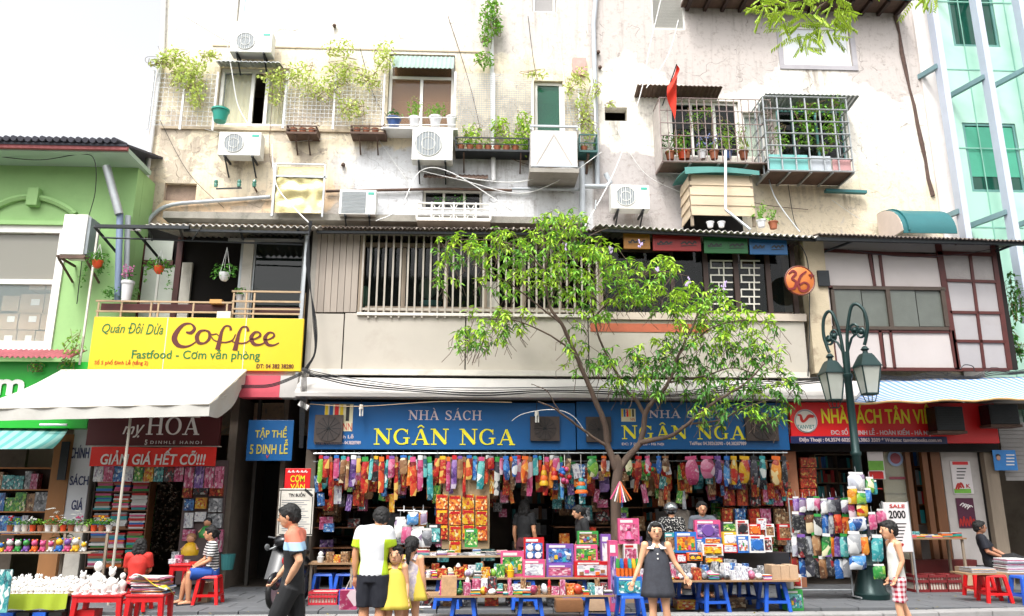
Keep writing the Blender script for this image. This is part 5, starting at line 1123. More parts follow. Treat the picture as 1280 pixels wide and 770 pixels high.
# timber hut with green roof
t = thing('rooftop_hut', 'little hut of overlapping pale boards with teal curved roof', 'hut', tuple(W(905, 283, .5)))
m_hb = M('hut_board', '#c2b096', .8, .14, 3, .35, stretch=(.25, 1, 1), dirt='#7d6c58', objvar=.1)
x0, z0, x1, z1 = prect(863, 219, 942, 270, .35)
for i in range(4):
    za, zb2 = z0 + (z1 - z0) * i / 4, z0 + (z1 - z0) * (i + 1) / 4 + .02
    build('board', B().rbox(((x0 + x1) / 2, .35 + .012 * i, (za + zb2) / 2), (x1 - x0, .022, zb2 - za), Euler((rad(-7), rad(.5), 0)).to_matrix()), m_hb, t)
    build('side_board', B().rbox((x0 + .005, .75, (za + zb2) / 2), (.022, .76, zb2 - za), Euler((0, rad(7), 0)).to_matrix()), m_hb, t)
for x in (x0 + .02, x1 - .02): build('leg', B().box(x - .03, .37, z0 - .22, x + .03, .43, z1), m_wood, t)
build('rear_wall', B().box(x0 + .03, 1.15, z0 - .2, x1, 1.18, z1), m_dark, t)
b = B(); b.slab(lambda u, v: (x0 - .12 + (x1 - x0 + .25) * u, .25 + 1.1 * v, z1 + .04 + .12 * math.sin(v * 2) + .12 * u * v + .06 * math.sin(u * PI)), 12, 6, (0, 0, .02)); b.slab(lambda u, v: (x0 - .12 + (x1 - x0 + .25) * u, .24, z1 - .03 + .05 * math.sin(u * PI) + (.16 - .06 * u) * v), 12, 1, (0, .012, 0)); build('roof', b, M('faded_teal', '#4a857f', .6, .1, 2), t, smooth=50)
pipe('antenna_pole', [(907, 188, .05), (907, 261, .05)], .03, m_wpvc, 'white mast standing in front of the timber hut'); pipe('antenna_strut', [(907, 262, .05), (938, 287, -.3)], .03, m_steel, 'slanted steel strut at the foot of the white mast')
for px, lab in ((888, 'small pale pot on the roof edge under the hut, left'), (902, 'small pale pot on the roof edge under the hut, right')): potted(px, 284, .1, .08, .12, m_pwh, lab, n=0)
potted(952, 284, .2, .1, .16, m_pwh, 'leafy plant in a white pot right of the hut', lf_mid, (.2, .15, .28), 60); potted(967, 286, .2, .1, .16, m_pclay, 'smaller leafy plant in a clay pot at the hut side', lf_mid, (.14, .12, .2), 40)
# teal barrel canopy
x0, z0, x1, z1 = prect(1124, 249, 1190, 290, .3); t = thing('barrel_canopy', 'teal half round metal canopy on the roof at the wall corner', 'canopy', ((x0 + x1) / 2, .8, z0))
b = B(); R_ = (z1 - z0) * .98; b.slab(lambda u, v: (x0 + (x1 - x0) * u, YU - .2 - 1.0 * math.sin(v * PI / 2 * 1.05), z0 + R_ * (math.cos(v * PI / 2 * 1.05)) * 1.0), 6, 14, (0, .02, 0)); build('sheet', b, M('canopy_teal', '#1a5c60', .45, .08, 2), t, smooth=50)
b = B(); b.prism([(0, 0)], 0, 0) if 0 else None
b.add([(x0 - .003, YU - .2 - 1.0 * math.sin(k / 8 * PI / 2), z0 + R_ * .98 * math.cos(k / 8 * PI / 2)) for k in range(9)] + [(x0 - .003, YU - .2, z0)], [tuple(range(10))]); build('end_wall', b, M('canopy_end', '#cfc0b4', .8, .1, 2), t, solid=.01)
build('rib', B().tube([(x0 + (x1 - x0) * .1, YU - .2 - 1.02 * math.sin(k / 10 * PI / 2), z0 + R_ * 1.02 * math.cos(k / 10 * PI / 2)) for k in range(11)], .02), MATS['canopy_teal'], t)
solo('plank', B().rbox(W(1057, 239.5, 1.25), (.98, .12, .07), Euler((0, rad(1.5), 0)).to_matrix()), m_teal, 'teal plank fixed to the wall below the steel cage', 'plank')
solo('meter_box', B().pbox(716, 72, 733, 93, 1.32, YU - .004), M('faded_pink_metal', '#b58f86', .6, .15, 4), 'small faded reddish box beside the drain pipe near the top', 'box')
for px, py, lab in ((748, 65, 'upper small dark hook by the long drain pipe'), (750, 84, 'lower small dark fitting by the long drain pipe'), (418, 32, 'small rusty fitting alone on the white upper wall'), (429, 206, 'small round dark fitting above the foil screen')):
    p = W(px, py, 1.33); b = B(); b.ball(p, .05); b.box(p.x - .03, p.y, p.z - .02, p.x + .03, YU - .005, p.z + .02); solo('wall_fitting', b, m_rust, lab, 'fitting')
# hanging baskets on the balcony
def basket(px, py, Y, m, lab, lm, br, n, r=.1, top=30, trail=0):
    p = W(px, py, Y); t = thing('hanging_basket', lab, 'hanging basket', tuple(p), 'baskets hanging over the balcony')
    build('pot', B().lathe([(r * .45, 0), (r * .85, r * .5), (r, r * 1.3), (r * 1.05, r * 1.5), (r * .9, r * 1.5)], p, 14), m, t, smooth=40)
    zt = W(px, py - top, Y).z; b = B()
    for a in range(3): b.tube([p + Vector((r * math.cos(a * 2.1), r * math.sin(a * 2.1), r * 1.4)), (p.x, p.y, zt)], .004, 4)
    build('hanger', b, m_wcable, t); b = B(); bush(b, p + Vector((0, 0, r * 1.9)), br, n, .08, .045)
    for _ in range(trail): bush(b, p + Vector((RND.uniform(-.25, .25), 0, RND.uniform(-.35, .1))), (.05, .05, .12), 8, .06, .04)
    tag(build('foliage', b, lm, t), kind='stuff')
basket(121, 335, -.5, m_por, 'orange hanging pot with trailing leaves beside the green wall corner', lf_pot, (.22, .18, .18), 110, trail=9); basket(198, 342, -.1, m_por, 'orange hanging pot in front of the white balcony doors', lf_pot, (.3, .2, .17), 120, trail=5); basket(280, 351, -.1, m_pwh, 'white hanging pot of grassy leaves on long strings', lf_dark, (.28, .2, .18), 110, .11, 42)
t = potted(299, 376, .1, .08, .12, m_pwh, 'tiny white pot standing on the balcony rail', lf_pot, (.1, .1, .12), 30); 
potted(157, 378, .15, .12, .45, m_pwh, 'tall white vase of pink and white flowers in the balcony corner', lf_pot, (.12, .12, .2), 30, flowers=(M('petal_pink', '#c678a4', .6, .2, 5), 40), up=.12)
b = B(); bush(b, W(142, 368, .2), (.28, .2, .18), 90, .08, .04); bush(b, W(170, 366, .3), (.12, .1, .2), 40, .06, .03); tag(solo('balcony_plants', b, lf_pot, 'low green plants in the balcony corner behind the railing', 'plants'), kind='stuff')
solo('wooden_box', B().pbox(262, 374, 277, 379, -.04, .2), M('light_wood', '#b98b4e', .6, .1, 4), 'small light wooden box on the balcony rail', 'box'); solo('meter_box', B().pbox(271, 389, 288, 398, -.12, -.05), m_offw, 'small grey white switch box on the railing above the yellow sign', 'box')
solo('tube_lamp', B().tube([W(163, 286.5, -.3), W(176, 287.5, -.3)], .03), m_wpvc, 'white tube lamp under the roof at the balcony left end', 'lamp')
b = B()
for px, col_ in ((470, '#6f7c40'),): pass
solo('bottle_bag', B().ball(W(456, 372, .3), (.11, .1, .26), 10, 7), M('green_bag', '#7fb89b', .4, .1, 3), 'pale green bag behind the window bars at the left', 'bag'); solo('cushion', B().ball(W(535, 360, .5), (.2, .12, .24), 10, 7), M('sage_cushion', '#7f8f7c', .8, .1, 3), 'sage green cushion behind the barred window', 'cushion')
solo('basin', B().lathe([(.2, 0), (.24, .1)], W(538, 384, .4), 14), m_tealL, 'light blue basin on the sill behind the barred window', 'basin'); solo('towel', B().pbox(600, 352, 622, 386, .35, .38), m_offw, 'white towel hanging behind the barred window', 'towel')
# small things around the sign level
for px, py0_, py1_, lab in ((451, 503, 520, 'energy saving bulb hanging before the left blue sign emblem'), (671, 504, 528, 'energy saving bulb hanging before the blue sign near the tree')):
    p = W(px, py1_, -.4); t = thing('hanging_bulb', lab, 'lamp', tuple(p), 'bulbs hanging at the blue signs'); b = B()
    for k in range(3): b.tube([p + Vector((.03 * math.cos(k * 2.1), .03 * math.sin(k * 2.1), 0)), p + Vector((.03 * math.cos(k * 2.1), .03 * math.sin(k * 2.1), .13))], .014, 6)
    build('tubes', b, m_white, t); build('socket', B().lathe([(.045, .13), (.035, .22)], p, 10), m_offw, t); build('wire', B().tube([p + Vector((0, 0, .2)), (p.x, p.y, WZ(py0_ - 4, -.4))], .006, 4), m_cable, t)
for px, lab in ((380, 'white spot lamp at the left end of the blue sign'),): solo('spot_lamp', B().rbox(W(px, 507, -.4), (.2, .1, .1), Euler((0, rad(30), 0)).to_matrix()), m_white, lab, 'lamp')

# ---- awnings
def awning(name, lab, back, front, m, Yb_, Yf, sag=.05, n=24, flap=None, val=.0):
    """back / front: pixel ends on their own planes"""
    b = B(); A = [W(*q, Yb_) for q in back]; F = [W(*q, Yf) for q in front]
    def fn(u, v):
        a = A[0].lerp(A[1], u); f = F[0].lerp(F[1], u); p = a.lerp(f, v); p.z -= sag * math.sin(PI * v) * (1 + .4 * math.sin(u * 9)); return tuple(p)
    b.slab(fn, n, 12, (0, 0, .006))
    if val: b.slab(lambda u, v: tuple(F[0].lerp(F[1], u) + Vector((0, -.004 + .015 * math.sin(u * 40), -v * val))), n * 2, 2, (0, .005, 0))
    t = thing(name, lab, 'awning', tuple((A[0] + A[1]) / 2)); build('canvas', b, m, t, smooth=50); return t, A, F
m_canv = M('white_canvas', '#b5b3ad', .8, .06, 1.5, .3, dirt='#98917f', dirt_amt=.35)
t, A, F = awning('awning', 'large plain white canvas awning over the left stall', ((76, 463), (308, 463)), ((-60, 512), (262, 505)), m_canv, -.3, -2.3, .12, val=.2)
b = B(); P = [W(262, 505, -2.3), W(262, 520, -2.3), W(308, 463, -.3), W(307, 485, -.32), W(268, 521, -2.1)]
b.slab(lambda u, v: tuple(W(262, 505, -2.3).lerp(W(308, 463, -.3), u) + Vector((.02 * math.sin(u * 12), 0, -v * (.2 + .35 * math.sin(u * PI * .9) ** 1.0 * (1 - u * .5))))), 16, 4, (.006, 0, 0)); build('side_flap', b, m_canv, t, smooth=50)
fr = B(); fr.tube([F[0], F[1]], .02); fr.tube([A[1], F[1]], .018); fr.tube([A[0], A[1]], .02)
xp = W(154, 600, -2.0); fr.tube([(xp.x, -2.0, 0), (xp.x, -2.0, WZ(507, -2.0, 154))], .022); fr.tube([W(156, 516, -2.0), W(250, 521, -1.2)], .02); build('frame', fr, M('frame_beige', '#b3aea2', .4, .1, 3), t)
ts = NT('striped_canvas'); cx_ = ts.xyz(ts.pos()); sv = ts.math('ADD', cx_[0], ts.math('MULTIPLY', cx_[1], .3))
ts.out(ts.mix(ts.math('GREATER_THAN', ts.math('FRACT', ts.math('MULTIPLY', sv, 6.5)), .5), hx('#a4a8ac'), hx('#5b80b2')), .8); MATS['striped_canvas'] = ts.m
t, A, F = awning('awning', 'blue and white striped awning over the right shop', ((1085, 476), (1330, 470)), ((1066, 504), (1340, 497)), ts.m, -.12, -1.5, .05)
build('edge_hem', B().tube([F[0].lerp(F[1], k / 20) + Vector((0, 0, -.02 * math.sin(k * 1.3))) for k in range(21)], .022, 6), M('frayed_hem', '#b59463', .8, .2, 6), t)
fr = B(); fr.tube([A[0], F[0]], .018); fr.tube([A[0].lerp(A[1], .5) - Vector((0, 0, .1)), F[0].lerp(F[1], .5) - Vector((0, 0, .03))], .018); build('frame', fr, m_steel, t)
ts2 = NT('teal_striped_canvas'); cx_ = ts2.xyz(ts2.pos()); ts2.out(ts2.mix(ts2.math('GREATER_THAN', ts2.math('FRACT', ts2.math('MULTIPLY', cx_[0], 4.5)), .55), hx('#7fa7a3'), hx('#4f8f8e')), .8); MATS['teal_striped_canvas'] = ts2.m
t, A, F = awning('awning', 'small teal striped awning over the far left shop', ((-50, 534), (86, 536)), ((-60, 562), (66, 561)), ts2.m, .05, -.8, .03)
build('rail', B().tube([A[0], A[1]], .03), m_iron, t); solo('tube_lamp', B().tube([W(50, 531, -.2), W(84, 531, -.2)], .025), m_wpvc, 'white tube lamp over the teal awning', 'lamp')
solo('sky_bits', B().box(0, 0, 0, .01, .01, .01), m_wpvc, 'x x x x', 'x') if 0 else None

# ---- street lamp
m_lamp = M('lamp_green', '#15302f', .4, .12, 4, .1, metal=.3); m_lglass = glass('lamp_glass', '#b9bdb4', .25, .75)
base = G(1089, 748, 0); bx, by = base.x, base.y; t = thing('street_lamp', 'dark green twin lantern street lamp with scrolled arms', 'street lamp', (bx, by, 0))
def HL(py): return W(1065, py, by).z
build('base', B().lathe([(.30, 0), (.31, .08), (.26, .12), (.22, .3), (.16, .5), (.17, .55), (.12, .62), (.11, .9), (.13, .93), (.09, 1.0)], (bx, by, 0), 20), m_lamp, t, smooth=45)
ztop = HL(440); build('post', B().lathe([(.085, .95), (.078, 2.4), (.095, 2.42), (.095, 2.47), (.072, 2.5), (.066, ztop - .5), (.085, ztop - .48), (.085, ztop - .42), (.06, ztop - .4), (.055, ztop)], (bx, by, 0), 16), m_lamp, t, smooth=45)
zt = HL(388)
def arm(sx, sy, top, rch):
    d = Vector((sx, sy, 0)); P = lambda h, r_: Vector((bx, by, h)) + d * r_
    main = [P(ztop - .35, .05), P(ztop + .1, .07), P(ztop + .45, .13), P(top - .05, .27), P(top, .42), P(top - .14, .58), P(top - .42, .63), P(top - .66, .56), P(top - .78, .5)]
    b = B(); b.tube([Vector(q) for q in catmull([tuple(q) for q in main], 6)], .032, 8)
    for kk in range(2):
        c0 = P(top - .48 - .05 * kk, .3 + .16 * kk); sc = []
        for q in range(16): a = q * .62 + kk * 2; rr = .13 * (1 - q / 18); sc.append(c0 + d * (rr * math.cos(a) * (1 if kk else -1)) + Vector((0, 0, rr * math.sin(a))))
        b.tube([Vector(q) for q in catmull([tuple(q) for q in sc], 2)], .024, 6)
        b.ball(c0, .05, 8, 5)
    b.tube([P(ztop, .07), P(top - .62, .2), P(top - .55, .33)], .022, 6)
    build('arm', b, m_lamp, t, smooth=50); return P(top - .8, .5)
def lantern(c, s=1.0):
    x, y, z = c; b = B(); q_ = s * .78
    b.lathe([(.05 * s, -.04), (.035 * s, 0), (.09 * s, -.06), (.05 * s, -.09), (.06 * s, -.15), (.11 * s, -.17)][::-1], (x, y, z), 12)
    def fr4(w0, z0, w1, z1): b.add([(x + a * w0, y + c_ * w0, z0) for a, c_ in ((-1, -1), (1, -1), (1, 1), (-1, 1))] + [(x + a * w1, y + c_ * w1, z1) for a, c_ in ((-1, -1), (1, -1), (1, 1), (-1, 1))], [(0, 1, 5, 4), (1, 2, 6, 5), (2, 3, 7, 6), (3, 0, 4, 7), (0, 3, 2, 1), (4, 5, 6, 7)])
    fr4(.27 * q_, z - .42 * s, .15 * q_, z - .2 * s); fr4(.29 * q_, z - .45 * s, .285 * q_, z - .422 * s); fr4(.14 * q_, z - .198 * s, .12 * q_, z - .165 * s)
    h = build('lantern_top', b, m_lamp, t)
    g = B(); w0, w1, za, zb_ = .15 * q_, .25 * q_, z - 1.02 * s, z - .452 * s
    g.add([(x + a * w0, y + c_ * w0, za) for a, c_ in ((-1, -1), (1, -1), (1, 1), (-1, 1))] + [(x + a * w1, y + c_ * w1, zb_) for a, c_ in ((-1, -1), (1, -1), (1, 1), (-1, 1))], [(0, 1, 5, 4), (1, 2, 6, 5), (2, 3, 7, 6), (3, 0, 4, 7)])
    build('lantern_glass', g, m_lglass, t)
    f = B()
    for a, c_ in ((-1, -1), (1, -1), (1, 1), (-1, 1)):
        f.bar((x + a * w0, y + c_ * w0, za), (x + a * w1, y + c_ * w1, zb_), .022); f.bar((x + a * w0 * .9, y + c_ * w0 * .9, za), (x + a * w0 * .55, y + c_ * w0 * .55, za - .16 * s), .012)
    for (a, c_), (a2, c2) in (((-1, -1), (1, -1)), ((1, -1), (1, 1)), ((1, 1), (-1, 1)), ((-1, 1), (-1, -1))):
        f.bar((x + a * w0, y + c_ * w0, za), (x + a2 * w0, y + c2 * w0, za), .03); f.bar((x + a * w0 * .55, y + c_ * w0 * .55, za - .16 * s), (x + a2 * w0 * .55, y + c2 * w0 * .55, za - .16 * s), .012)
    build('lantern_cage', f, m_lamp, t); build('bulb', B().ball((x, y, z - .7 * s), (.06, .06, .1)), m_white, t, smooth=60)
cR = arm(.5, -.5, HL(376) - .12, 1); lantern(cR, .86); cL = arm(-.4, .42, HL(386) - .02, 1); lantern(cL, .86)

# ---- street tree
m_bark = M('bark', '#54443a', .85, .3, 8, .9, dirt='#8a7864', stretch=(1, 1, .3)); Yt = -1.3
tp = W(771, 700, Yt); tree = thing('street_tree', 'slender leafy street tree with forked trunk before the blue signs', 'tree', (tp.x, Yt, 0))
def limb(pts, r0, r1, name='branch', k=5):
    P = [tuple(W(a, b_, Yt + c)) for a, b_, c in pts]; P = [Vector(q) for q in catmull(P, k)]; n = len(P)
    for p in P[1:-1]: p += Vector((RND.uniform(-.012, .012), RND.uniform(-.012, .012), 0))
    b = B(); b.tube(P, [r0 + (r1 - r0) * i / (n - 1) for i in range(n)], 9); build(name, b, m_bark, tree, smooth=60); return P
b = B(); P = [Vector((tp.x + .03, Yt, -.02)), Vector((tp.x, Yt, .5)), W(770, 650, Yt), W(770, 610, Yt), W(773, 583, Yt), W(768, 570, Yt)]
P = [Vector(q) for q in catmull([tuple(p) for p in P], 5)]; b.tube(P, [.105 - .025 * i / len(P) for i in range(len(P))], 11); build('trunk', b, m_bark, tree, smooth=60)
tips = []
tips += limb([(772, 590, 0), (760, 558, 0), (757, 532, -.05), (740, 490, -.1), (718, 440, -.2), (702, 405, -.3), (688, 384, -.3), (682, 340, -.3), (690, 295, -.3)], .066, .014)
tips += limb([(771, 588, 0), (787, 569, .05), (802, 549, 0), (806, 518, -.1), (818, 500, -.2), (836, 478, -.3), (850, 440, -.4), (870, 400, -.4), (880, 370, -.4)], .068, .012)
tips += limb([(806, 520, -.1), (795, 500, 0), (780, 485, .05), (765, 455, .1), (750, 425, .1), (740, 380, 0), (745, 330, 0)], .04, .01)
tips += limb([(801, 553, 0), (820, 549, -.1), (838, 545, -.2), (860, 530, -.4), (890, 505, -.6), (930, 480, -.7), (960, 450, -.7)], .05, .012)
limb([(758, 558, 0), (727, 536, -.2), (695, 512, -.4), (673, 502, -.5)], .03, .01)
limb([(718, 530, -.1), (700, 515, -.3), (685, 490, -.4), (664, 480, -.4)], .012, .006)
for pts in ([(702, 405, -.3), (670, 380, -.4), (630, 350, -.6), (590, 330, -.7)], [(718, 440, -.2), (680, 415, -.3), (640, 400, -.5), (600, 400, -.6)], [(688, 384, -.3), (700, 340, 0), (730, 300, .2), (760, 285, .3)], [(740, 400, 0), (780, 360, -.2), (820, 340, -.4), (860, 345, -.5)],
            [(850, 440, -.4), (890, 410, -.5), (930, 400, -.7), (960, 405, -.7)], [(836, 478, -.3), (880, 470, -.2), (920, 460, .1), (970, 480, .2)], [(682, 340, -.3), (650, 310, -.2), (610, 300, -.2), (570, 300, -.3)], [(860, 530, -.4), (900, 525, -.5), (930, 510, -.6), (960, 500, -.6)]):
    limb(pts, .02, .006)
clus = [(575, 305, 34, 18, 12), (560, 340, 20, 18, 6), (620, 310, 38, 26, 22), (640, 350, 40, 18, 14), (685, 300, 36, 32, 26), (710, 275, 26, 16, 10), (735, 320, 40, 30, 26), (700, 350, 44, 26, 22), (690, 268, 14, 8, 4), (790, 345, 42, 24, 22), (760, 375, 40, 20, 14), (830, 330, 20, 14, 8), (825, 375, 34, 20, 14),
        (605, 405, 36, 26, 16), (590, 425, 24, 16, 7), (645, 395, 26, 16, 8), (870, 365, 36, 18, 14), (900, 390, 40, 20, 18), (935, 410, 40, 26, 18), (860, 425, 44, 30, 19), (905, 440, 46, 30, 20), (955, 455, 36, 36, 16), (985, 490, 16, 22, 7), (820, 445, 36, 22, 15), (780, 450, 34, 20, 11), (850, 475, 46, 20, 14), (920, 490, 50, 22, 14), (790, 478, 36, 12, 10), (890, 515, 26, 16, 9), (955, 515, 30, 14, 8), (745, 440, 20, 20, 6), (720, 440, 14, 30, 5), (730, 395, 20, 18, 4)]
pm_ = {}
bl = [B(), B(), B()]; cand = []
twb = B()
def nearest(p): return min(tips, key=lambda q: (q - p).length)
for cx, cy, rx, ry, nn in clus:
    for _ in range(int(nn * 2.3)):
        a = RND.uniform(0, 6.28); rr = math.sqrt(RND.random()); px, py = cx + rx * rr * math.cos(a), cy + ry * rr * math.sin(a)
        dy = RND.gauss(-.35, .5); c = W(px, py, Yt + dy)
        kind = 0 if (py < cy + ry * .15 and RND.random() < .75) or RND.random() < .18 else 1  # paler atop each clump: young leaves plus sky light put into the colour
        if (py > 425 or dy > .1) and RND.random() < .5: kind = 2  # darker leaves low and at the rear, shade put into their colour
        up = Vector((RND.uniform(-.7, .7), RND.uniform(-.5, .3), RND.uniform(.3, 1))).normalized()
        q = c - up * RND.uniform(.18, .3) ; twb.tube([q - Vector((RND.uniform(-.15, .15), 0, .15)), q, c], .005, 4)
        m_ = RND.randint(6, 9); y0 = RND.uniform(0, 6.28)
        for j in range(m_):
            cand.append((kind, tuple(c - up * .05 * (j % 3)), RND.uniform(.09, .2), RND.uniform(.03, .052), y0 + j * 2.4 + RND.uniform(-.3, .3), RND.uniform(-.1, .95) + (.25 if kind == 2 else 0), RND.uniform(-.5, .5)))
RND.shuffle(cand); cand.sort(key=lambda q: -(q[2] / (q[1][1] - CAM.y)))
lm = [lf_young_lit, lf_mid, lf_dark]; proto = []
for k in range(3):
    b = B(); add_leaf(b, (0, 0, 0), 1, .27, 0, 0); o = build('leaf', b, lm[k], tree, raw=True); proto.append(o)
for i, q in enumerate(cand):
    if i < 297:
        o = proto[q[0]] if i < 0 else proto[q[0]].copy(); COL.objects.link(o); o.location = Vector(q[1]) - tree.location; o.rotation_euler = (q[6], q[5], q[4]); o.scale = (q[2], q[3] / .27, q[2])
    else: add_leaf(bl[q[0]], q[1], q[2], q[3], q[4], q[5], q[6])
for k, o in enumerate(proto): q = cand[300 + k]; o.location = Vector(q[1]) - tree.location; o.scale = (q[2], q[3] / .27, q[2]); o.rotation_euler = (q[6], q[5], q[4])
for k in range(3): tag(build('foliage', bl[k], lm[k], tree), kind='stuff')
tag(build('twigs', twb, m_bark, tree), kind='stuff')
b = B()
for px, py in ((822, 337), (860, 352), (905, 357), (763, 312), (801, 305), (705, 308)):
    for _ in range(9): b.ball(W(px + RND.uniform(-3, 3), py + RND.uniform(-5, 5), Yt - .9), (.018, .018, .026), 5, 3)
tag(build('blossoms', b, M('lilac_petal', '#b7a3cc', .6, .1, 5), tree), kind='stuff')
# overhanging branch of another tree, top right
Yo = -5.0; oc = W(1010, -60, Yo); t = thing('overhanging_branch', 'sunlit fern-leaved branch hanging into the picture at the top right', 'branch', tuple(oc)); b = B(); st = B()
for cx, cy, rx, ry, nn in ((1000, 5, 62, 16, 46), (965, 12, 26, 14, 16), (1015, 35, 42, 18, 34), (1050, 22, 20, 14, 12), (1010, 55, 14, 10, 7), (1150, -4, 30, 9, 9), (1030, -30, 90, 20, 40)):
    for _ in range(nn):
        a = RND.uniform(0, 6.28); rr = math.sqrt(RND.random()); c = W(cx + rx * rr * math.cos(a), cy + ry * rr * math.sin(a), Yo + RND.gauss(0, .35)); dx = Vector((RND.uniform(-1, 1), RND.uniform(-.5, .5), RND.uniform(-1.1, .1))).normalized(); Lr = RND.uniform(.2, .34)
        st.tube([c, c + dx * Lr], .003, 3); yw = math.atan2(dx.y, dx.x)
        for j in range(8):
            for s_ in (-1, 1): add_leaf(b, c + dx * Lr * j / 8, .075, .026, yw + s_ * 1.0 + RND.uniform(-.15, .15), -math.asin(dx.z) * .8 + .2, 0)
tag(build('foliage', b, leafmat('fern_leaf', '#86a82c', '#b4cc3e', .7), t), kind='stuff')
for pts in ([(1200, -40), (1120, -30), (1050, -8), (1010, 20)], [(1050, -8), (1000, 0), (955, 8)], [(1180, -36), (1160, -15), (1150, -4)]): st.tube([Vector(q) for q in catmull([tuple(W(x, y, Yo)) for x, y in pts], 4)], .015, 5)
tag(build('twigs', st, m_bark, t), kind='stuff')
# creeper plants at the right edge and small vines at the left
vine('leafy plants on the ledge beside the glass building', [(1262, 420, 12, 14), (1268, 370, 8, 30), (1272, 440, 10, 12)], 60, .12, lf_dark, .3); vine('small weedy plant by the pink tin roof', [(82, 462, 10, 12), (90, 435, 12, 20), (45, 458, 8, 6)], 26, .09, lf_mid, -.2)

# row of big street trees behind the photographer
rr_ = random.Random(5); bt = leafmat('canopy_leaf', '#2f5a1e', '#54802c', .4)
for i, x in enumerate((-15, -6.5, 3, 12.5)):
    t = thing('shade_tree', 'broad shade tree across the street, number %s along the far kerb' % ['one', 'two', 'three', 'four'][i], 'tree', (x, -21, -.14)); b = B(); b.tube([(x, -21, -.14), (x + .2, -21, 3), (x, -21, 5.5)], [.3, .22, .14], 8)
    for k in range(5): b.tube([(x, -21, 4 + k * .3), (x + 2.4 * math.cos(k * 1.3), -21 + 2 * math.sin(k * 1.3), 6.8 + k * .2)], [.12, .04], 6)
    build('trunk', b, m_bark, t); b = B()
    for _ in range(1500):
        d = Vector((rr_.gauss(0, 1), rr_.gauss(0, 1), rr_.gauss(0, 1))).normalized() * rr_.random() ** .45; add_leaf(b, (x + d.x * 4.2, -21 + d.y * 3, 7.6 + d.z * 2.2), .5, .3, rr_.uniform(0, 6.28), rr_.uniform(-.5, 1), rr_.uniform(-.6, .6))
    tag(build('crown', b, bt, t), kind='stuff')

wr = random.Random(3)
for k, (a, c) in enumerate((((200, 150), (280, 260)), ((250, 160), (420, 172)), ((340, 130), (352, 235)), ((450, 60), (500, 160)), ((470, 170), (520, 240)), ((620, 190), (740, 205)), ((660, 20), (672, 100)), ((700, 60), (740, 190)), ((900, 240), (1010, 262)), ((985, 230), (1000, 290)), ((1040, 250), (1120, 275)), ((560, 20), (600, 160)), ((230, 20), (300, 60)), ((770, 160), (850, 240)))):
    m1 = ((a[0] + c[0]) / 2 + wr.uniform(-9, 9), (a[1] + c[1]) / 2 + wr.uniform(4, 16)); cable([(*a, 1.36), (*m1, 1.3), (*c, 1.35)], wr.uniform(.005, .009), [m_cable, m_wcable, m_rust][k % 3], '%s thin cable stapled to the upper wall near the %s' % (['black', 'white', 'rusty'][k % 3], ['left corner', 'left planter', 'foil screen', 'plant filled window', 'largest condenser', 'boxed balcony', 'green paned door', 'reddish box', 'timber hut', 'potted plants', 'teal canopy', 'drain creeper', 'top left window', 'square hole'][k]))
b = B()
for _ in range(60): add_leaf(b, (wr.uniform(-8, 9), wr.uniform(-3.9, -1.2), .012), .07, .02, wr.uniform(0, 6.28), 0)
for i, p in enumerate(list(b.v)):
    if p[1] < -3.35: b.v[i] = (p[0], p[1], p[2] - .135)
tag(solo('fallen_leaves', b, M('dry_leaf', '#8a7a3a', .8, .3, 9), 'scattered fallen leaves on pavement and road edge', 'leaves'), kind='stuff')
# ================================================================== STALLS AND GOODS
PC = {'red': ('#b0141a', '#7a0f14', '#c8452a', '#d8b05a'), 'pink': ('#c04c78', '#d17c9c', '#962b52', '#d9c4ca'), 'yellow': ('#d8a81c', '#c87c18', '#b8281e', '#dccf9a'), 'blue': ('#2062ae', '#4d93cf', '#163c78', '#e2e6ea'),
      'green': ('#2f8a3c', '#7db23a', '#155a2a', '#e6e2b8'), 'purple': ('#6f4a94', '#9a78b5', '#452a66', '#cdbfd4'), 'white': ('#cfcecc', '#c2c5c9', '#a7aab2', '#7f6f86'), 'orange': ('#d9641c', '#e8932e', '#a5321a', '#f0d9a0'),
      'teal': ('#2a8f94', '#67b9b6', '#1a5a66', '#e0e8e4'), 'black': ('#1d1d22', '#3a3a44', '#8f1f24', '#c9c9c4'), 'brown': ('#8a6040', '#a57c56', '#5b3b26', '#d8c4a0'), 'grey': ('#83858a', '#a3a5a8', '#54565c', '#d8d8d8')}
dk = lambda h, f: tuple(c * f for c in hx(h))
PM = {k: printed('print_' + k, [dk(h, 1 if k == 'white' else .74) for h in v], 6.5) for k, v in PC.items()}
for k in PC: M('plain_' + k, PC[k][0], .45, .12, 6, .1, objvar=.15)
m_page = M('paper_edge', '#c9c2b4', .8, .1, 20, .2)
UB = {}
def cube(name, x0, y0, z0, x1, y1, z1, m, label=None, cat=None, group=None, parent=None, rz=0, book=False):
    key = (name, m.name)
    if key not in UB:
        b = B().box(-.5, -.5, 0, .5, .5, 1); me_o = build(name, b, [m, m_page], raw=True, parent=None); me = me_o.data
        me_o.location = (0, 0, 0)
        if book: me.polygons[1].material_index = 1; me.polygons[3].material_index = 1
        UB[key] = me; o = me_o
    else: o = bpy.data.objects.new(name, UB[key]); COL.objects.link(o)
    o.location = ((x0 + x1) / 2, (y0 + y1) / 2, z0); o.scale = (x1 - x0, y1 - y0, z1 - z0); o.rotation_euler.z = rz
    if parent is not None: o.parent = parent; o.location -= parent.location
    return tag(o, label, cat, group)
def cpx(name, px0, py0, px1, py1, Y, d, m, label=None, cat=None, group=None, zb=None, **k):
    """box from its picture rectangle on plane Y (or standing at height zb)"""
    x0, z0, x1, z1 = prect(px0, py0, px1, py1, Y)
    if zb is not None: z0 = zb
    return cube(name, x0, Y, z0, x1, Y + d, z1, m, label, cat, group, **k)
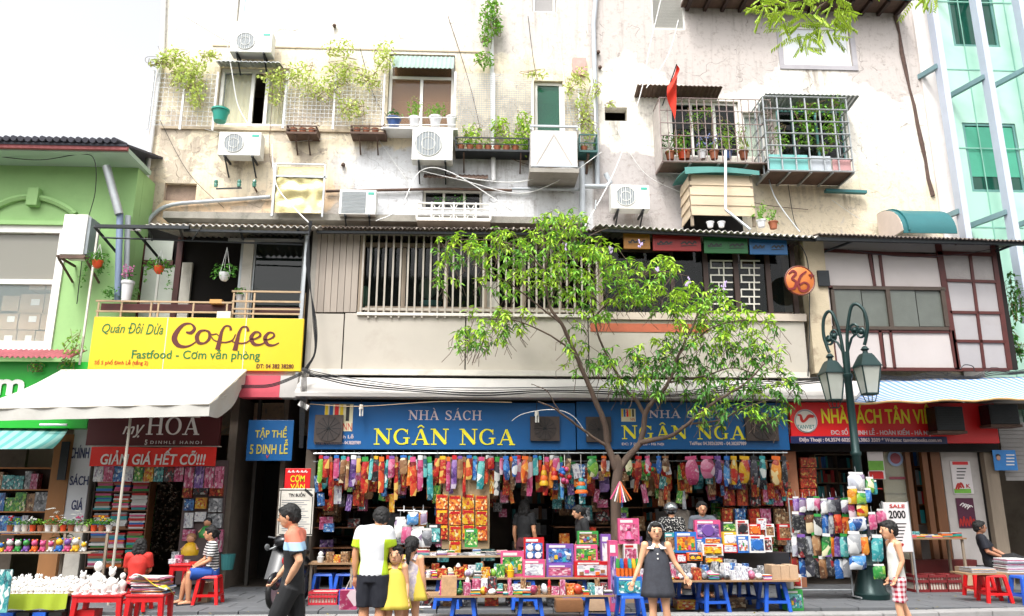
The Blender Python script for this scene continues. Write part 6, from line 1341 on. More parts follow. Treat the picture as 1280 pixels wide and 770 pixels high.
# ---- stools (one kind, copied)
def make_stool(m, col_, lab):
    t = thing('plastic_stool', lab, 'stool', (0, 0, 0), col_ + ' plastic stools'); b = B()
    b.add([(a * .15, c * .15, .44) for a, c in ((-1, -1), (1, -1), (1, 1), (-1, 1))] + [(a * .165, c * .165, .40) for a, c in ((-1, -1), (1, -1), (1, 1), (-1, 1))], [(0, 1, 2, 3), (0, 4, 5, 1), (1, 5, 6, 2), (2, 6, 7, 3), (3, 7, 4, 0), (7, 6, 5, 4)])
    build('seat', b, m, t, raw=True, bevel=.008)
    for a, c in ((-1, -1), (1, -1), (1, 1), (-1, 1)):
        q = B(); q.add([(a * (.16 - k) - a * .0, c * (.16 - j), .405) for k, j in ((0, 0), (.055, 0), (.055, .055), (0, .055))] + [(a * (.21 - k), c * (.21 - j), 0) for k, j in ((0, 0), (.05, 0), (.05, .05), (0, .05))], [(0, 1, 5, 4), (1, 2, 6, 5), (2, 3, 7, 6), (3, 0, 4, 7), (4, 5, 6, 7)])
        build('leg', q, m, t, raw=True)
    q = B()
    for s in (-1, 1): q.box(-.165, s * .185 - .012, .12, .165, s * .185 + .012, .16); q.box(s * .185 - .012, -.165, .121, s * .185 + .012, .165, .159)
    build('rung', q, m, t, raw=True); return t
m_sb = M('stool_blue', '#1f55b8', .4, .08, 5, .05); m_sr = M('stool_red', '#c8161a', .4, .08, 5, .05)
sb = make_stool(m_sb, 'blue', 'blue plastic stool'); sr = make_stool(m_sr, 'red', 'red plastic stool'); first = {id(sb): 1, id(sr): 1}
def stool(p, x, y, z, lab, rz=0):
    if first.pop(id(p), None): p.location = (x, y, z); p.rotation_euler.z = rz; p['label'] = lab; return p
    return copy_tree(p, (x, y, z), rz, lab)
YT1 = -3.62
for px, Y_, z, lab in ((580, YT1, -.14, 'blue stool holding the left end of the front toy board'), (663, YT1, -.14, 'blue stool under the middle of the front toy board'), (746, YT1, -.14, 'blue stool under the right end of the front toy board'), (787, YT1, -.14, 'blue stool carrying the light blue pencil box'),
                    (890, -3.05, 0, 'blue stool under the right table just right of the girl'), (966, -3.05, 0, 'blue stool under the right end of the right table'), (405, -1.5, 0, 'blue stool under the left toy shelf, left one'), (433, -1.5, 0, 'blue stool under the left toy shelf, right one'), (655, -2.6, 0, 'blue stool in shade behind the middle front stool'),
                    (720, -2.5, 0, 'blue stool in shade under the second row of toys'), (812, -2.9, 0, 'blue stool in shade behind the girl'), (560, -2.5, 0, 'blue stool in shade left under the second row of toys'), (858, -2.6, 0, 'blue stool at the back edge of the right table'), (930, -2.55, 0, 'blue stool at the back right of the right table')):
    stool(sb, W(px, 745, Y_).x, Y_, z, lab, RND.uniform(-.15, .15))
for px, Y_, lab in ((1241, -2.2, 'red stool holding newspapers at the right edge'), (1224, -1.4, 'red stool half hidden behind the newspaper table'), (262, -1.85, 'red stool under the seated woman in stripes'), (172, -2.62, 'red stool under the woman in red')):
    stool(sr, W(px, 730, Y_).x, Y_, 0, lab, RND.uniform(-.2, .2))
stool(sb, W(1283, 735, -2.5).x, -2.5, 0, 'blue stool cut off at the right picture edge')
# ---- boards on the stools
m_ply = M('plywood', '#8d6f50', .7, .15, 3, .2, stretch=(.2, 1, 1))
def board(px0, px1, Y0, Y1, z, lab, m=m_ply, cat='table', name='table_board', th=.025):
    return cube(name, W(px0, 735, Y0).x, Y0, z, W(px1, 735, Y0).x, Y1, z + th, m, lab, cat)
zA = .30; board(531, 768, -3.9, -3.32, zA, 'long plywood board on stools full of small toys'); zA += .025
zB = .44; board(800, 1000, -3.35, -2.35, zB, 'plywood board with paper goods right of the girl'); zB += .025
board(520, 770, -2.8, -2.1, zB - .025, 'second plywood board behind the front toy board'); zC = .80
def trestle(px0, px1, Y0, Y1, z, lab, m=m_ply):
    x0, x1 = W(px0, 700, Y0).x, W(px1, 700, Y0).x; t = thing('display_table', lab, 'table', ((x0 + x1) / 2, (Y0 + Y1) / 2, 0)); build('top', B().box(x0, Y0, z - .03, x1, Y1, z), m, t)
    for x in (x0 + .04, x1 - .08):
        for y in (Y0 + .04, Y1 - .08): build('leg', B().box(x, y, 0, x + .04, y + .04, z - .031), m_wood, t)
    return t
trestle(384, 444, -1.75, -1.25, .62, 'small table of toys beside the mourning notice'); zC = .70; trestle(518, 668, -1.3, -.7, zC, 'pale counter table with flat books before the yellow packets', M('counter_top', '#9a8468', .6, .12, 2))
trestle(1138, 1212, -.55, .05, .95, 'bookstall counter in front of the right shop'); board(1210, 1300, -2.35, -1.9, .44, 'board with newspapers at the right edge')
# ---- generic goods
cn = list(PC)
def pouch(name, px, py0, w, h, Y, col_, lab, cat, group, fat=.2, header=None, roundb=0, parent=None):
    """hanging packet: bulging pouch below a header card and hook"""
    p = W(px, py0, Y); s = W(px + w / 2, py0, Y).x - W(px - w / 2, py0, Y).x; H = p.z - W(px, py0 + h, Y).z
    t = thing(name, lab, cat, (p.x, Y, p.z - H), group); b = B(); o = len(b.v)
    nu, nv = 5, 6
    fat *= .62; s *= RND.uniform(.82, 1.08); t.rotation_euler.y = RND.uniform(-.07, .07)
    for sg in (-1, 1):
        b.grid(lambda u, v: (p.x + s * (u - .5) * (1 - roundb * (2 * v - 1) ** 2 * .6), Y + sg * s * fat * math.sin(PI * u) * math.sin(PI * min(1, v * 1.0)) ** .5, p.z - H + H * .88 * v + .0), nu, nv)
    build('packet', b, PM[col_], t, smooth=60)
    build('header_card', B().box(p.x - s * .42, Y - .006, p.z - H * .13, p.x + s * .42, Y + .006, p.z), MATS['plain_' + (header or 'white')], t); build('hook', B().tube([(p.x, Y, p.z), (p.x, Y + .01, p.z + .09)], .004, 4), m_steel, t)
    return t
rail = B(); rail.tube([W(392, 567, -.3), W(984, 566, -.3)], .015); solo('hanging_rail', rail, m_steel, 'long steel rail under the blue signs carrying the toys', 'rail'); rail = B(); rail.tube([W(392, 577, .1), W(984, 576, .1)], .012); solo('hanging_rail', rail, m_steel, 'rear steel rail under the blue signs', 'rail')
seq = 'green red brown purple red black teal red orange pink teal red purple red blue red black red pink pink red orange blue'.split()
px = 398
seq = sum([[c, ['red', 'pink', 'brown', 'red', 'teal'][i % 5]] for i, c in enumerate(seq)], [])
for i, c in enumerate(seq):
    w = [6, 9, 5, 8, 7, 4.5, 8][i % 7]; h = [40, 22, 50, 28, 34, 46][i % 6] + RND.uniform(-6, 6)
    pouch('toy_packet', px + w / 2, 569 + (i % 3), w, h, -.3 - .03 * (i % 2), c, '%s toy bag on the front rail between %s and %s, %s card' % (c, (['pier'] + seq)[i], (seq + ['tree'])[i + 1], cn[(i * 5) % 12]), 'toy packet', 'toy packets on the front rail left of the tree', fat=.3, header=cn[(i * 5) % 12]); px += w * 1.0 + .3 + RND.uniform(-1, .6)
for i in range(30):
    c = ['teal', 'brown', 'red', 'red', 'black', 'orange', 'purple', 'brown'][i * 3 % 8]; pouch('toy_packet', 404 + i * 19.5, 577 + (i % 4) * 2, 14, 34 + (i * 7) % 14, .1, c, '%s toy packet on the rear rail %s' % (c, 'left of the doorway' if i < 12 else 'near the tree' if i < 20 else 'towards the orange pier'), 'toy packet', 'toy packets on the rear rail', header=cn[(i * 7) % 12])
for i in range(170):
    px = RND.uniform(393, 640) if i % 5 < 2 else RND.uniform(690, 982) if i % 5 < 4 else RND.uniform(393, 982); py = RND.uniform(572, 618); w = RND.uniform(4, 10); c = ['red', 'pink', 'red', 'orange', 'red', 'teal', 'purple', 'pink', 'brown', 'green', 'yellow', 'white', 'blue'][RND.randrange(13)]; Y_ = RND.uniform(-.22, .05)
    o = cpx('toy_card', px, py, px + w, py + RND.uniform(9, 24), Y_, .03, PM[c], 'small %s carded toy hanging %s, %s row' % (c, 'at the left of the shop' if px < 520 else 'left of the doorway' if px < 640 else 'by the tree' if px < 830 else 'beside the orange pier', 'upper' if py < 588 else 'middle' if py < 603 else 'lower'), 'carded toy', 'carded toys hanging between the rails'); o.rotation_euler.y = RND.uniform(-.2, .2)
# round net bags, balls, lantern shapes right of the doorway
def ballbag(px, py, r, Y, cols, lab, n=16):
    p = W(px, py, Y); R_ = r / 70; t = thing('ball_net', lab, 'ball net', (p.x, Y, p.z - R_ * 1.4)); bs = {}
    for k in range(n):
        d = Vector((RND.gauss(0, 1), RND.gauss(0, 1), RND.gauss(0, 1))).normalized(); bs.setdefault(cols[k % len(cols)], B()).ball(p + Vector((d.x * R_ * .7, d.y * R_ * .6, d.z * R_ * 1.0)), R_ * .4, 8, 5)
    for c in bs: tag(build('balls', bs[c], MATS['plain_' + c], t, smooth=80), kind='stuff')
    build('net', B().tube([p + Vector((0, 0, R_)), (p.x, Y, W(px, 568, Y).z)], .01, 5), m_offw, t)
ballbag(706, 594, 9, -.35, ('red', 'green', 'blue', 'yellow', 'pink'), 'net of multicoloured balls near the rail middle'); ballbag(691, 618, 6, .3, ('orange', 'yellow'), 'bunch of orange balls hanging in the shop', 8); ballbag(812, 588, 8, -.35, ('red', 'orange', 'green'), 'string of red and green balls right of the tree', 12)
def cone_toy(px, py0, py1, w, Y, c1, c2, lab):
    p = W(px, py1, Y); h = W(px, py0, Y).z - p.z; r = w / 140; t = thing('lantern', lab, 'lantern', tuple(p)); 
    for k in range(4): build('tier', B().lathe([(r * (1 - k * .18), h * k / 5), (r * (1.05 - k * .2), h * (k + .5) / 5), (r * (.8 - k * .18), h * (k + .97) / 5)], p, 12), MATS['plain_' + (c1 if k % 2 == 0 else c2)], t, smooth=50)
    build('hanger', B().tube([p + Vector((0, 0, h * .78)), (p.x, Y, W(px, 568, Y).z)], .006, 4), m_offw, t)
cone_toy(727, 592, 617, 17, -.5, 'orange', 'teal', 'orange tiered toy lantern hanging before the shop'); cone_toy(680, 575, 607, 12, -.35, 'yellow', 'orange', 'yellow lantern toy on the front rail'); cone_toy(693, 572, 600, 11, -.3, 'orange', 'red', 'orange lantern toy beside the yellow one')
for k, (px, c, w, h) in enumerate(((634, 'blue', 9, 30), (643, 'blue', 7, 26), (655, 'orange', 9, 34), (741, 'green', 14, 26), (754, 'orange', 8, 22), (786, 'green', 10, 24), (797, 'red', 9, 30), (810, 'pink', 7, 22), (823, 'blue', 8, 22), (832, 'brown', 10, 20), (865, 'pink', 17, 36), (884, 'pink', 17, 28), (897, 'purple', 9, 34), (906, 'blue', 8, 38), (916, 'yellow', 9, 36), (928, 'yellow', 15, 34), (941, 'black', 9, 36), (952, 'teal', 10, 30), (968, 'orange', 14, 36), (979, 'black', 8, 44))):
    pouch('hanging_toy', px, 570, w, h, -.42, c, '%s hanging %s %s' % (c, ['toy', 'bag', 'packet'][k % 3], ['by the left blue sign end', 'near the tree trunk', 'between tree and bag pair', 'towards the orange pier'][min(3, k // 5)]), 'hanging toy', 'toys on the front rail right of the doorway', fat=.35, roundb=.7, header=c)
# braided whistles on the trunk
p = W(775, 602, -1.55); t = thing('stick_bundle', 'bundle of striped sticks fanned out on the tree trunk', 'toy bundle', tuple(p - Vector((0, 0, .35))))
for k in range(8): a = (k - 3.5) * .15 + RND.uniform(-.05, .05); build('stick', B().tube([p, p + Vector((math.sin(a) * .34, -.05, -math.cos(a) * .36))], .013, 5), MATS['plain_' + ['pink', 'white', 'brown', 'orange'][k % 4]], t)
# ---- yellow / red educational packets in a grid on a panel
cube('display_board', W(553, 640, -.2).x, -.2, .75, W(612, 640, -.2).x, -.17, 2.45, M('panel_tan', '#8f7a5c', .7, .1, 3), 'tan display panel behind the grid of yellow and red packets', 'panel')
for r_ in range(4):
    for c_ in range(4):
        col_ = [['orange', 'orange', 'yellow', 'orange'], ['red', 'orange', 'yellow', 'yellow'], ['red', 'yellow', 'yellow', 'orange'], ['red', 'yellow', 'orange', 'yellow']][r_][c_]
        if r_ == 3 and c_ not in (1,): continue
        px = 545 + c_ * 16.5; py = 618 + r_ * 19 + (c_ % 2) * 1.5
        x0, z0, x1, z1 = prect(px, py, px + 14.5, py + 18, -.26); t = thing('learning_packet', '%s learning game packet in the display grid, %s row, %s column' % (col_, ['top', 'second', 'third', 'bottom'][r_], ['first', 'second', 'third', 'fourth'][c_]), 'packet', ((x0 + x1) / 2, -.25, z0), 'packets in the display grid')
        cube('pack', x0, -.26, z0, x1, -.23, z1, PM[col_], parent=t); build('title_strip', B().box(x0 + .02, -.264, z1 - .06, x1 - .02, -.2605, z1 - .015), MATS['plain_red' if col_ != 'red' else 'plain_yellow'], t)
# ---- bookcases
def bookcase(px0, px1, py0, py1, Y, rows, lab, cols, bw=.035, gap=.02, m=m_brown, maxb=90, face=.9, whereL=''):
    x0, z0, x1, z1 = prect(px0, py0, px1, py1, Y); t = thing('bookcase', lab, 'bookcase', ((x0 + x1) / 2, Y + .3, max(0, z0)))
    H = (z1 - z0) / rows; build('back', B().box(x0, Y + .28, z0, x1, Y + .3, z1), m_dwood, t)
    for x in (x0 - .02, x1): build('side_panel', B().box(x, Y, z0, x + .02, Y + .28, z1), m, t)
    for r_ in range(rows + 1): build('shelf', B().box(x0 + .001, Y + .01, z0 + r_ * H - .012, x1 - .001, Y + .278, z0 + r_ * H + .012), m, t)
    n = 0
    for r_ in range(rows):
        x = x0 + .01
        while x < x1 - bw * 2 and n < maxb:
            w = RND.uniform(.7, 1.6) * bw; h = H * RND.uniform(.62, face); c = cols[RND.randrange(len(cols))]
            if RND.random() < .93:
                cube('book', x, Y + .03 + RND.uniform(0, .03), z0 + r_ * H + .0125, x + w, Y + .2, z0 + r_ * H + h, (PM if bw > .1 else MATS)[c if bw > .1 else 'plain_' + c], '%s book spine on the %s shelf of the %s' % (c, ['lowest', 'second lowest', 'third', 'fourth', 'fifth', 'top'][r_], whereL), 'book', 'books in the ' + whereL); n += 1
            x += w + .002
    return t
bookcase(803, 842, 566, 652, 2.2, 5, 'bookcase with pale spines seen between tree trunk and helmeted person', ['white', 'white', 'orange', 'brown', 'teal', 'blue'], .06, whereL='bookcase by the tree', m=m_brown)
bookcase(843, 884, 566, 652, 2.25, 5, 'bookcase with pale spines behind the stooping man', ['white', 'white', 'teal', 'brown', 'red'], .06, whereL='bookcase behind the stooping man')
bookcase(1022, 1048, 568, 640, 1.6, 4, 'dim wooden bookcase at left inside the red shop', ['blue', 'teal', 'brown', 'red', 'black'], .05, whereL='left bookcase of the red shop', m=m_wood); bookcase(1049, 1078, 568, 640, 1.6, 4, 'dim wooden bookcase right behind the lamp post', ['blue', 'black', 'brown', 'teal', 'grey'], .05, whereL='bookcase behind the lamp post', m=m_wood)
bookcase(640, 690, 572, 690, 2.6, 6, 'dark metal rack of books behind the standing woman', ['grey', 'black', 'teal', 'brown', 'white'], .09, whereL='dark rack behind the standing woman', m=m_iron)
bookcase(402, 500, 612, 690, 2.4, 4, 'dim bookcase deep inside behind the customers', ['brown', 'grey', 'brown', 'teal', 'white'], .09, whereL='dim bookcase behind the customers')
bookcase(1146, 1162, 560, 655, .8, 4, 'narrow lit bookcase at the right shop door', ['red', 'teal', 'grey', 'blue'], .08, whereL='narrow bookcase at the door')
bookcase(-14, 62, 585, 668, 1.2, 3, 'deep shelf with toys and boxes in the far left shop', ['pink', 'grey', 'blue', 'brown', 'teal', 'green', 'white'], .16, whereL='far left shop', m=M('orange_shelf', '#a8682f', .6, .12, 3))
# horizontal piles of books at the left of the maroon shop
t = thing('book_rack', 'tall rack holding flat piles of books beside the white column sign', 'rack', tuple(W(150, 735, .55)))
x0, _, x1, _ = prect(115, 640, 183, 641, .3); build('side_panel', B().box(x0 - .02, .3, 0, x0, .6, 2.5), m_dwood, t); build('side_panel', B().box(x1, .3, 0, x1 + .02, .6, 2.5), m_brown, t); build('back', B().box(x0, .58, 0, x1, .6, 2.5), m_dwood, t)
for z in (.4, .75, 1.1, 1.45, 1.8, 2.15): build('shelf', B().box(x0 + .001, .31, z - .012, x1 - .001, .579, z + .012), m_brown, t)
colr = ['pink', 'white', 'red', 'white', 'teal', 'brown', 'orange', 'grey', 'blue', 'white', 'green', 'pink']
for ci in range(3):
    xa, xb_ = x0 + .01 + ci * (x1 - x0) / 3, x0 - .01 + (ci + 1) * (x1 - x0) / 3
    for si, z in enumerate((.4, .75, 1.1, 1.45, 1.8, 2.15)):
        zz = z + .013; k = 0
        while zz < z + .29 and k < 8:
            h = RND.uniform(.025, .05); c = colr[RND.randrange(12)]; cube('book', xa + RND.uniform(0, .03), .31 + RND.uniform(-.02, .02), zz, xb_ - RND.uniform(0, .03), .55, zz + h, MATS['plain_' + c], '%s book lying flat in the %s pile of rack shelf %s beside the white column' % (c, ['left', 'middle', 'right'][ci], ['one', 'two', 'three', 'four', 'five', 'six'][si]), 'book', 'flat piles of books in the left rack'); zz += h + .001; k += 1
# magazines hung under the banner
for i in range(13):
    px = 117 + i * 12.6; c = ['white', 'pink', 'blue', 'white', 'green', 'yellow', 'teal', 'black', 'pink', 'pink', 'purple', 'pink', 'pink'][i]; hh = 19 + (i > 8) * 8
    cpx('magazine', px, 583 + (i % 2), px + 11.4, 583 + hh, -.22 - .01 * (i % 2), .012, PM[c], '%s magazine clipped below the red banner %s' % (c, ['at its left end', 'under the letter G', 'under the letter I', 'under the letter A', 'under the letter M', 'under the second G', 'under the word gap', 'under the H', 'under the letter E', 'hanging long under the T', 'hanging long under the C', 'hanging long under the last vowel', 'hanging long at its right end'][i]), 'magazine', 'magazines below the banner')
# right inner shelf of the maroon shop: toys and dolls
cube('display_board', W(226, 650, .2).x, .22, .1, W(279, 650, .2).x, .26, 2.4, M('panel_dim', '#5a4b4a', .7, .1, 3), 'dim panel covered with packets at the right of the maroon shop', 'panel')
for i, (a, b_, c, d, cl) in enumerate(((228, 607, 240, 622, 'red'), (242, 604, 260, 618, 'black'), (262, 606, 278, 620, 'red'), (230, 624, 242, 638, 'blue'), (244, 622, 258, 636, 'yellow'), (261, 623, 277, 640, 'grey'), (230, 641, 241, 660, 'white'), (243, 640, 257, 652, 'white'), (259, 642, 277, 660, 'grey'), (228, 662, 243, 676, 'pink'), (262, 662, 278, 690, 'pink'))):
    cpx('boxed_toy', a, b_, c, d, .14, .075, PM[cl], '%s boxed toy on the panel beside the dark passage, %s' % (cl, ['upper', 'middle', 'lower'][min(2, i // 4)]), 'boxed toy', 'boxed toys beside the dark passage')
def doll(px, py, s, Y, hair, dress, lab):
    p = W(px, py, Y); t = thing('doll', lab, 'doll', tuple(p)); k = s / 70
    build('dress', B().lathe([(.36 * k, 0), (.4 * k, .2 * k), (.22 * k, .5 * k), (.1 * k, .58 * k)], p, 12), MATS['plain_' + dress], t, smooth=50); build('head', B().ball(p + Vector((0, 0, .72 * k)), .2 * k, 10, 7), m_skin, t, smooth=70); build('hair', B().ball(p + Vector((0, .03 * k, .78 * k)), (.23 * k, .2 * k, .2 * k), 10, 7), MATS['plain_' + hair], t, smooth=70)
    bb = B()
    for sg in (-1, 1): bb.tube([p + Vector((sg * .15 * k, 0, .5 * k)), p + Vector((sg * .38 * k, -.1 * k, .25 * k))], .05 * k, 6)
    build('arms', bb, m_skin, t)
m_skin = M('skin', '#c08a68', .5, .05, 5, .05)
doll(258, 672, 26, -.2, 'black', 'green', 'big doll in green dress above the seated woman'); doll(237, 694, 28, -.4, 'brown', 'yellow', 'big doll with brown hair and yellow dress left of the seated woman')
# jewellery rack in the maroon shop doorway: dark stuff
b = B()
for _ in range(260): b.ball(W(RND.uniform(186, 224), RND.uniform(592, 700), RND.uniform(.8, 1.4)), RND.uniform(.015, .035), 5, 3)
tag(solo('trinkets', b, printed('print_trinket', ('#3a2f28', '#6b5a48', '#8f8578', '#4b2f28'), 30), 'dim clutter of small trinkets hanging in the maroon shop doorway', 'trinkets'), kind='stuff')
# ---- shelf clutter deeper in the central shop
for i in range(190):
    px = RND.choice([RND.uniform(395, 640), RND.uniform(690, 800), RND.uniform(880, 984), RND.uniform(900, 984)]); Y_ = RND.uniform(.12, .8); py = RND.uniform(596, 688); c = cn[RND.randrange(12)]; c = {'white': 'grey', 'yellow': 'brown'}.get(c, c)
    w = RND.uniform(8, 17); cpx('boxed_toy', px, py, px + w, py + RND.uniform(10, 20), Y_, .12, PM[c], '%s toy box on the dim inner shelves %s' % (c, 'left of the doorway' if px < 640 else 'by the tree' if px < 800 else 'beside the orange pier'), 'boxed toy', 'toy boxes on the dim inner shelves')
for i, (px0, px1, Y_) in enumerate(((395, 540, 1.0), (690, 800, 1.1), (890, 984, .9))):
    t = thing('shelf_unit', 'dark shelf unit %s' % ['at the left inside the central shop', 'behind the tree inside the shop', 'at the orange pier inside the shop'][i], 'shelf', tuple(W((px0 + px1) / 2, 700, Y_ + .8)))
    for k in range(6): z = .35 + k * .38; build('shelf', B().box(W(px0, 650, Y_).x, Y_ - .6, z, W(px1, 650, Y_).x, Y_ + .7, z + .02), m_brown, t)
# red boxed column beside the orange pier
for i in range(14):
    a = 905 + (i % 5) * 15.5 + RND.uniform(-2, 2); b_ = 612 + (i // 5) * 24; c = ['red', 'red', 'black', 'red', 'pink', 'red', 'blue', 'red', 'pink', 'brown'][i % 10]
    cpx('boxed_toy', a, b_, a + 13, b_ + 20, .0, .1, PM[c], '%s boxed toy hung on the wall left of the orange pier, %s row' % (c, ['upper', 'middle', 'lower'][i // 5]), 'boxed toy', 'boxed toys left of the orange pier')
for i in range(9):
    a = 1001 + (i % 2) * 10; b_ = 572 + (i // 2) * 13; cpx('boxed_toy', a, b_, a + 9.5, b_ + 12, .2, .1, PM['red'], 'red lantern box right of the orange pier, %s' % ['top', 'second', 'third', 'fourth', 'fifth'][i // 2], 'boxed toy', 'red boxes right of the orange pier')
# ---- big named boxes on the tables
def bigbox(px0, py0, px1, py1, Y, d, c1, c2, lab, zb=None, cat='toy box', art='ovals', rz=0):
    x0, z0, x1, z1 = prect(px0, py0, px1, py1, Y)
    if zb is not None: z0 = zb
    t = thing('toy_box', lab, cat, ((x0 + x1) / 2, Y + d, z0)); w, h = x1 - x0, z1 - z0
    cube('carton', x0, Y, z0, x1, Y + d, z1, MATS['plain_' + c1], parent=t); cube('picture', x0 + w * .08, Y - .003, z0 + h * .12, x1 - w * .08, Y - .0005, z1 - h * .22, PM[c2], parent=t)
    cube('title_strip', x0 + w * .1, Y - .004, z1 - h * .17, x1 - w * .3, Y - .0005, z1 - h * .06, MATS['plain_' + ('white' if c1 != 'white' else 'red')], parent=t)
    mm = Euler((rad(90), 0, 0)).to_matrix()
    if art == 'rings':
        for a in (.3, .7):
            for c_ in (.28, .62): build('disc', B().lathe([(w * .16, 0), (w * .15, .02), (w * .06, .021)], (x0 + w * a, Y - .004, z0 + h * c_ * .95), 14, mm), MATS['plain_white'], t)
    elif art == 'oval': build('window', B().lathe([(min(w, h) * .33, 0), (min(w, h) * .3, .01)], ((x0 + x1) / 2, Y - .004, z0 + h * .45), 16, mm), MATS['plain_' + c2], t)
    elif art == 'cars':
        for a in (.3, .7): build('toy_car', B().rbox((x0 + w * a, Y - .02, z0 + h * .35), (w * .3, .03, h * .2)).rbox((x0 + w * a, Y - .02, z0 + h * .52), (w * .16, .028, h * .14)), MATS['plain_yellow'], t)
    elif art == 'doll': build('doll_figure', B().ball(((x0 + x1) / 2, Y - .012, z0 + h * .62), w * .1, 8, 6).lathe([(w * .24, 0), (w * .07, h * .3)], ((x0 + x1) / 2, Y - .012, z0 + h * .2), 10), MATS['plain_pink'], t)
    elif art == 'blocks':
        for k in range(5): build('motif', B().rbox((x0 + w * (.2 + .15 * k), Y - .006, z0 + h * (.25 + .12 * (k % 3))), (w * .12, .008, h * .2)), MATS['plain_' + cn[(k * 3 + int(px0)) % 12]], t)
    return t
zS = zB
for q in ((655, 672, 680, 702, -2.55, .1, 'red', 'blue', 'red box with four white discs standing behind the toy board', None, 'rings'), (654, 700, 681, 716, -2.75, .14, 'pink', 'white', 'flat pink box under the red disc box', zB, 'none'), (683, 680, 717, 706, -2.6, .1, 'purple', 'blue', 'large purple playset box beside the red disc box', None, 'blocks'),
          (683, 706, 716, 718, -2.7, .12, 'purple', 'pink', 'low purple box below the large purple playset', zB, 'none'), (718, 681, 747, 703, -2.6, .1, 'pink', 'green', 'pink and green castle box right of the purple playset', None, 'blocks'), (718, 702, 762, 718, -2.75, .14, 'red', 'white', 'long red and white box below the castle box', zB, 'blocks'),
          (626, 689, 655, 712, -2.6, .12, 'pink', 'green', 'pale pink doll house box left of the red disc box', zB, 'blocks'), (722, 664, 748, 681, -2.3, .1, 'green', 'brown', 'dark green dinosaur box on top of the castle box', None, 'blocks'), (752, 668, 764, 716, -2.5, .16, 'purple', 'white', 'tall lilac box standing at the end of the second board', zB, 'none'), (762, 676, 773, 735, -3.1, .2, 'pink', 'purple', 'tall narrow pink carton left of the pencil stand', 0, 'none'),
          (773, 648, 799, 680, -2.2, .1, 'pink', 'pink', 'pink window box with a doll high beside the trunk', None, 'doll'), (780, 680, 797, 706, -2.25, .12, 'white', 'pink', 'pale box stacked below the pink doll box', None, 'none'), (869, 650, 901, 674, -2.2, .1, 'pink', 'purple', 'large pink beauty set box right of the girl', None, 'oval'),
          (844, 665, 871, 691, -2.45, .06, 'blue', 'yellow', 'sky blue castle puzzle box right of the girl', None, 'blocks'), (831, 666, 844, 690, -2.4, .05, 'teal', 'brown', 'narrow portrait puzzle left of the blue castle puzzle', None, 'oval'), (878, 680, 904, 695, -2.6, .1, 'white', 'yellow', 'white window box with two yellow cars', None, 'cars'),
          (870, 674, 880, 690, -2.4, .1, 'blue', 'white', 'small light blue box under the pink beauty set', None, 'none'), (880, 672, 902, 680, -2.4, .1, 'blue', 'orange', 'flat light blue box above the yellow cars', None, 'none'), (860, 691, 878, 701, -2.75, .1, 'orange', 'black', 'orange car box below the castle puzzle', None, 'cars'), (880, 695, 905, 705, -2.75, .1, 'black', 'yellow', 'black car box with yellow car', None, 'cars'),
          (903, 652, 921, 665, -2.35, .1, 'black', 'green', 'black box with green motorbike toy', None, 'none'), (904, 665, 922, 681, -2.45, .1, 'yellow', 'white', 'yellow framed game box', None, 'oval'), (921, 650, 936, 670, -2.5, .06, 'white', 'black', 'white box with black round emblem', None, 'oval'), (922, 670, 936, 691, -2.5, .08, 'blue', 'white', 'deep blue game box below the white emblem box', None, 'blocks'),
          (904, 681, 922, 691, -2.5, .1, 'red', 'white', 'red game box below the yellow framed one', None, 'none'), (936, 655, 951, 669, -2.4, .08, 'red', 'orange', 'red and orange box right of the emblem box', None, 'oval'), (937, 669, 956, 691, -2.55, .06, 'white', 'blue', 'white box with a blue animal picture, red at its left', None, 'oval'), (955, 671, 965, 690, -2.5, .06, 'white', 'black', 'narrow white box with three black discs', None, 'none'),
          (947, 648, 958, 662, -2.1, .05, 'white', 'white', 'small white card box near the pier, left one', None, 'none'), (957, 655, 968, 671, -2.1, .05, 'white', 'brown', 'small white card box near the pier, right one', None, 'none'), (973, 655, 990, 675, -1.6, .08, 'red', 'brown', 'red boxed set low beside the pier', None, 'none'), (846, 693, 858, 703, -2.7, .1, 'red', 'white', 'small red framed box left of the orange car box', None, 'none')):
    bigbox(*q[:5], q[5], q[6], q[7], q[8], q[9], art=q[10])
# stepped base under the tall display right of the girl; its black is painted shade
cube('display_step', W(830, 700, -2.4).x, -2.3, zB, W(990, 700, -2.4).x, -1.9, WZ(692, -2.3), MATS['plain_black'], 'step with shade painted in black, raising the boxed toys on the right table', 'display step'); cube('display_step', W(770, 700, -2.0).x, -2.05, 0, W(800, 700, -2.0).x, -1.7, WZ(681, -2.05), m_card, 'cardboard covered step behind the girl at the trunk', 'display step')
cube('display_step', W(650, 700, -2.3).x, -2.2, zB, W(762, 700, -2.3).x, -2.1, WZ(700, -2.2), m_card, 'cardboard covered step behind the purple playset', 'display step')
# pencil box in front of the girl's left
bigbox(771, 721, 803, 745, -3.72, .22, 'blue', 'teal', 'light blue box with a cartoon print carrying coloured markers', .302, art='oval')
for k in range(12):
    x = W(774 + (k % 6) * 5, 720, -3.7).x; y = -3.66 + (k // 6) * .1; t = thing('marker', '%s capped marker standing in the %s row of the blue box' % (['green', 'blue', 'red', 'teal', 'yellow', 'green'][k % 6], ['front', 'back'][k // 6]), 'marker', (x, y, .5), 'markers on the blue box')
    z0 = WZ(722, -3.7); build('barrel', B().lathe([(.02, 0), (.02, .12)], (x, y, z0), 8), MATS['plain_orange'], t); build('cap', B().lathe([(.022, 0), (.024, .05), (.012, .13)], (x, y, z0 + .121), 8), MATS['plain_' + ['green', 'blue', 'red', 'teal', 'yellow', 'green'][k % 6]], t)
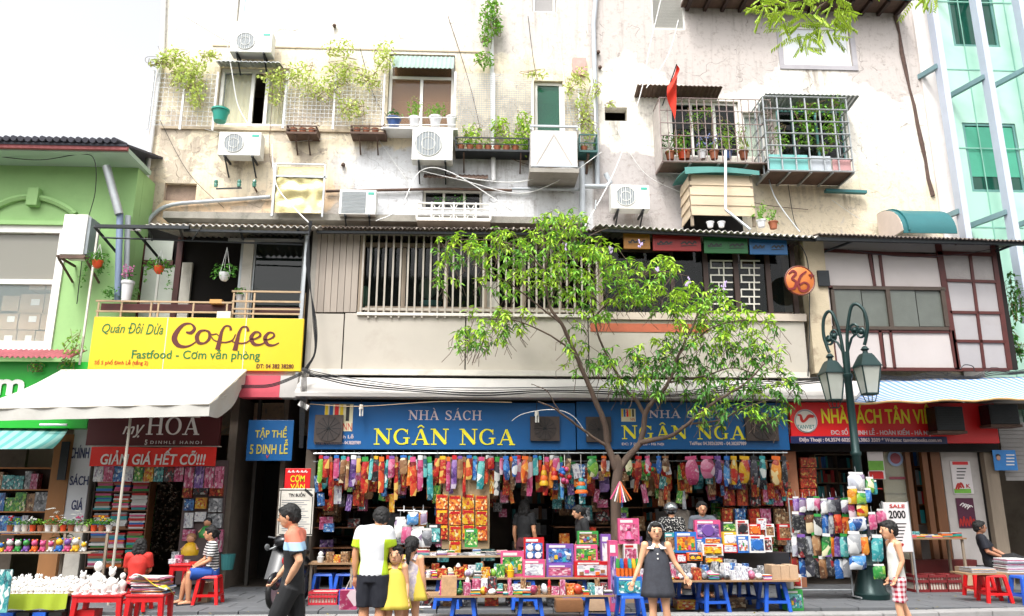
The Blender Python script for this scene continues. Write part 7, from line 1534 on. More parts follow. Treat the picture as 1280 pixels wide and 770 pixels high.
# ---- small goods on the boards
def small_goods(px0, px1, Y0, Y1, z, n, cols, where, grp, hs=(.06, .17), ws=(.05, .13), kinds=('box', 'book', 'cup', 'box', 'pack')):
    xa, xb_ = W(px0, 730, Y0).x, W(px1, 730, Y0).x; x = xa; rows = max(1, int((Y1 - Y0) / .17)); k = 0
    for r_ in range(rows):
        x = xa; y = Y0 + .02 + r_ * .17
        while x < xb_ - .06 and k < n:
            w = RND.uniform(*ws); h = RND.uniform(*hs) * (1 + .35 * r_ / rows); c = cols[RND.randrange(len(cols))]; kd = kinds[RND.randrange(len(kinds))]; lab = '%s %s %s' % (c, {'box': 'small toy box', 'book': 'pile of thin booklets', 'cup': 'little cup toy', 'pack': 'soft packet'}[kd], where) + ', %s %s' % (['front', 'middle', 'rear', 'rearmost', 'hindmost'][min(4, r_)], ['left', 'centre', 'right'][min(2, int(3 * (x - xa) / (xb_ - xa)))])
            if kd == 'box': cube('small_box', x, y, z, x + w, y + .12, z + h, PM[c], lab, 'small box', grp, rz=RND.uniform(-.2, .2))
            elif kd == 'book':
                hh = z
                for j in range(RND.randint(2, 5)): cube('booklet', x, y - .02, hh, x + w * 1.1, y + .12, hh + .018, MATS['plain_' + cn[RND.randrange(12)]], 'thin %s booklet %s, %s pile at the %s' % (cn[j * 3 % 12], where, ['front', 'middle', 'rear', 'rearmost', 'hindmost'][min(4, r_)], ['left', 'centre', 'right'][min(2, int(3 * (x - xa) / (xb_ - xa)))]), 'booklet', grp + ', booklets', rz=RND.uniform(-.15, .15), book=True); hh += .0185
            elif kd == 'cup': solo('toy_cup', B().lathe([(w * .32, 0), (w * .4, h * .5), (w * .25, h * .55), (w * .3, h * .8), (w * .1, h)], (x + w / 2, y + .06, z), 9), MATS['plain_' + c], lab, 'toy', grp, smooth=50)
            else: solo('soft_packet', B().ball((x + w / 2, y + .06, z + h * .35), (w * .55, .07, h * .36), 8, 6, Euler((RND.uniform(-.2, .2), RND.uniform(-.2, .2), RND.uniform(-.5, .5))).to_matrix()), PM[c], lab, 'packet', grp, smooth=80)
            x += w + .008; k += 1
vivid = ['pink', 'yellow', 'red', 'white', 'purple', 'teal', 'orange', 'green', 'black', 'brown', 'white', 'pink']
small_goods(548, 768, -3.88, -3.4, zA, 130, vivid, 'on the front toy board', 'small toys on the front toy board', (.1, .22), (.05, .13))
small_goods(520, 640, -2.78, -2.2, zB, 60, ['brown', 'green', 'yellow', 'white', 'teal', 'red'], 'on the left of the second board', 'small toys on the second board', (.1, .2), (.07, .16))
small_goods(392, 442, -1.72, -1.4, .62, 14, ['brown', 'white', 'red', 'yellow', 'green'], 'on the table by the mourning notice', 'small toys by the notice', (.12, .24), (.1, .16), ('box', 'cup', 'box'))
small_goods(850, 962, -3.33, -2.45, zB, 110, ['white', 'white', 'white', 'grey', 'blue', 'red', 'pink', 'white'], 'on the right table', 'paper goods on the right table', (.13, .2), (.07, .14), ('box', 'book', 'box', 'pack'))
small_goods(803, 850, -3.3, -2.8, zB, 22, ['pink', 'white', 'red', 'pink'], 'at the left end of the right table', 'small pink goods on the right table', (.06, .13), (.06, .12)); small_goods(520, 664, -1.28, -.9, zC, 36, ['white', 'white', 'grey', 'blue', 'brown'], 'on the pale counter', 'flat books on the pale counter', (.02, .05), (.12, .2), ('book', 'box'))
small_goods(1142, 1208, -.5, -.1, .95, 16, ['white', 'brown', 'teal', 'red'], 'on the right counter', 'books on the right counter', (.03, .1), (.12, .2), ('book', 'book', 'box'))
for k in range(3): cube('carton', W(965 + k * 11, 720, -3.2).x, -3.22, zB, W(975.5 + k * 11, 720, -3.2).x, -2.9, zB + .2 - (k % 2) * .01, m_card, 'small brown cardboard carton at the right end of the right table, %s' % ['left', 'middle', 'right'][k], 'carton')
cube('wicker_box', W(552, 720, -3.86).x, -3.88, zA, W(571, 720, -3.86).x, -3.7, zA + .26, M('wicker', '#b5906a', .8, .2, 30, .6), 'square woven tan box at the left end of the toy board', 'box')
for a, b_, c, d, cl, lab in ((535, 655, 551, 680, 'teal', 'framed landscape picture on the counter'), (581, 661, 597, 684, 'green', 'pale green notebook stack face on the counter')): bigbox(a, b_, c, d, -.95, .04, 'black' if cl == 'teal' else 'green', cl, lab, None, 'picture', 'none')
# bag rack beside the two girls
t = thing('bag_rack', 'white wire rack crowded with clear toy bags beside the girls', 'rack', tuple(W(512, 745, -2.6))); x = W(512, 700, -2.6).x; zt = WZ(636, -2.6)
b = B(); b.tube([(x + .05, -2.6, 0), (x + .05, -2.6, zt)], .014); b.tube([W(497, 638, -2.6), W(534, 639, -2.6)], .01); b.tube([W(505, 632, -2.6), W(505, 640, -2.6)], .008); b.tube([(x - .25, -2.6, .02), (x + .35, -2.6, .02)], .015); b.tube([(x + .05, -2.85, .02), (x + .05, -2.35, .02)], .015); build('frame', b, m_wpvc, t)
for i, (px, py, w, h, c) in enumerate(((501, 646, 14, 26, 'white'), (508, 655, 13, 24, 'pink'), (516, 640, 14, 16, 'blue'), (528, 638, 14, 20, 'yellow'), (523, 658, 18, 26, 'white'), (534, 660, 14, 24, 'grey'), (514, 668, 13, 18, 'pink'), (530, 640, 10, 16, 'white'))):
    pouch('toy_bag', px, py, w, h, -2.64 - .03 * (i % 3), c, '%s clear toy bag on the white wire rack, %s' % (c, ['upper left', 'left', 'top middle', 'top right', 'lower middle', 'lower right', 'bottom left', 'top behind'][i]), 'toy bag', 'toy bags on the white rack', fat=.35)
# toy packet stand and lamp post packets
t = thing('packet_stand', 'wheeled wire stand loaded with toy packets left of the lamp post', 'stand', tuple(W(1027, 733, -1.7))); b = B(); xL, xR_ = W(992, 700, -1.7).x, W(1062, 700, -1.7).x
for x in (xL, xR_): b.tube([(x, -1.7, .05), (x, -1.7, WZ(622, -1.7))], .014)
for z in (.15, .7, 1.2, WZ(624, -1.7)): b.tube([(xL, -1.7, z), (xR_, -1.7, z)], .012)
b.tube([(xL, -2.0, .05), (xL, -1.4, .05)], .014); b.tube([(xR_, -2.0, .05), (xR_, -1.4, .05)], .014); build('frame', b, m_steel, t)
cs = ['grey', 'black', 'purple', 'orange', 'black', 'brown', 'blue', 'teal', 'white', 'black', 'green', 'grey', 'red', 'black', 'brown', 'orange', 'red', 'blue']
k = 0
for r_ in range(4):
    for i in range(8):
        c = 'purple white white pink white grey black white'.split()[i] if r_ == 0 else cs[(k * 5) % 18]; pouch('toy_packet', 994 + i * 8.8 + RND.uniform(-1.5, 1.5), [622, 641, 667, 694][r_] + RND.uniform(-2, 2), [10, 11, 11, 11][r_], [18, 27, 29, 28][r_], -1.76 - .05 * (k % 3), c, '%s toy packet on the wheeled stand, %s row, place %d' % (c, ['top', 'second', 'third', 'bottom'][r_], i + 1), 'toy packet', 'toy packets on the wheeled stand', fat=.3, header=['white', 'purple', 'black', 'green'][k % 4]); k += 1
for k, (px, py, w, h, c) in enumerate(((1069, 590, 20, 24, 'white'), (1065, 608, 14, 22, 'yellow'), (1076, 614, 12, 16, 'green'), (1064, 626, 10, 22, 'pink'), (1077, 628, 15, 18, 'yellow'), (1084, 610, 9, 18, 'blue'), (1092, 600, 8, 18, 'teal'), (1072, 646, 22, 18, 'blue'), (1066, 664, 20, 28, 'grey'), (1078, 668, 16, 26, 'orange'), (1071, 692, 22, 20, 'blue'), (1090, 640, 12, 22, 'pink'), (1101, 636, 12, 18, 'pink'), (1094, 668, 14, 34, 'teal'), (1098, 705, 18, 19, 'green'), (1088, 655, 10, 20, 'black'), (1086, 596, 10, 20, 'green'))):
    pouch('toy_packet', px, py, w, h, -2.02 - .04 * (k % 3), c, '%s toy packet tied to the lamp post, %s' % (c, ['topmost', 'below the top white one', 'beside the yellow one', 'left above the second yellow', 'in the middle', 'right of the post near the top', 'outermost right near the top', 'flat one in the middle', 'big one below the middle', 'right of the big white one', 'lowest on the left', 'beside the price notice', 'outermost right', 'long one on the right', 'lowest on the right', 'small one behind the boy', 'close behind the top one'][k]), 'toy packet', 'toy packets tied to the lamp post', fat=.32)
# things on the ground
def crate(px0, px1, py0, Y, m, lab, h=.22, d=.36):
    x0, x1 = W(px0, 735, Y).x, W(px1, 735, Y).x; t = thing('crate', lab, 'crate', ((x0 + x1) / 2, Y, 0), 'plastic crates on the pavement')
    for z in (0, h * .55, h * .85): build('rim', B().box(x0, Y, z, x1, Y + .012, z + h * .16).box(x0, Y + d - .012, z, x1, Y + d, z + h * .16).box(x0, Y + .0125, z, x0 + .012, Y + d - .0125, z + h * .16).box(x1 - .012, Y + .0125, z, x1, Y + d - .0125, z + h * .16), m, t)
    n = max(3, int((x1 - x0) / .05)); q = B()
    for i in range(n + 1): xx = x0 + (x1 - x0 - .012) * i / n; q.box(xx, Y + .0005, 0, xx + .012, Y + .0115, h)
    build('ribs', q, m, t); build('bottom', B().box(x0 + .013, Y + .013, .001, x1 - .013, Y + d - .013, .02), m, t); cube('books', x0 + .03, Y + .03, .02, x1 - .03, Y + d - .03, h * .92, m_page, 'stack of papers inside a crate', 'papers', 'papers in crates')
crate(386, 422, 727, -2.1, M('crate_red', '#c02a38', .45, .08, 4), 'red crate on the pavement left of the man in white', .2); crate(424, 440, 727, -2.1, m_sb, 'blue crate beside the red crate', .22); crate(1143, 1162, 700, -.75, M('crate_red_shaded', '#6d1418'), 'red crate coloured darker for the shade under the right counter, left', .3); crate(1163, 1185, 700, -.75, MATS['crate_red_shaded'], 'red crate coloured darker for the shade under the right counter, middle', .3); crate(1186, 1204, 700, -.75, MATS['crate_red_shaded'], 'red crate coloured darker for the shade under the right counter, right', .3)  # counter crates take a darker red, their shade put into the colour
cube('carton', W(1205, 710, -.6).x, -.6, 0, W(1232, 710, -.6).x, -.3, .42, m_card, 'brown carton beside the sitting man', 'carton'); cube('carton', W(735, 760, -2.9).x, -3.0, 0, W(770, 760, -2.9).x, -2.7, .2, m_card, 'flattened brown carton under the toy boards', 'carton'); cube('carton', W(695, 760, -3.05).x, -3.1, 0, W(728, 760, -3).x, -2.8, .17, MATS['plain_brown'], 'dark carton on the pavement under the toy boards', 'carton')
cube('carton', W(905, 760, -2.7).x, -2.8, 0, W(930, 760, -2.7).x, -2.5, .16, PM['brown'], 'printed carton lying under the right table', 'carton'); cube('carton', W(845, 760, -2.8).x, -2.9, 0, W(868, 760, -2.8).x, -2.6, .14, PM['yellow'], 'yellowish carton lying under the right table', 'carton')
bigbox(983, 737, 1004, 763, -3.1, .2, 'green', 'teal', 'green printed carton on the pavement at the right table end', 0, 'carton', 'blocks'); z_ = WZ(737, -3.1); bigbox(991, 718, 1002, 737, -3.05, .14, 'white', 'red', 'white boxed toy on top of the green carton', z_, 'toy box', 'oval'); solo('plastic_bag', B().ball(W(986, 730, -3.0), (.08, .08, .12), 8, 6), MATS['plain_white'], 'pale plastic bag behind the green carton', 'bag')
for i in range(9):
    px = 528 + i * 26; cube('bundle', W(px, 750, -2.3).x, -2.35, 0, W(px + 17, 750, -2.3).x, -2.1, RND.uniform(.1, .3), PM[['black', 'brown', 'grey', 'red'][i % 4]], '%s bundle in the shade under the second board, %s part' % (['black', 'brown', 'grey', 'red'][i % 4], ['left', 'middle', 'right'][i // 3]), 'bundle', 'bundles under the boards')
# right edge: newspapers
for k in range(22):
    a = 1256 if k < 13 else 1212; n_ = k if k < 13 else k - 13; x0 = W(a, 700, -2.3).x; cube('newspaper', x0 + RND.uniform(0, .03), -2.32 + RND.uniform(0, .03), .466 + n_ * .017 * (1 if k < 13 else .5), x0 + .42, -1.96, .466 + (n_ + .93) * .017 * (1 if k < 13 else .5), [MATS['plain_white'], MATS['plain_grey'], PM['white'], PM['yellow' if k > 12 else 'pink']][k % 4], 'folded newspaper in the %s pile on the right board' % ('tall' if k < 13 else 'low'), 'newspaper', 'newspapers in the %s pile' % ('tall' if k < 13 else 'low'))
# ---- left stall
m_lime = M('lime_cloth', '#93a524', .8, .08, 2, .2); m_tr = M('table_red', '#b8141a', .4, .06, 3)
xa, xb_ = W(-40, 735, -3.7).x, W(89, 735, -3.7).x; zL = .36
t = thing('stall_table', 'low stall table draped in lime cloth with white figurines', 'table', ((xa + xb_) / 2, -2.3, 0)); build('top', B().box(xa, -3.75, zL - .03, xb_, -2.95, zL), m_ply, t)
b = B(); b.slab(lambda u, v: (xa + (xb_ - xa) * u, -3.77 - .015 * math.sin(u * 40) * (1 - v), zL - .2 + .205 * v - (.01 * math.sin(u * 23) if v == 0 else 0)), 60, 3, (0, .006, 0)); build('cloth', b, m_lime, t, smooth=50)
for x in (xa + .3, xb_ - .1): build('leg', B().box(x, -3.6, -.14, x + .05, -3.55, zL - .031), m_iron, t)
def red_table(px0, px1, Y0, Y1, h, lab):
    x0, x1 = W(px0, 740, Y0).x, W(px1, 740, Y0).x; t = thing('plastic_table', lab, 'table', ((x0 + x1) / 2, (Y0 + Y1) / 2, 0), 'red plastic tables of the left stall')
    build('top', B().box(x0, Y0, h - .03, x1, Y1, h), m_tr, t, bevel=.006); build('apron', B().box(x0 + .02, Y0 + .015, h - .1, x1 - .02, Y0 + .03, h - .031), m_tr, t)
    for x in (x0 + .01, x1 - .08):
        for y in (Y0 + .01, Y1 - .08): q = B(); q.add([(x + a * .07, y + c * .07, h - .03) for a, c in ((0, 0), (1, 0), (1, 1), (0, 1))] + [(x + (a - .5) * .05 + .035 + (.03 if x > x0 + .1 else -.03), y + c * .05, 0 if Y0 > -3 else -.14) for a, c in ((0, 0), (1, 0), (1, 1), (0, 1))], [(0, 1, 5, 4), (1, 2, 6, 5), (2, 3, 7, 6), (3, 0, 4, 7), (4, 5, 6, 7)]); build('leg', q, m_tr, t)
    return x0, x1
r1_ = red_table(90, 153, -3.9, -3.47, .36, 'red plastic table with white plaster figures in the left stall'); r2_ = red_table(157, 205, -3.9, -3.47, .36, 'red plastic table under the pile of magazines'); r3_ = red_table(208, 236, -2.0, -1.3, .62, 'red plastic table before the seated woman in stripes')
cube('bin', W(95, 765, -3.8).x, -3.8, -.14, W(118, 765, -3.8).x, -3.55, .15, m_tr, 'red tub under the table of white figures', 'tub'); 
for k in range(4): cube('bin', W(8 + k * 20, 765, -3.6).x, -3.75, -.14, W(24 + k * 20, 765, -3.6).x, -3.5, .12, [m_sb, m_black][k % 2], '%s tub in the shade under the lime cloth, %s' % (['blue', 'black'][k % 2], ['first', 'second', 'third', 'fourth'][k]), 'tub', 'tubs under the lime cloth')
m_plas = M('plaster_white', '#dedcd8', .6, .03, 6, .1)
def bust(t_, k, p, s):
    """small plaster figure: base, body, head, arms"""
    b = B(); b.lathe([(.42 * s, 0), (.42 * s, .1 * s), (.22 * s, .14 * s), (.3 * s, .45 * s), (.36 * s, .75 * s), (.2 * s, .95 * s), (.1 * s, 1.02 * s), (.1 * s, 1.1 * s)], p, 10)
    b.ball(Vector(p) + Vector((0, 0, 1.3 * s)), (.22 * s, .22 * s, .26 * s), 9, 6)
    if k % 3 == 0: b.tube([Vector(p) + Vector((-.3 * s, 0, .8 * s)), Vector(p) + Vector((-.5 * s, -.1 * s, .5 * s)), Vector(p) + Vector((-.2 * s, -.3 * s, .45 * s))], .09 * s, 6); b.tube([Vector(p) + Vector((.3 * s, 0, .8 * s)), Vector(p) + Vector((.5 * s, -.1 * s, .5 * s)), Vector(p) + Vector((.2 * s, -.3 * s, .45 * s))], .09 * s, 6)
    if k % 3 == 1:
        for sg in (-1, 1): b.ball(Vector(p) + Vector((sg * .17 * s, 0, 1.55 * s)), (.08 * s, .05 * s, .16 * s), 6, 4)
    return b
for i, (px, py, s, Y_) in enumerate(((122, 735, .26, -2.5), (140, 735, .2, -2.55), (155, 735, .17, -2.6), (124, 738, .15, -2.7), (104, 736, .17, -2.5), (132, 736, .13, -2.72), (110, 738, .12, -2.7), (146, 738, .12, -2.7), (98, 738, .13, -2.68))):
    Y_ -= 1.1; x = W(px, 720, Y_).x; solo('plaster_figure', bust(0, i, (min(x, r1_[1] - .1), Y_, .36), s * 1.05), m_plas, '%s white plaster figure on the red table, %s' % (['tallest', 'tall', 'medium', 'small', 'medium', 'small', 'small', 'small', 'small'][i], ['back centre', 'back right', 'right end', 'front centre', 'back left', 'front middle', 'front left', 'front right', 'left corner'][i]), 'figurine', 'plaster figures on the red table', smooth=60)
for i in range(92):
    r_ = i // 23; s = RND.uniform(.065, .1); x = xa + .3 + (i % 23) * (xb_ - xa - .33) / 23 + RND.uniform(-.02, .02); y = -3.68 + r_ * .19
    solo('plaster_figure', bust(0, i, (x, y, zL + .001 + r_ * .02), s), m_plas, 'little unpainted plaster animal on the lime cloth, %s row' % ['front', 'second', 'third', 'back'][r_], 'figurine', 'plaster animals on the lime cloth', smooth=60)
# tiers behind: shelves with toys and pot plants
t = thing('tier_stand', 'wooden stand with two tiers of ornaments behind the plaster animals', 'stand', tuple(W(40, 735, -1.4))); xe_ = W(137, 690, -1.5).x; xa = W(-40, 690, -1.7).x
build('tier', B().box(xa, -1.8, .78, W(112, 700, -1.8).x, -1.5, .8), m_wood, t); build('tier', B().box(xa, -1.5, 1.1, xe_, -1.2, 1.12), m_wood, t)
for x in (xa + .3, xa + 1.4, xe_ - .1): build('post', B().box(x, -1.49, 0, x + .04, -1.45, 1.099), m_wood, t)
pl = ['pink', 'red', 'white', 'yellow', 'pink', 'green', 'purple', 'orange', 'pink', 'white', 'blue', 'pink', 'yellow', 'white']
for i in range(14):
    x = xa + .1 + i * (W(112, 700, -1.8).x - xa - .15) / 14; p = Vector((x, -1.65, .8)); s = RND.uniform(.055, .085); c = pl[i]; tt = thing('plush_toy', '%s seated soft toy on the lower tier, place %d' % (c, i + 1), 'soft toy', tuple(p), 'soft toys on the lower tier')
    build('body', B().ball(p + Vector((0, 0, s * .8)), (s * .75, s * .6, s * .85), 9, 6), MATS['plain_' + c], tt, smooth=80); build('head', B().ball(p + Vector((0, -.02, s * 2)), s * .7, 9, 6), MATS['plain_' + pl[(i * 3 + 1) % 14]], tt, smooth=80)
    for sg in (-1, 1): build('ear', B().ball(p + Vector((sg * s * .5, -.02, s * 2.6)), s * .25, 6, 4), MATS['plain_' + c], tt, smooth=80)
    for sg in (-1, 1): build('leg', B().ball(p + Vector((sg * s * .5, -s * .6, s * .3)), (s * .28, s * .45, s * .28), 6, 4), MATS['plain_' + c], tt, smooth=80)
for i in range(14):
    px = 8 + i * 9.6; pm2 = [m_pclay, m_pwh, m_offw, m_por][i % 4]; p = W(px, 690, -1.38); p.z = 1.12
    t = thing('potted_plant', '%s tiny %s plant on the upper tier, %s' % (['clay potted', 'white potted', 'cream potted', 'orange potted'][i % 4], ['leafy', 'flowering'][i % 3 == 0], ['far left', 'left', 'left of centre', 'centre', 'right of centre', 'before the column sign', 'right end'][i // 2]), 'potted plant', tuple(p), 'tiny pot plants on the upper tier')
    build('pot', B().lathe([(.04, 0), (.055, .1), (.06, .105)], p, 10), pm2, t, smooth=40); b = B(); bush(b, p + Vector((0, 0, .16)), (.08, .07, .06), 26, .06, .03); tag(build('foliage', b, [lf_pot, lf_mid, lf_dark][i % 3], t), kind='stuff')
    if i % 3 == 0: b = B(); [b.ball(p + Vector((RND.uniform(-.06, .06), RND.uniform(-.06, .02), RND.uniform(.15, .25))), .018, 5, 3) for _ in range(7)]; tag(build('flowers', b, MATS['plain_' + ['red', 'white', 'orange', 'pink', 'yellow'][i // 3]], t), kind='stuff')
p = W(80, 668, -1.2); t = thing('bouquet', 'big bunch of white flowers standing before the white column sign', 'flowers', tuple(p)); b = B(); bush(b, p + Vector((0, 0, .05)), (.18, .1, .2), 60, .12, .04); tag(build('foliage', b, lf_dark, t), kind='stuff'); b = B()
for _ in range(26):
    q = p + Vector((RND.uniform(-.28, .26), RND.uniform(-.2, .05), RND.uniform(.15, .45)))
    for a in range(6): add_leaf(b, q, .05, .03, a * 1.05, .2, 0)
tag(build('flowers', b, M('petal_white', '#e2e2da', .6, .04, 5), t), kind='stuff')
# magazines on the red table
for k in range(16):
    xx = (r2_[0] + r2_[1]) / 2; cube('magazine', xx - .25 + RND.uniform(-.04, .06), -3.85 + RND.uniform(0, .05), .361 + k * .014, xx + .2 + RND.uniform(-.03, .08), -3.5, .361 + k * .014 + .013, [MATS['plain_white'], PM['blue'], PM['yellow'], MATS['plain_white'], PM['pink']][k % 5], 'magazine in the slumped pile on the red table, level %d' % (k + 1), 'magazine', 'slumped magazine pile', rz=RND.uniform(-.25, .25))
b = B(); b.slab(lambda u, v: (r2_[0] + .05 + .5 * u, -3.9 + .45 * v, .6 - .2 * u * u - .1 * v * v + .03 * math.sin(u * 7 + v * 5)), 12, 10, (0, 0, .006)); solo('plastic_sheet', b, printed('print_sheet', ('#d6dade', '#9cc0d8', '#dfe1e2', '#e5d23a'), 5), 'pale blue and white plastic sheet slumped over the magazines', 'sheet', smooth=60)
for i, (px, py, c) in enumerate(((214, 705, 'white'), (222, 700, 'pink'), (230, 706, 'white'), (218, 696, 'grey'))): cpx('small_box', px - 4, py - 6, px + 5, py + 6, -1.8 + .1 * i, .1, PM[c], '%s small box on the red table by the seated woman, %s' % (c, ['left', 'middle', 'right', 'rear'][i]), 'small box', zb=.62)
solo('bucket', B().lathe([(.1, 0), (.13, .26), (.135, .27)], W(284, 712, -.4), 14), m_teal, 'teal bucket at the edge of the dark passage', 'bucket')
cpx('magazine', -14, 712, 12, 766, -4.0, .02, PM['teal'], 'turquoise comic leaning at the lower left corner', 'magazine')
cube('carton', W(245, 740, -1.6).x, -1.7, 0, W(262, 740, -1.6).x, -1.45, .3, m_card, 'brown carton beside the seated woman', 'carton')
# ---- motorbike in the passage mouth (side on, front at left)
t = thing('motorbike', 'black scooter with round mirror half hidden behind the walking man', 'motorbike', tuple(Vector((W(357, 735, -2.3).x, -2.3, 0)))); mx_ = W(357, 735, -2.3).x; Ym = -2.3
m_mb = M('scooter_black', '#121318', .25, .1, 3, .02)
for dx in (-.42, .72):
    w = build('wheel', B().tube([(mx_ + dx + .22 * math.cos(a * PI / 10), Ym, .27 + .22 * math.sin(a * PI / 10)) for a in range(21)], .045, 8), m_black, t, smooth=60); build('rim', B().lathe([(.17, -.02), (.17, .02)], (mx_ + dx, Ym, .27), 16, Euler((rad(90), 0, 0)).to_matrix()), m_steel, w)
b = B(); b.slab(lambda u, v: (mx_ - .42 + .3 * v + .05 * math.sin(u * PI), Ym - .18 + .36 * u, .45 + .55 * v), 8, 6, (.05, 0, .02)); build('leg_shield', b, m_mb, t, smooth=60); build('body', B().ball((mx_ + .5, Ym, .55), (.42, .14, .2), 12, 8), m_mb, t, smooth=70); build('seat', B().ball((mx_ + .45, Ym, .78), (.38, .13, .08), 12, 6), m_black, t, smooth=70)
build('headlight', B().ball((mx_ - .2, Ym, 1.0), (.13, .16, .1), 10, 7), m_mb, t, smooth=70); b = B(); b.tube([(mx_ - .1, Ym - .3, 1.06), (mx_ - .13, Ym, 1.02), (mx_ - .1, Ym + .3, 1.06)], .018); build('handlebar', b, m_iron, t)
b = B(); q = W(334, 684, Ym - .25); vq = Matrix.Rotation(rad(-80), 3, 'Z') @ Vector((q.x - mx_, q.y - Ym, 0)); q = Vector((mx_ + vq.x, Ym + vq.y, q.z)); t.rotation_euler.z = rad(80); b.tube([(mx_ - .12, Ym - .2, 1.06), (q.x + .06, q.y, q.z - .04)], .01); b.ball(q, (.09, .02, .05), 10, 7, Euler((0, rad(12), 0)).to_matrix()); build('mirror', b, m_steel, t, smooth=60); build('fender', B().ball((mx_ - .42, Ym, .42), (.24, .07, .14), 10, 6), m_mb, t, smooth=70)
build('indicator', B().ball((mx_ - .36, Ym - .1, .72), (.04, .04, .06), 8, 5), MATS['plain_red'], t)
# ================================================================== PEOPLE
m_hair = M('black_hair', '#0c0a0a', .7, .3, 30, .4); m_eye = M('eye_white', '#8a7f78', .3, .03, 3, 0); m_iris = M('iris', '#150f0c', .2, .1, 3, 0); m_lip = M('lip', '#8f4740', .5, .1, 5, 0); m_shoe = M('sandal', '#22252f', .6, .2, 5)
def loft(b, rings, n=16, m=None):
    vs = []
    for c, rx, ry in rings: vs += [Vector(c) + (m @ Vector((rx * math.cos(2 * PI * k / n), ry * math.sin(2 * PI * k / n), 0)) if m else Vector((rx * math.cos(2 * PI * k / n), ry * math.sin(2 * PI * k / n), 0))) for k in range(n)]
    q = len(rings); fs = [(i * n + k, i * n + (k + 1) % n, (i + 1) * n + (k + 1) % n, (i + 1) * n + k) for i in range(q - 1) for k in range(n)]
    return b.add(vs, fs + [tuple(range(n - 1, -1, -1)), tuple((q - 1) * n + k for k in range(n))])
def fused(name, b, vox, mat_, parent, extra=None, noise=0, smooth=2, nsc=9):
    """weld overlapping volumes into one skin"""
    me = bpy.data.meshes.new('f'); me.from_pydata(b.v, [], b.f); o = bpy.data.objects.new('f', me); COL.objects.link(o)
    r = o.modifiers.new('r', 'REMESH'); r.mode = 'VOXEL'; r.voxel_size = vox
    s = o.modifiers.new('s', 'SMOOTH'); s.iterations = smooth; s.factor = .5; bpy.context.view_layer.update()
    m2 = bpy.data.meshes.new_from_object(o.evaluated_get(bpy.context.evaluated_depsgraph_get())); COL.objects.unlink(o); bpy.data.objects.remove(o)
    q = B(); vs = [v.co.copy() for v in m2.vertices]
    if noise:
        for v in vs:
            d = mnoise.noise(Vector((v.x * nsc, v.y * nsc, v.z * nsc * .6))); v += Vector((d, mnoise.noise(v * nsc + Vector((5, 1, 2))), d * .3)) * noise
    q.add(vs, [tuple(p.vertices) for p in m2.polygons]); bpy.data.meshes.remove(m2)
    if extra: q.add(extra.v, extra.f)
    return build(name, q, mat_, parent, smooth=70, raw=True)
def zmat(name, bands, rough=.75, axis=2):
    """cloth with sewn bands at given heights"""
    if name in MATS: return MATS[name]
    t = NT(name); p = t.xyz(t.coord()); c = hx(bands[0][1])
    for z, col in bands[1:]: c = t.mix(t.math('GREATER_THAN', p[axis] if axis < 3 else t.math('ABSOLUTE', p[0]), z), c, hx(col))
    MATS[name] = t.out(c, rough, bump=t.noise(t.coord(), 40, 3), bstr=.2); return MATS[name]
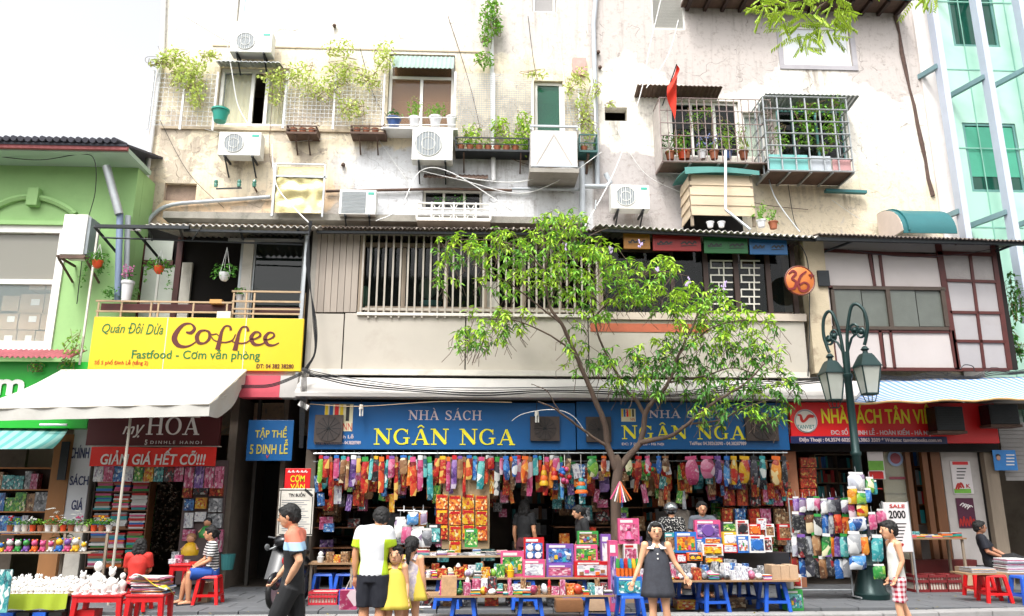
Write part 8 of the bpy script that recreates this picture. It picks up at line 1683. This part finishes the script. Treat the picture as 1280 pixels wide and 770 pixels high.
def person(label, loc, rz, H, J={}, top=None, bottom=None, dress=None, head=(0, 0), hs=1.0, fat=1.0, hair='short', sleeve=.6, leg=1.0, skin='skin', hem=None, flare=1.0, hands=True, loose=1.12, face=True, shoes=True, vox=.012, tank=False, groups=None):
    t = thing('person', label, 'person', loc); t.rotation_euler.z = rz
    j = dict(pel=(0, 0, .52), wai=(0, .0, .61), che=(0, 0, .73), nec=(0, .008, .83), hed=(0, -.012, .925), shL=(.1, 0, .803), shR=(-.1, 0, .803), elL=(.128, .015, .64), elR=(-.128, .015, .64), haL=(.135, -.03, .50), haR=(-.135, -.03, .50),
             hiL=(.05, 0, .51), hiR=(-.05, 0, .51), knL=(.055, -.012, .28), knR=(-.055, -.012, .28), anL=(.055, .012, .045), anR=(-.055, .012, .045)); j.update(J)
    j = {k: Vector(v) * H for k, v in j.items()}; f = fat * H; sk = MATS[skin]; hr = .066 * H * hs
    hm = Euler((rad(head[1]), 0, rad(head[0]))).to_matrix(); hc = j['hed']
    b = B(); up = j['che'] - j['pel']; tm = up.to_track_quat('Z', 'Y').to_matrix()
    if abs(tm.col[0].x) < .5: tm = Matrix.Identity(3)
    def torso(b, k=1., lo=.0): loft(b, [(j['pel'] - up * (.1 + lo), .078 * f * k, .055 * f * k), (j['pel'], .088 * f * k, .062 * f * k), (j['wai'], .076 * f * k, .052 * f * k), (j['che'], .094 * f * k, .06 * f * k), (j['che'].lerp(j['nec'], .6), .092 * f * k, .05 * f * k), (j['nec'], .04 * f * k, .035 * f * k)], 18)
    torso(b); b.tube([j['nec'] - Vector((0, 0, .01 * H)), hc - hm @ Vector((0, -.012 * H, hr * .7))], [.036 * f, .03 * f], 10)
    b.ball(hc, (hr * .8, hr * .92, hr), 16, 12, hm); b.ball(hc + hm @ Vector((0, -hr * .32, -hr * .5)), (hr * .56, hr * .55, hr * .55), 12, 8, hm)
    b.ball(hc + hm @ Vector((0, -hr * .95, -hr * .12)), (hr * .13, hr * .2, hr * .2), 8, 6, hm)
    for s in (-1, 1): b.ball(hc + hm @ Vector((s * hr * .82, hr * .05, -hr * .05)), (hr * .1, hr * .17, hr * .25), 8, 6, hm)
    for s in 'LR':
        b.tube([j['sh' + s], j['sh' + s].lerp(j['el' + s], .5), j['el' + s], j['el' + s].lerp(j['ha' + s], .4), j['ha' + s]], [.036 * f, .03 * f, .024 * f, .024 * f, .015 * f], 10); b.ball(j['sh' + s], .038 * f, 10, 7)
        b.tube([j['hi' + s], j['hi' + s].lerp(j['kn' + s], .45), j['kn' + s], j['kn' + s].lerp(j['an' + s], .35), j['an' + s]], [.056 * f, .05 * f, .034 * f, .035 * f, .021 * f], 12)
        fw = Vector((0, -1, 0)); b.tube([j['an' + s] + Vector((0, .025 * H, -.022 * H)), j['an' + s] + fw * .04 * H + Vector((0, 0, -.024 * H)), j['an' + s] + fw * .095 * H + Vector((0, 0, -.032 * H))], [.022 * H, .024 * H, .016 * H], 8)
    ex = B()
    if hands:
        for s in 'LR':
            w = j['ha' + s]; d = (w - j['el' + s]).normalized(); sd = d.cross(Vector((0, 1, .2))).normalized(); nm = d.cross(sd); sg = 1 if s == 'L' else -1; u = H / 1.65 * (1.0 + .25 * (hs - 1))
            b.ball(w + d * .045 * u, (.038 * u, .018 * u, .045 * u), 10, 7, Matrix((sd, nm, d)).transposed())
            for q in range(4):
                a = w + d * .075 * u + sd * (q - 1.5) * .019 * u; L_ = [.062, .072, .068, .052][q] * u
                ex.tube([a, a + d * L_ * .5 + nm * sg * .004, a + d * L_ * .85 + nm * .018 * u, a + d * L_ * .95 + nm * .032 * u], [.0092 * u, .0088 * u, .008 * u, .006 * u], 6)
            a = w + d * .03 * u + sd * -.03 * u * (1 if fw else 1); ex.tube([a, a + d * .03 * u - sd * .022 * u, a + d * .055 * u - sd * .03 * u + nm * .01 * u], [.012 * u, .0105 * u, .008 * u], 6)
    fused('body', b, vox * (.8 if H > 1.3 else .72), sk, t, ex)
    if face:
        e = B(); i_ = B(); br = B()
        for s in (-1, 1):
            c = hc + hm @ Vector((s * hr * .34, -hr * .86, hr * .04)); e.ball(c, (hr * .12, hr * .05, hr * .05), 10, 6, hm); i_.ball(c + hm @ Vector((0, -hr * .05, 0)), (hr * .08, hr * .05, hr * .06), 8, 6, hm)
            c2 = hc + hm @ Vector((s * hr * .34, -hr * .86, hr * .24)); br.bar(c2 - hm @ Vector((hr * .17, 0, -s * hr * .03)), c2 + hm @ Vector((hr * .17, -hr * .0, -s * hr * .03)), hr * .05, hr * .05)
        build('eyes', e, m_eye, t, smooth=70, raw=True); build('irises', i_, m_iris, t, raw=True); build('eyebrows', br, m_hair, t, raw=True)
        build('mouth', B().ball(hc + hm @ Vector((0, -hr * .82, -hr * .52)), (hr * .22, hr * .1, hr * .07), 10, 5, hm), m_lip, t, smooth=70, raw=True)
    if hair:
        h = B(); h.ball(hc + hm @ Vector((0, hr * .16, hr * .2)), (hr * .93, hr * .98, hr * .98), 16, 12, hm); h.ball(hc + hm @ Vector((0, hr * .4, -hr * .15)), (hr * .8, hr * .7, hr * .75), 14, 9, hm)
        if hair != 'helmet': h.ball(hc + hm @ Vector((0, -hr * .45, hr * .72)), (hr * .62, hr * .42, hr * .3), 12, 8, hm)
        if hair == 'tail': h.tube([hc + hm @ Vector((0, hr * .9, hr * .2)), hc + hm @ Vector((0, hr * 1.4, -hr * .4)), hc + hm @ Vector((0, hr * 1.25, -hr * 1.6)), hc + hm @ Vector((0, hr * 1.05, -hr * 2.5))], [hr * .3, hr * .38, hr * .34, hr * .1], 8)
        if hair == 'long':
            for dx in (-.5, 0, .5): h.tube([hc + Vector((dx * hr, hr * .4, 0)), hc + Vector((dx * hr * 1.3, hr * .6, -hr * 1.2)), hc + Vector((dx * hr * 1.2, hr * .6, -hr * 2.2))], [hr * .6, hr * .5, hr * .25], 8)
        if hair == 'bun': h.ball(hc + hm @ Vector((0, hr * 1.15, hr * .1)), hr * .4, 10, 7); h.tube([hc + hm @ Vector((0, hr * 1.1, 0)), hc + hm @ Vector((0, hr * 1.3, -hr * 1.2))], [hr * .3, hr * .08], 8)
        fused('hair', h, .009, m_hair, t, None, .012 * hs, 1, 40)
        if hair == 'helmet': build('helmet', B().ball(hc + hm @ Vector((0, 0, hr * .3)), (hr * 1.25, hr * 1.35, hr * 1.15), 20, 12, hm), M('helmet_silver', '#aeb2b5', .15, .05, 3, 0, metal=.8), t, smooth=70, raw=True); build('helmet_rim', B().tube([hc + Vector((hr * 1.27 * math.cos(a * PI / 12), hr * 1.37 * math.sin(a * PI / 12), hr * .1)) for a in range(25)], hr * .1, 6), m_black, t, raw=True)
    if top:
        c = B(); k = loose
        if tank: loft(c, [(j['pel'] - up * .12, .1 * f, .075 * f), (j['wai'], .093 * f, .07 * f), (j['che'], .1 * f, .07 * f), (j['che'].lerp(j['nec'], .5), .085 * f, .062 * f), (j['che'].lerp(j['nec'], .85), .062 * f, .045 * f)], 18)
        else: torso(c, k, .08); c.tube([j['shL'] + Vector((0, 0, .0)), j['nec'] - Vector((0, 0, .012 * H)), j['shR']], .043 * f, 9)
        if sleeve and not tank:
            for s in 'LR': e_ = j['sh' + s].lerp(j['el' + s], min(1, sleeve)); c.ball(j['sh' + s], .046 * f, 10, 7); c.tube([j['sh' + s], e_] + ([j['el' + s].lerp(j['ha' + s], sleeve - 1)] if sleeve > 1 else []), [.046 * f, .042 * f] + ([.034 * f] if sleeve > 1 else []), 12)
        fused('shirt', c, vox, top, t, None, .008, 1)
    if bottom:
        c = B(); loft(c, [(j['pel'] - up * .28, .097 * f, .073 * f), (j['pel'], .1 * f, .073 * f), (j['pel'].lerp(j['wai'], .6), .088 * f, .064 * f)], 16)
        for s in 'LR':
            if leg <= 1: e_ = j['hi' + s].lerp(j['kn' + s], leg); c.tube([j['hi' + s], e_], [.064 * f, .06 * f], 12)
            else: c.tube([j['hi' + s], j['kn' + s], j['kn' + s].lerp(j['an' + s], leg - 1)], [.064 * f, .05 * f, .04 * f], 12)
        fused('trousers' if leg > 1 else 'shorts', c, vox, bottom, t, None, .009, 1)
    if dress:
        zt = j['nec'].z - .045 * H; zb_ = hem * H; n = 40; rr = []; m_ = 9
        for i in range(m_ + 1):
            u = i / m_; z = zt + (zb_ - zt) * u; w = (.07 + .035 * min(1, u * 4)) * f + .075 * f * flare * max(0, u - .25) ** 1.1 * 1.33; rr.append([(w * (1 + .05 * math.sin(a * 2 * PI / n * 7) * u) * math.cos(a * 2 * PI / n), w * .72 * (1 + .07 * math.sin(a * 2 * PI / n * 6 + 1) * u) * math.sin(a * 2 * PI / n), z) for a in range(n)])
        c = B(); c.add([p for r_ in rr for p in r_], [(i * n + k, i * n + (k + 1) % n, (i + 1) * n + (k + 1) % n, (i + 1) * n + k) for i in range(m_) for k in range(n)]); 
        for s in (-1, 1): c.tube([(s * .05 * f, -.04 * f, zt), (s * .055 * f, 0, j['nec'].z - .005 * H), (s * .05 * f, .045 * f, zt)], .02 * f, 6)
        build('dress', c, dress, t, smooth=70, raw=True, solid=.006)
    if shoes:
        c = B()
        for s in 'LR': c.rbox(j['an' + s] + Vector((0, -.035 * H, -.038 * H)), (.056 * H, .15 * H, .014 * H)); c.tube([j['an' + s] + Vector((.02 * H, -.05 * H, -.03 * H)), j['an' + s] + Vector((0, -.055 * H, -.004 * H)), j['an' + s] + Vector((-.02 * H, -.05 * H, -.03 * H))], .007, 6)
        build('sandals', c, m_shoe, t, raw=True)
    return t
RZ = -.14
def at(px, Y, z=RZ): return (W(px, 700, Y).x, Y, z)
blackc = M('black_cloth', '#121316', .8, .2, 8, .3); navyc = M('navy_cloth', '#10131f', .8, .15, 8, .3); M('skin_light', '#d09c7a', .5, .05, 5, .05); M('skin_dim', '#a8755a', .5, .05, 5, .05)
# man walking to the left
person('man walking left in black trousers and a salmon, pale blue and black shirt', at(368, -6.7), rad(-90), 1.74, dict(hed=(0, -.05, .918), nec=(0, -.012, .83), elL=(.135, .06, .66), haL=(.09, -.015, .535), elR=(-.13, -.04, .65), haR=(-.12, -.12, .55), knL=(.05, -.09, .29), anL=(.05, -.14, .05), knR=(-.05, .03, .285), anR=(-.05, .15, .075)),
       zmat('colour_block_shirt', [(0, '#15161a'), (1.25, '#9fc0dc'), (1.335, '#d2745c')]), blackc, head=(0, 14), hair='short', sleeve=.75, leg=1.92, skin='skin_light')
tt = NT('white_lime_shirt'); q_ = tt.xyz(tt.coord()); ax = tt.math('ABSOLUTE', q_[0]); wl = tt.out(tt.mix(tt.math('MULTIPLY', tt.math('GREATER_THAN', tt.math('ADD', ax, tt.math('MULTIPLY', q_[2], -.05)), .095), tt.math('LESS_THAN', q_[2], 1.3)), hx('#cfd1d4'), hx('#a9c41e')), .75)
t = person('man seen from behind in white and lime shirt and black shorts, bending his head', at(467, -5.4), rad(168), 1.72, dict(hed=(-.035, -.035, .905), nec=(-.01, -.01, .83), elL=(.135, .01, .65), haL=(.135, -.01, .5), elR=(-.13, -.03, .66), haR=(-.1, -.16, .66), knL=(.06, -.01, .28), knR=(-.06, -.01, .28)),
       wl, navyc, head=(20, 18), sleeve=.7, leg=.92, loose=1.2, fat=1.08)
p = at(440, -5.3); t = thing('gift_box', 'small pink printed box hanging by a string from the hand of the man in white', 'box', (p[0], p[1], .34)); build('carton', B().box(p[0] - .11, p[1] - .12, .34, p[0] + .1, p[1] + .05, .56), PM['pink'], t); build('handle', B().tube([(p[0] - .06, p[1], .56), (p[0], p[1], .7), (p[0] + .05, p[1], .56)], .006), m_offw, t)
ydress = zmat('yellow_dress_cloth', [(-9, '#cbb545'), (-.13, '#cbb545')], axis=0)
tt = NT('yellow_lilac_dress'); q_ = tt.xyz(tt.coord()); MATS['yellow_lilac_dress'] = tt.out(tt.mix(tt.math('LESS_THAN', tt.math('ABSOLUTE', tt.math('ADD', q_[0], tt.math('MULTIPLY', tt.noise(tt.coord(), 14), .05))), .095), hx('#cbb545'), tt.mix(tt.rng(tt.noise(tt.coord(), 22), .4, .6), hx('#9d94a6'), hx('#c4b8b0'))), .8)
person('girl seen from behind in yellow dress with lilac back panel and dark ponytail', at(514, -5.0), rad(158), 1.3, dict(elL=(.135, -.02, .66), haL=(.06, -.1, .66), elR=(-.13, 0, .64), haR=(-.14, -.04, .5)), dress=MATS['yellow_lilac_dress'], head=(10, 12), hs=1.2, hair='tail', hem=.42, flare=1.0, skin='skin_light')
person('small girl in yellow dress looking at the camera between the man and the taller girl', at(494, -5.35), rad(4), 1.2, dress=ydress, head=(-6, 0), hs=1.32, hair='short', hem=.4, skin='skin_light')
# girl in grey pinafore dress
dm = M('grey_denim', '#33353d', .8, .18, 14, .4)
t = person('girl in dark grey sleeveless dress with white round collar, arms held out', at(821, -4.85), rad(-6), 1.48, dict(elL=(.155, 0, .66), haL=(.235, -.02, .545), elR=(-.15, .0, .64), haR=(-.215, -.03, .5), knL=(.06, -.02, .28), knR=(-.05, 0, .28), anL=(.09, .02, .045)), dress=dm, head=(4, 2), hs=1.14, hair='long', hem=.37, flare=.62, skin='skin_light', fat=.98)
zc = (.83 - .035) * 1.48; c = B()
for s in (-1, 1): c.slab(lambda u, v: (s * (.03 + .09 * v) * math.sin(.3 + u * 2.2) * 1.0 + s * .01, -(.055 + .03 * v) * math.cos(u * 2.6 - .2) - .02, zc + .025 - .055 * v + .01 * u), 8, 4, (0, 0, .008))
build('collar', c, m_white, t, smooth=60, raw=True); c = B(); [c.ball((0, -.118 - .006 * k, zc - .09 - .06 * k), (.011, .006, .011), 8, 5) for k in range(2)]; build('buttons', c, m_white, t, raw=True)
hz = .925 * 1.48 + .02; build('hair_band', B().tube([(.098 * math.cos(a * PI / 12), -.035, hz + .098 * math.sin(a * PI / 12)) for a in range(13)], .009, 6), MATS['plain_grey'], t, raw=True)
# boy
tt = NT('plaid_cloth'); q_ = tt.xyz(tt.coord()); fx = tt.math('GREATER_THAN', tt.math('FRACT', tt.math('MULTIPLY', q_[1], 16)), .5); fz = tt.math('GREATER_THAN', tt.math('FRACT', tt.math('MULTIPLY', q_[2], 16)), .5)
MATS['plaid_cloth'] = tt.out(tt.mix(tt.math('MULTIPLY', tt.math('ADD', fx, fz), .5), hx('#d8cdd0'), hx('#a01c34')), .8)
person('boy walking left in white sleeveless top and red plaid shorts', at(1119, -4.9), rad(-98), 1.5, dict(hed=(0, -.03, .92), elL=(.11, .02, .66), haL=(.1, -.04, .53), elR=(-.11, .02, .65), haR=(-.11, -.03, .52), knL=(.045, -.03, .28), anL=(.045, .0, .045), knR=(-.045, .04, .28), anR=(-.045, .12, .06)),
       M('tank_white', '#cfcfc8', .8, .06, 10, .3), MATS['plaid_cloth'], head=(8, 6), hs=1.14, hair='short', leg=.85, tank=True, fat=.88, skin='skin_light')
# seated woman in stripes
tt = NT('striped_cloth'); q_ = tt.xyz(tt.coord()); MATS['striped_cloth'] = tt.out(tt.mix(tt.math('GREATER_THAN', tt.math('FRACT', tt.math('MULTIPLY', q_[2], 24)), .5), hx('#c9c7c4'), hx('#191a22')), .8)
sit = dict(pel=(0, .02, .31), wai=(0, .02, .39), che=(0, .0, .51), nec=(0, -.012, .6), hed=(0, -.03, .695), shL=(.1, -.005, .575), shR=(-.1, -.005, .575), elL=(.12, -.04, .43), haL=(.05, -.15, .37), elR=(-.12, -.04, .43), haR=(-.04, -.16, .37), hiL=(.05, 0, .3), hiR=(-.05, 0, .3), knL=(.06, -.22, .3), knR=(-.06, -.22, .28), anL=(.06, -.2, .045), anR=(-.07, -.25, .045))
person('woman with short dark hair sitting in striped top and blue shorts on a red stool', at(264, -1.8, 0), rad(-62), 1.58, sit, MATS['striped_cloth'], M('blue_shorts', '#1f4c9c', .8, .12, 8), head=(-6, 4), hair='bun', sleeve=.75, leg=.95)
p = W(245, 714, -1.95); solo('phone', B().rbox((p.x, p.y - .05, p.z), (.12, .1, .02), Euler((.2, .1, .3)).to_matrix()), MATS['plain_white'], 'white object held in the hands of the seated woman in stripes', 'phone')
person('woman with long black hair in a red top sitting with her back turned', at(173, -2.6, -.03), rad(190), 1.42, sit, M('red_cloth', '#b8281e', .75, .12, 8, .3), blackc, hair='long', sleeve=.8, leg=1.9, head=(0, 5), face=False)
person('woman in black tee with tied dark hair seen in profile behind the toy boxes', at(728, -1.55, 0), rad(-78), 1.57, dict(hed=(0, -.04, .915)), blackc, blackc, head=(0, 14), hair='bun', sleeve=.7, leg=1.9, skin='skin_light')
person('woman standing inside in black top and maroon trousers, seen from behind', at(656, .1, 0), rad(150), 1.66, {}, blackc, M('maroon_cloth', '#4a2229', .8, .12, 8), hair='long', sleeve=.6, leg=1.92, head=(0, 0), face=False, skin='skin')
person('dim figure in black deep inside the shop, left of the grey shirted one', at(456, .9, 0), rad(170), 1.7, {}, blackc, blackc, hair='long', face=False, leg=1.9, skin='skin_dim', vox=.016); person('dim figure in grey shirt deep inside the shop behind the man in white', at(486, .6, 0), rad(20), 1.66, {}, M('dull_grey_cloth', '#565a5c', .8, .15, 8), blackc, leg=1.9, skin='skin_dim', vox=.016)
person('man in grey beige shirt stooping with his back to the street', at(862, -.1, 0), rad(215), 1.74, dict(che=(0, -.06, .72), nec=(0, -.12, .81), hed=(0, -.19, .87), shL=(.1, -.1, .79), shR=(-.1, -.1, .79), elL=(.13, -.13, .64), haL=(.1, -.24, .6), elR=(-.13, -.13, .64), haR=(-.1, -.24, .6)), M('taupe_cloth', '#6f665e', .8, .12, 8), blackc, head=(0, 30), leg=1.9, sleeve=.9, face=False, fat=1.1)
tt = NT('dotted_cloth'); vo = tt.n('ShaderNodeTexVoronoi', {'Vector': tt.coord(), 'Scale': 34.}); MATS['dotted_cloth'] = tt.out(tt.mix(tt.math('LESS_THAN', vo.outputs['Distance'], .33), hx('#131316'), hx('#cfccc6')), .8)
person('person in silver helmet and black dotted jacket seen from behind', at(842, -.9, 0), rad(175), 1.58, {}, MATS['dotted_cloth'], blackc, head=(0, 8), hair='helmet', leg=1.9, sleeve=1.8, face=False, fat=1.1)
person('man in grey tee leaning on his forearm and looking out over the toys', at(881, -1.45, 0), rad(-8), 1.62, dict(elL=(.15, -.08, .71), haL=(-.02, -.14, .745), elR=(-.14, 0, .64)), M('slate_tee', '#4d535c', .8, .12, 8), blackc, head=(4, 2), leg=1.9, sleeve=.65, fat=1.08)
person('man in black reclining on a chair at the right edge by the wooden posts', at(1240, -.75, .02), rad(62), 1.66, dict(sit, che=(0, .06, .5), wai=(0, .04, .39), nec=(0, .085, .585), hed=(0, .075, .68), shL=(.1, .075, .565), shR=(-.1, .075, .565), knL=(.05, -.22, .36), anL=(.04, -.42, .28), knR=(-.05, -.2, .36), anR=(-.04, -.4, .24), elR=(-.13, .04, .42), haR=(-.06, -.1, .36)), navyc, blackc, head=(6, 0), leg=1.9, sleeve=.8, skin='skin_dim')
t = thing('chair', 'dark low chair under the reclining man', 'chair', at(1240, -.6, .01)); q = at(1240, -.65, 0); build('seat', B().box(q[0] - .2, q[1] - .2, .42, q[0] + .22, q[1] + .2, .45), m_iron, t)
for a in (-1, 1):
    for c_ in (-1, 1): build('leg', B().box(q[0] + a * .18 - .015, q[1] + c_ * .18 - .015, .01, q[0] + a * .18 + .015, q[1] + c_ * .18 + .015, .419), m_iron, t)
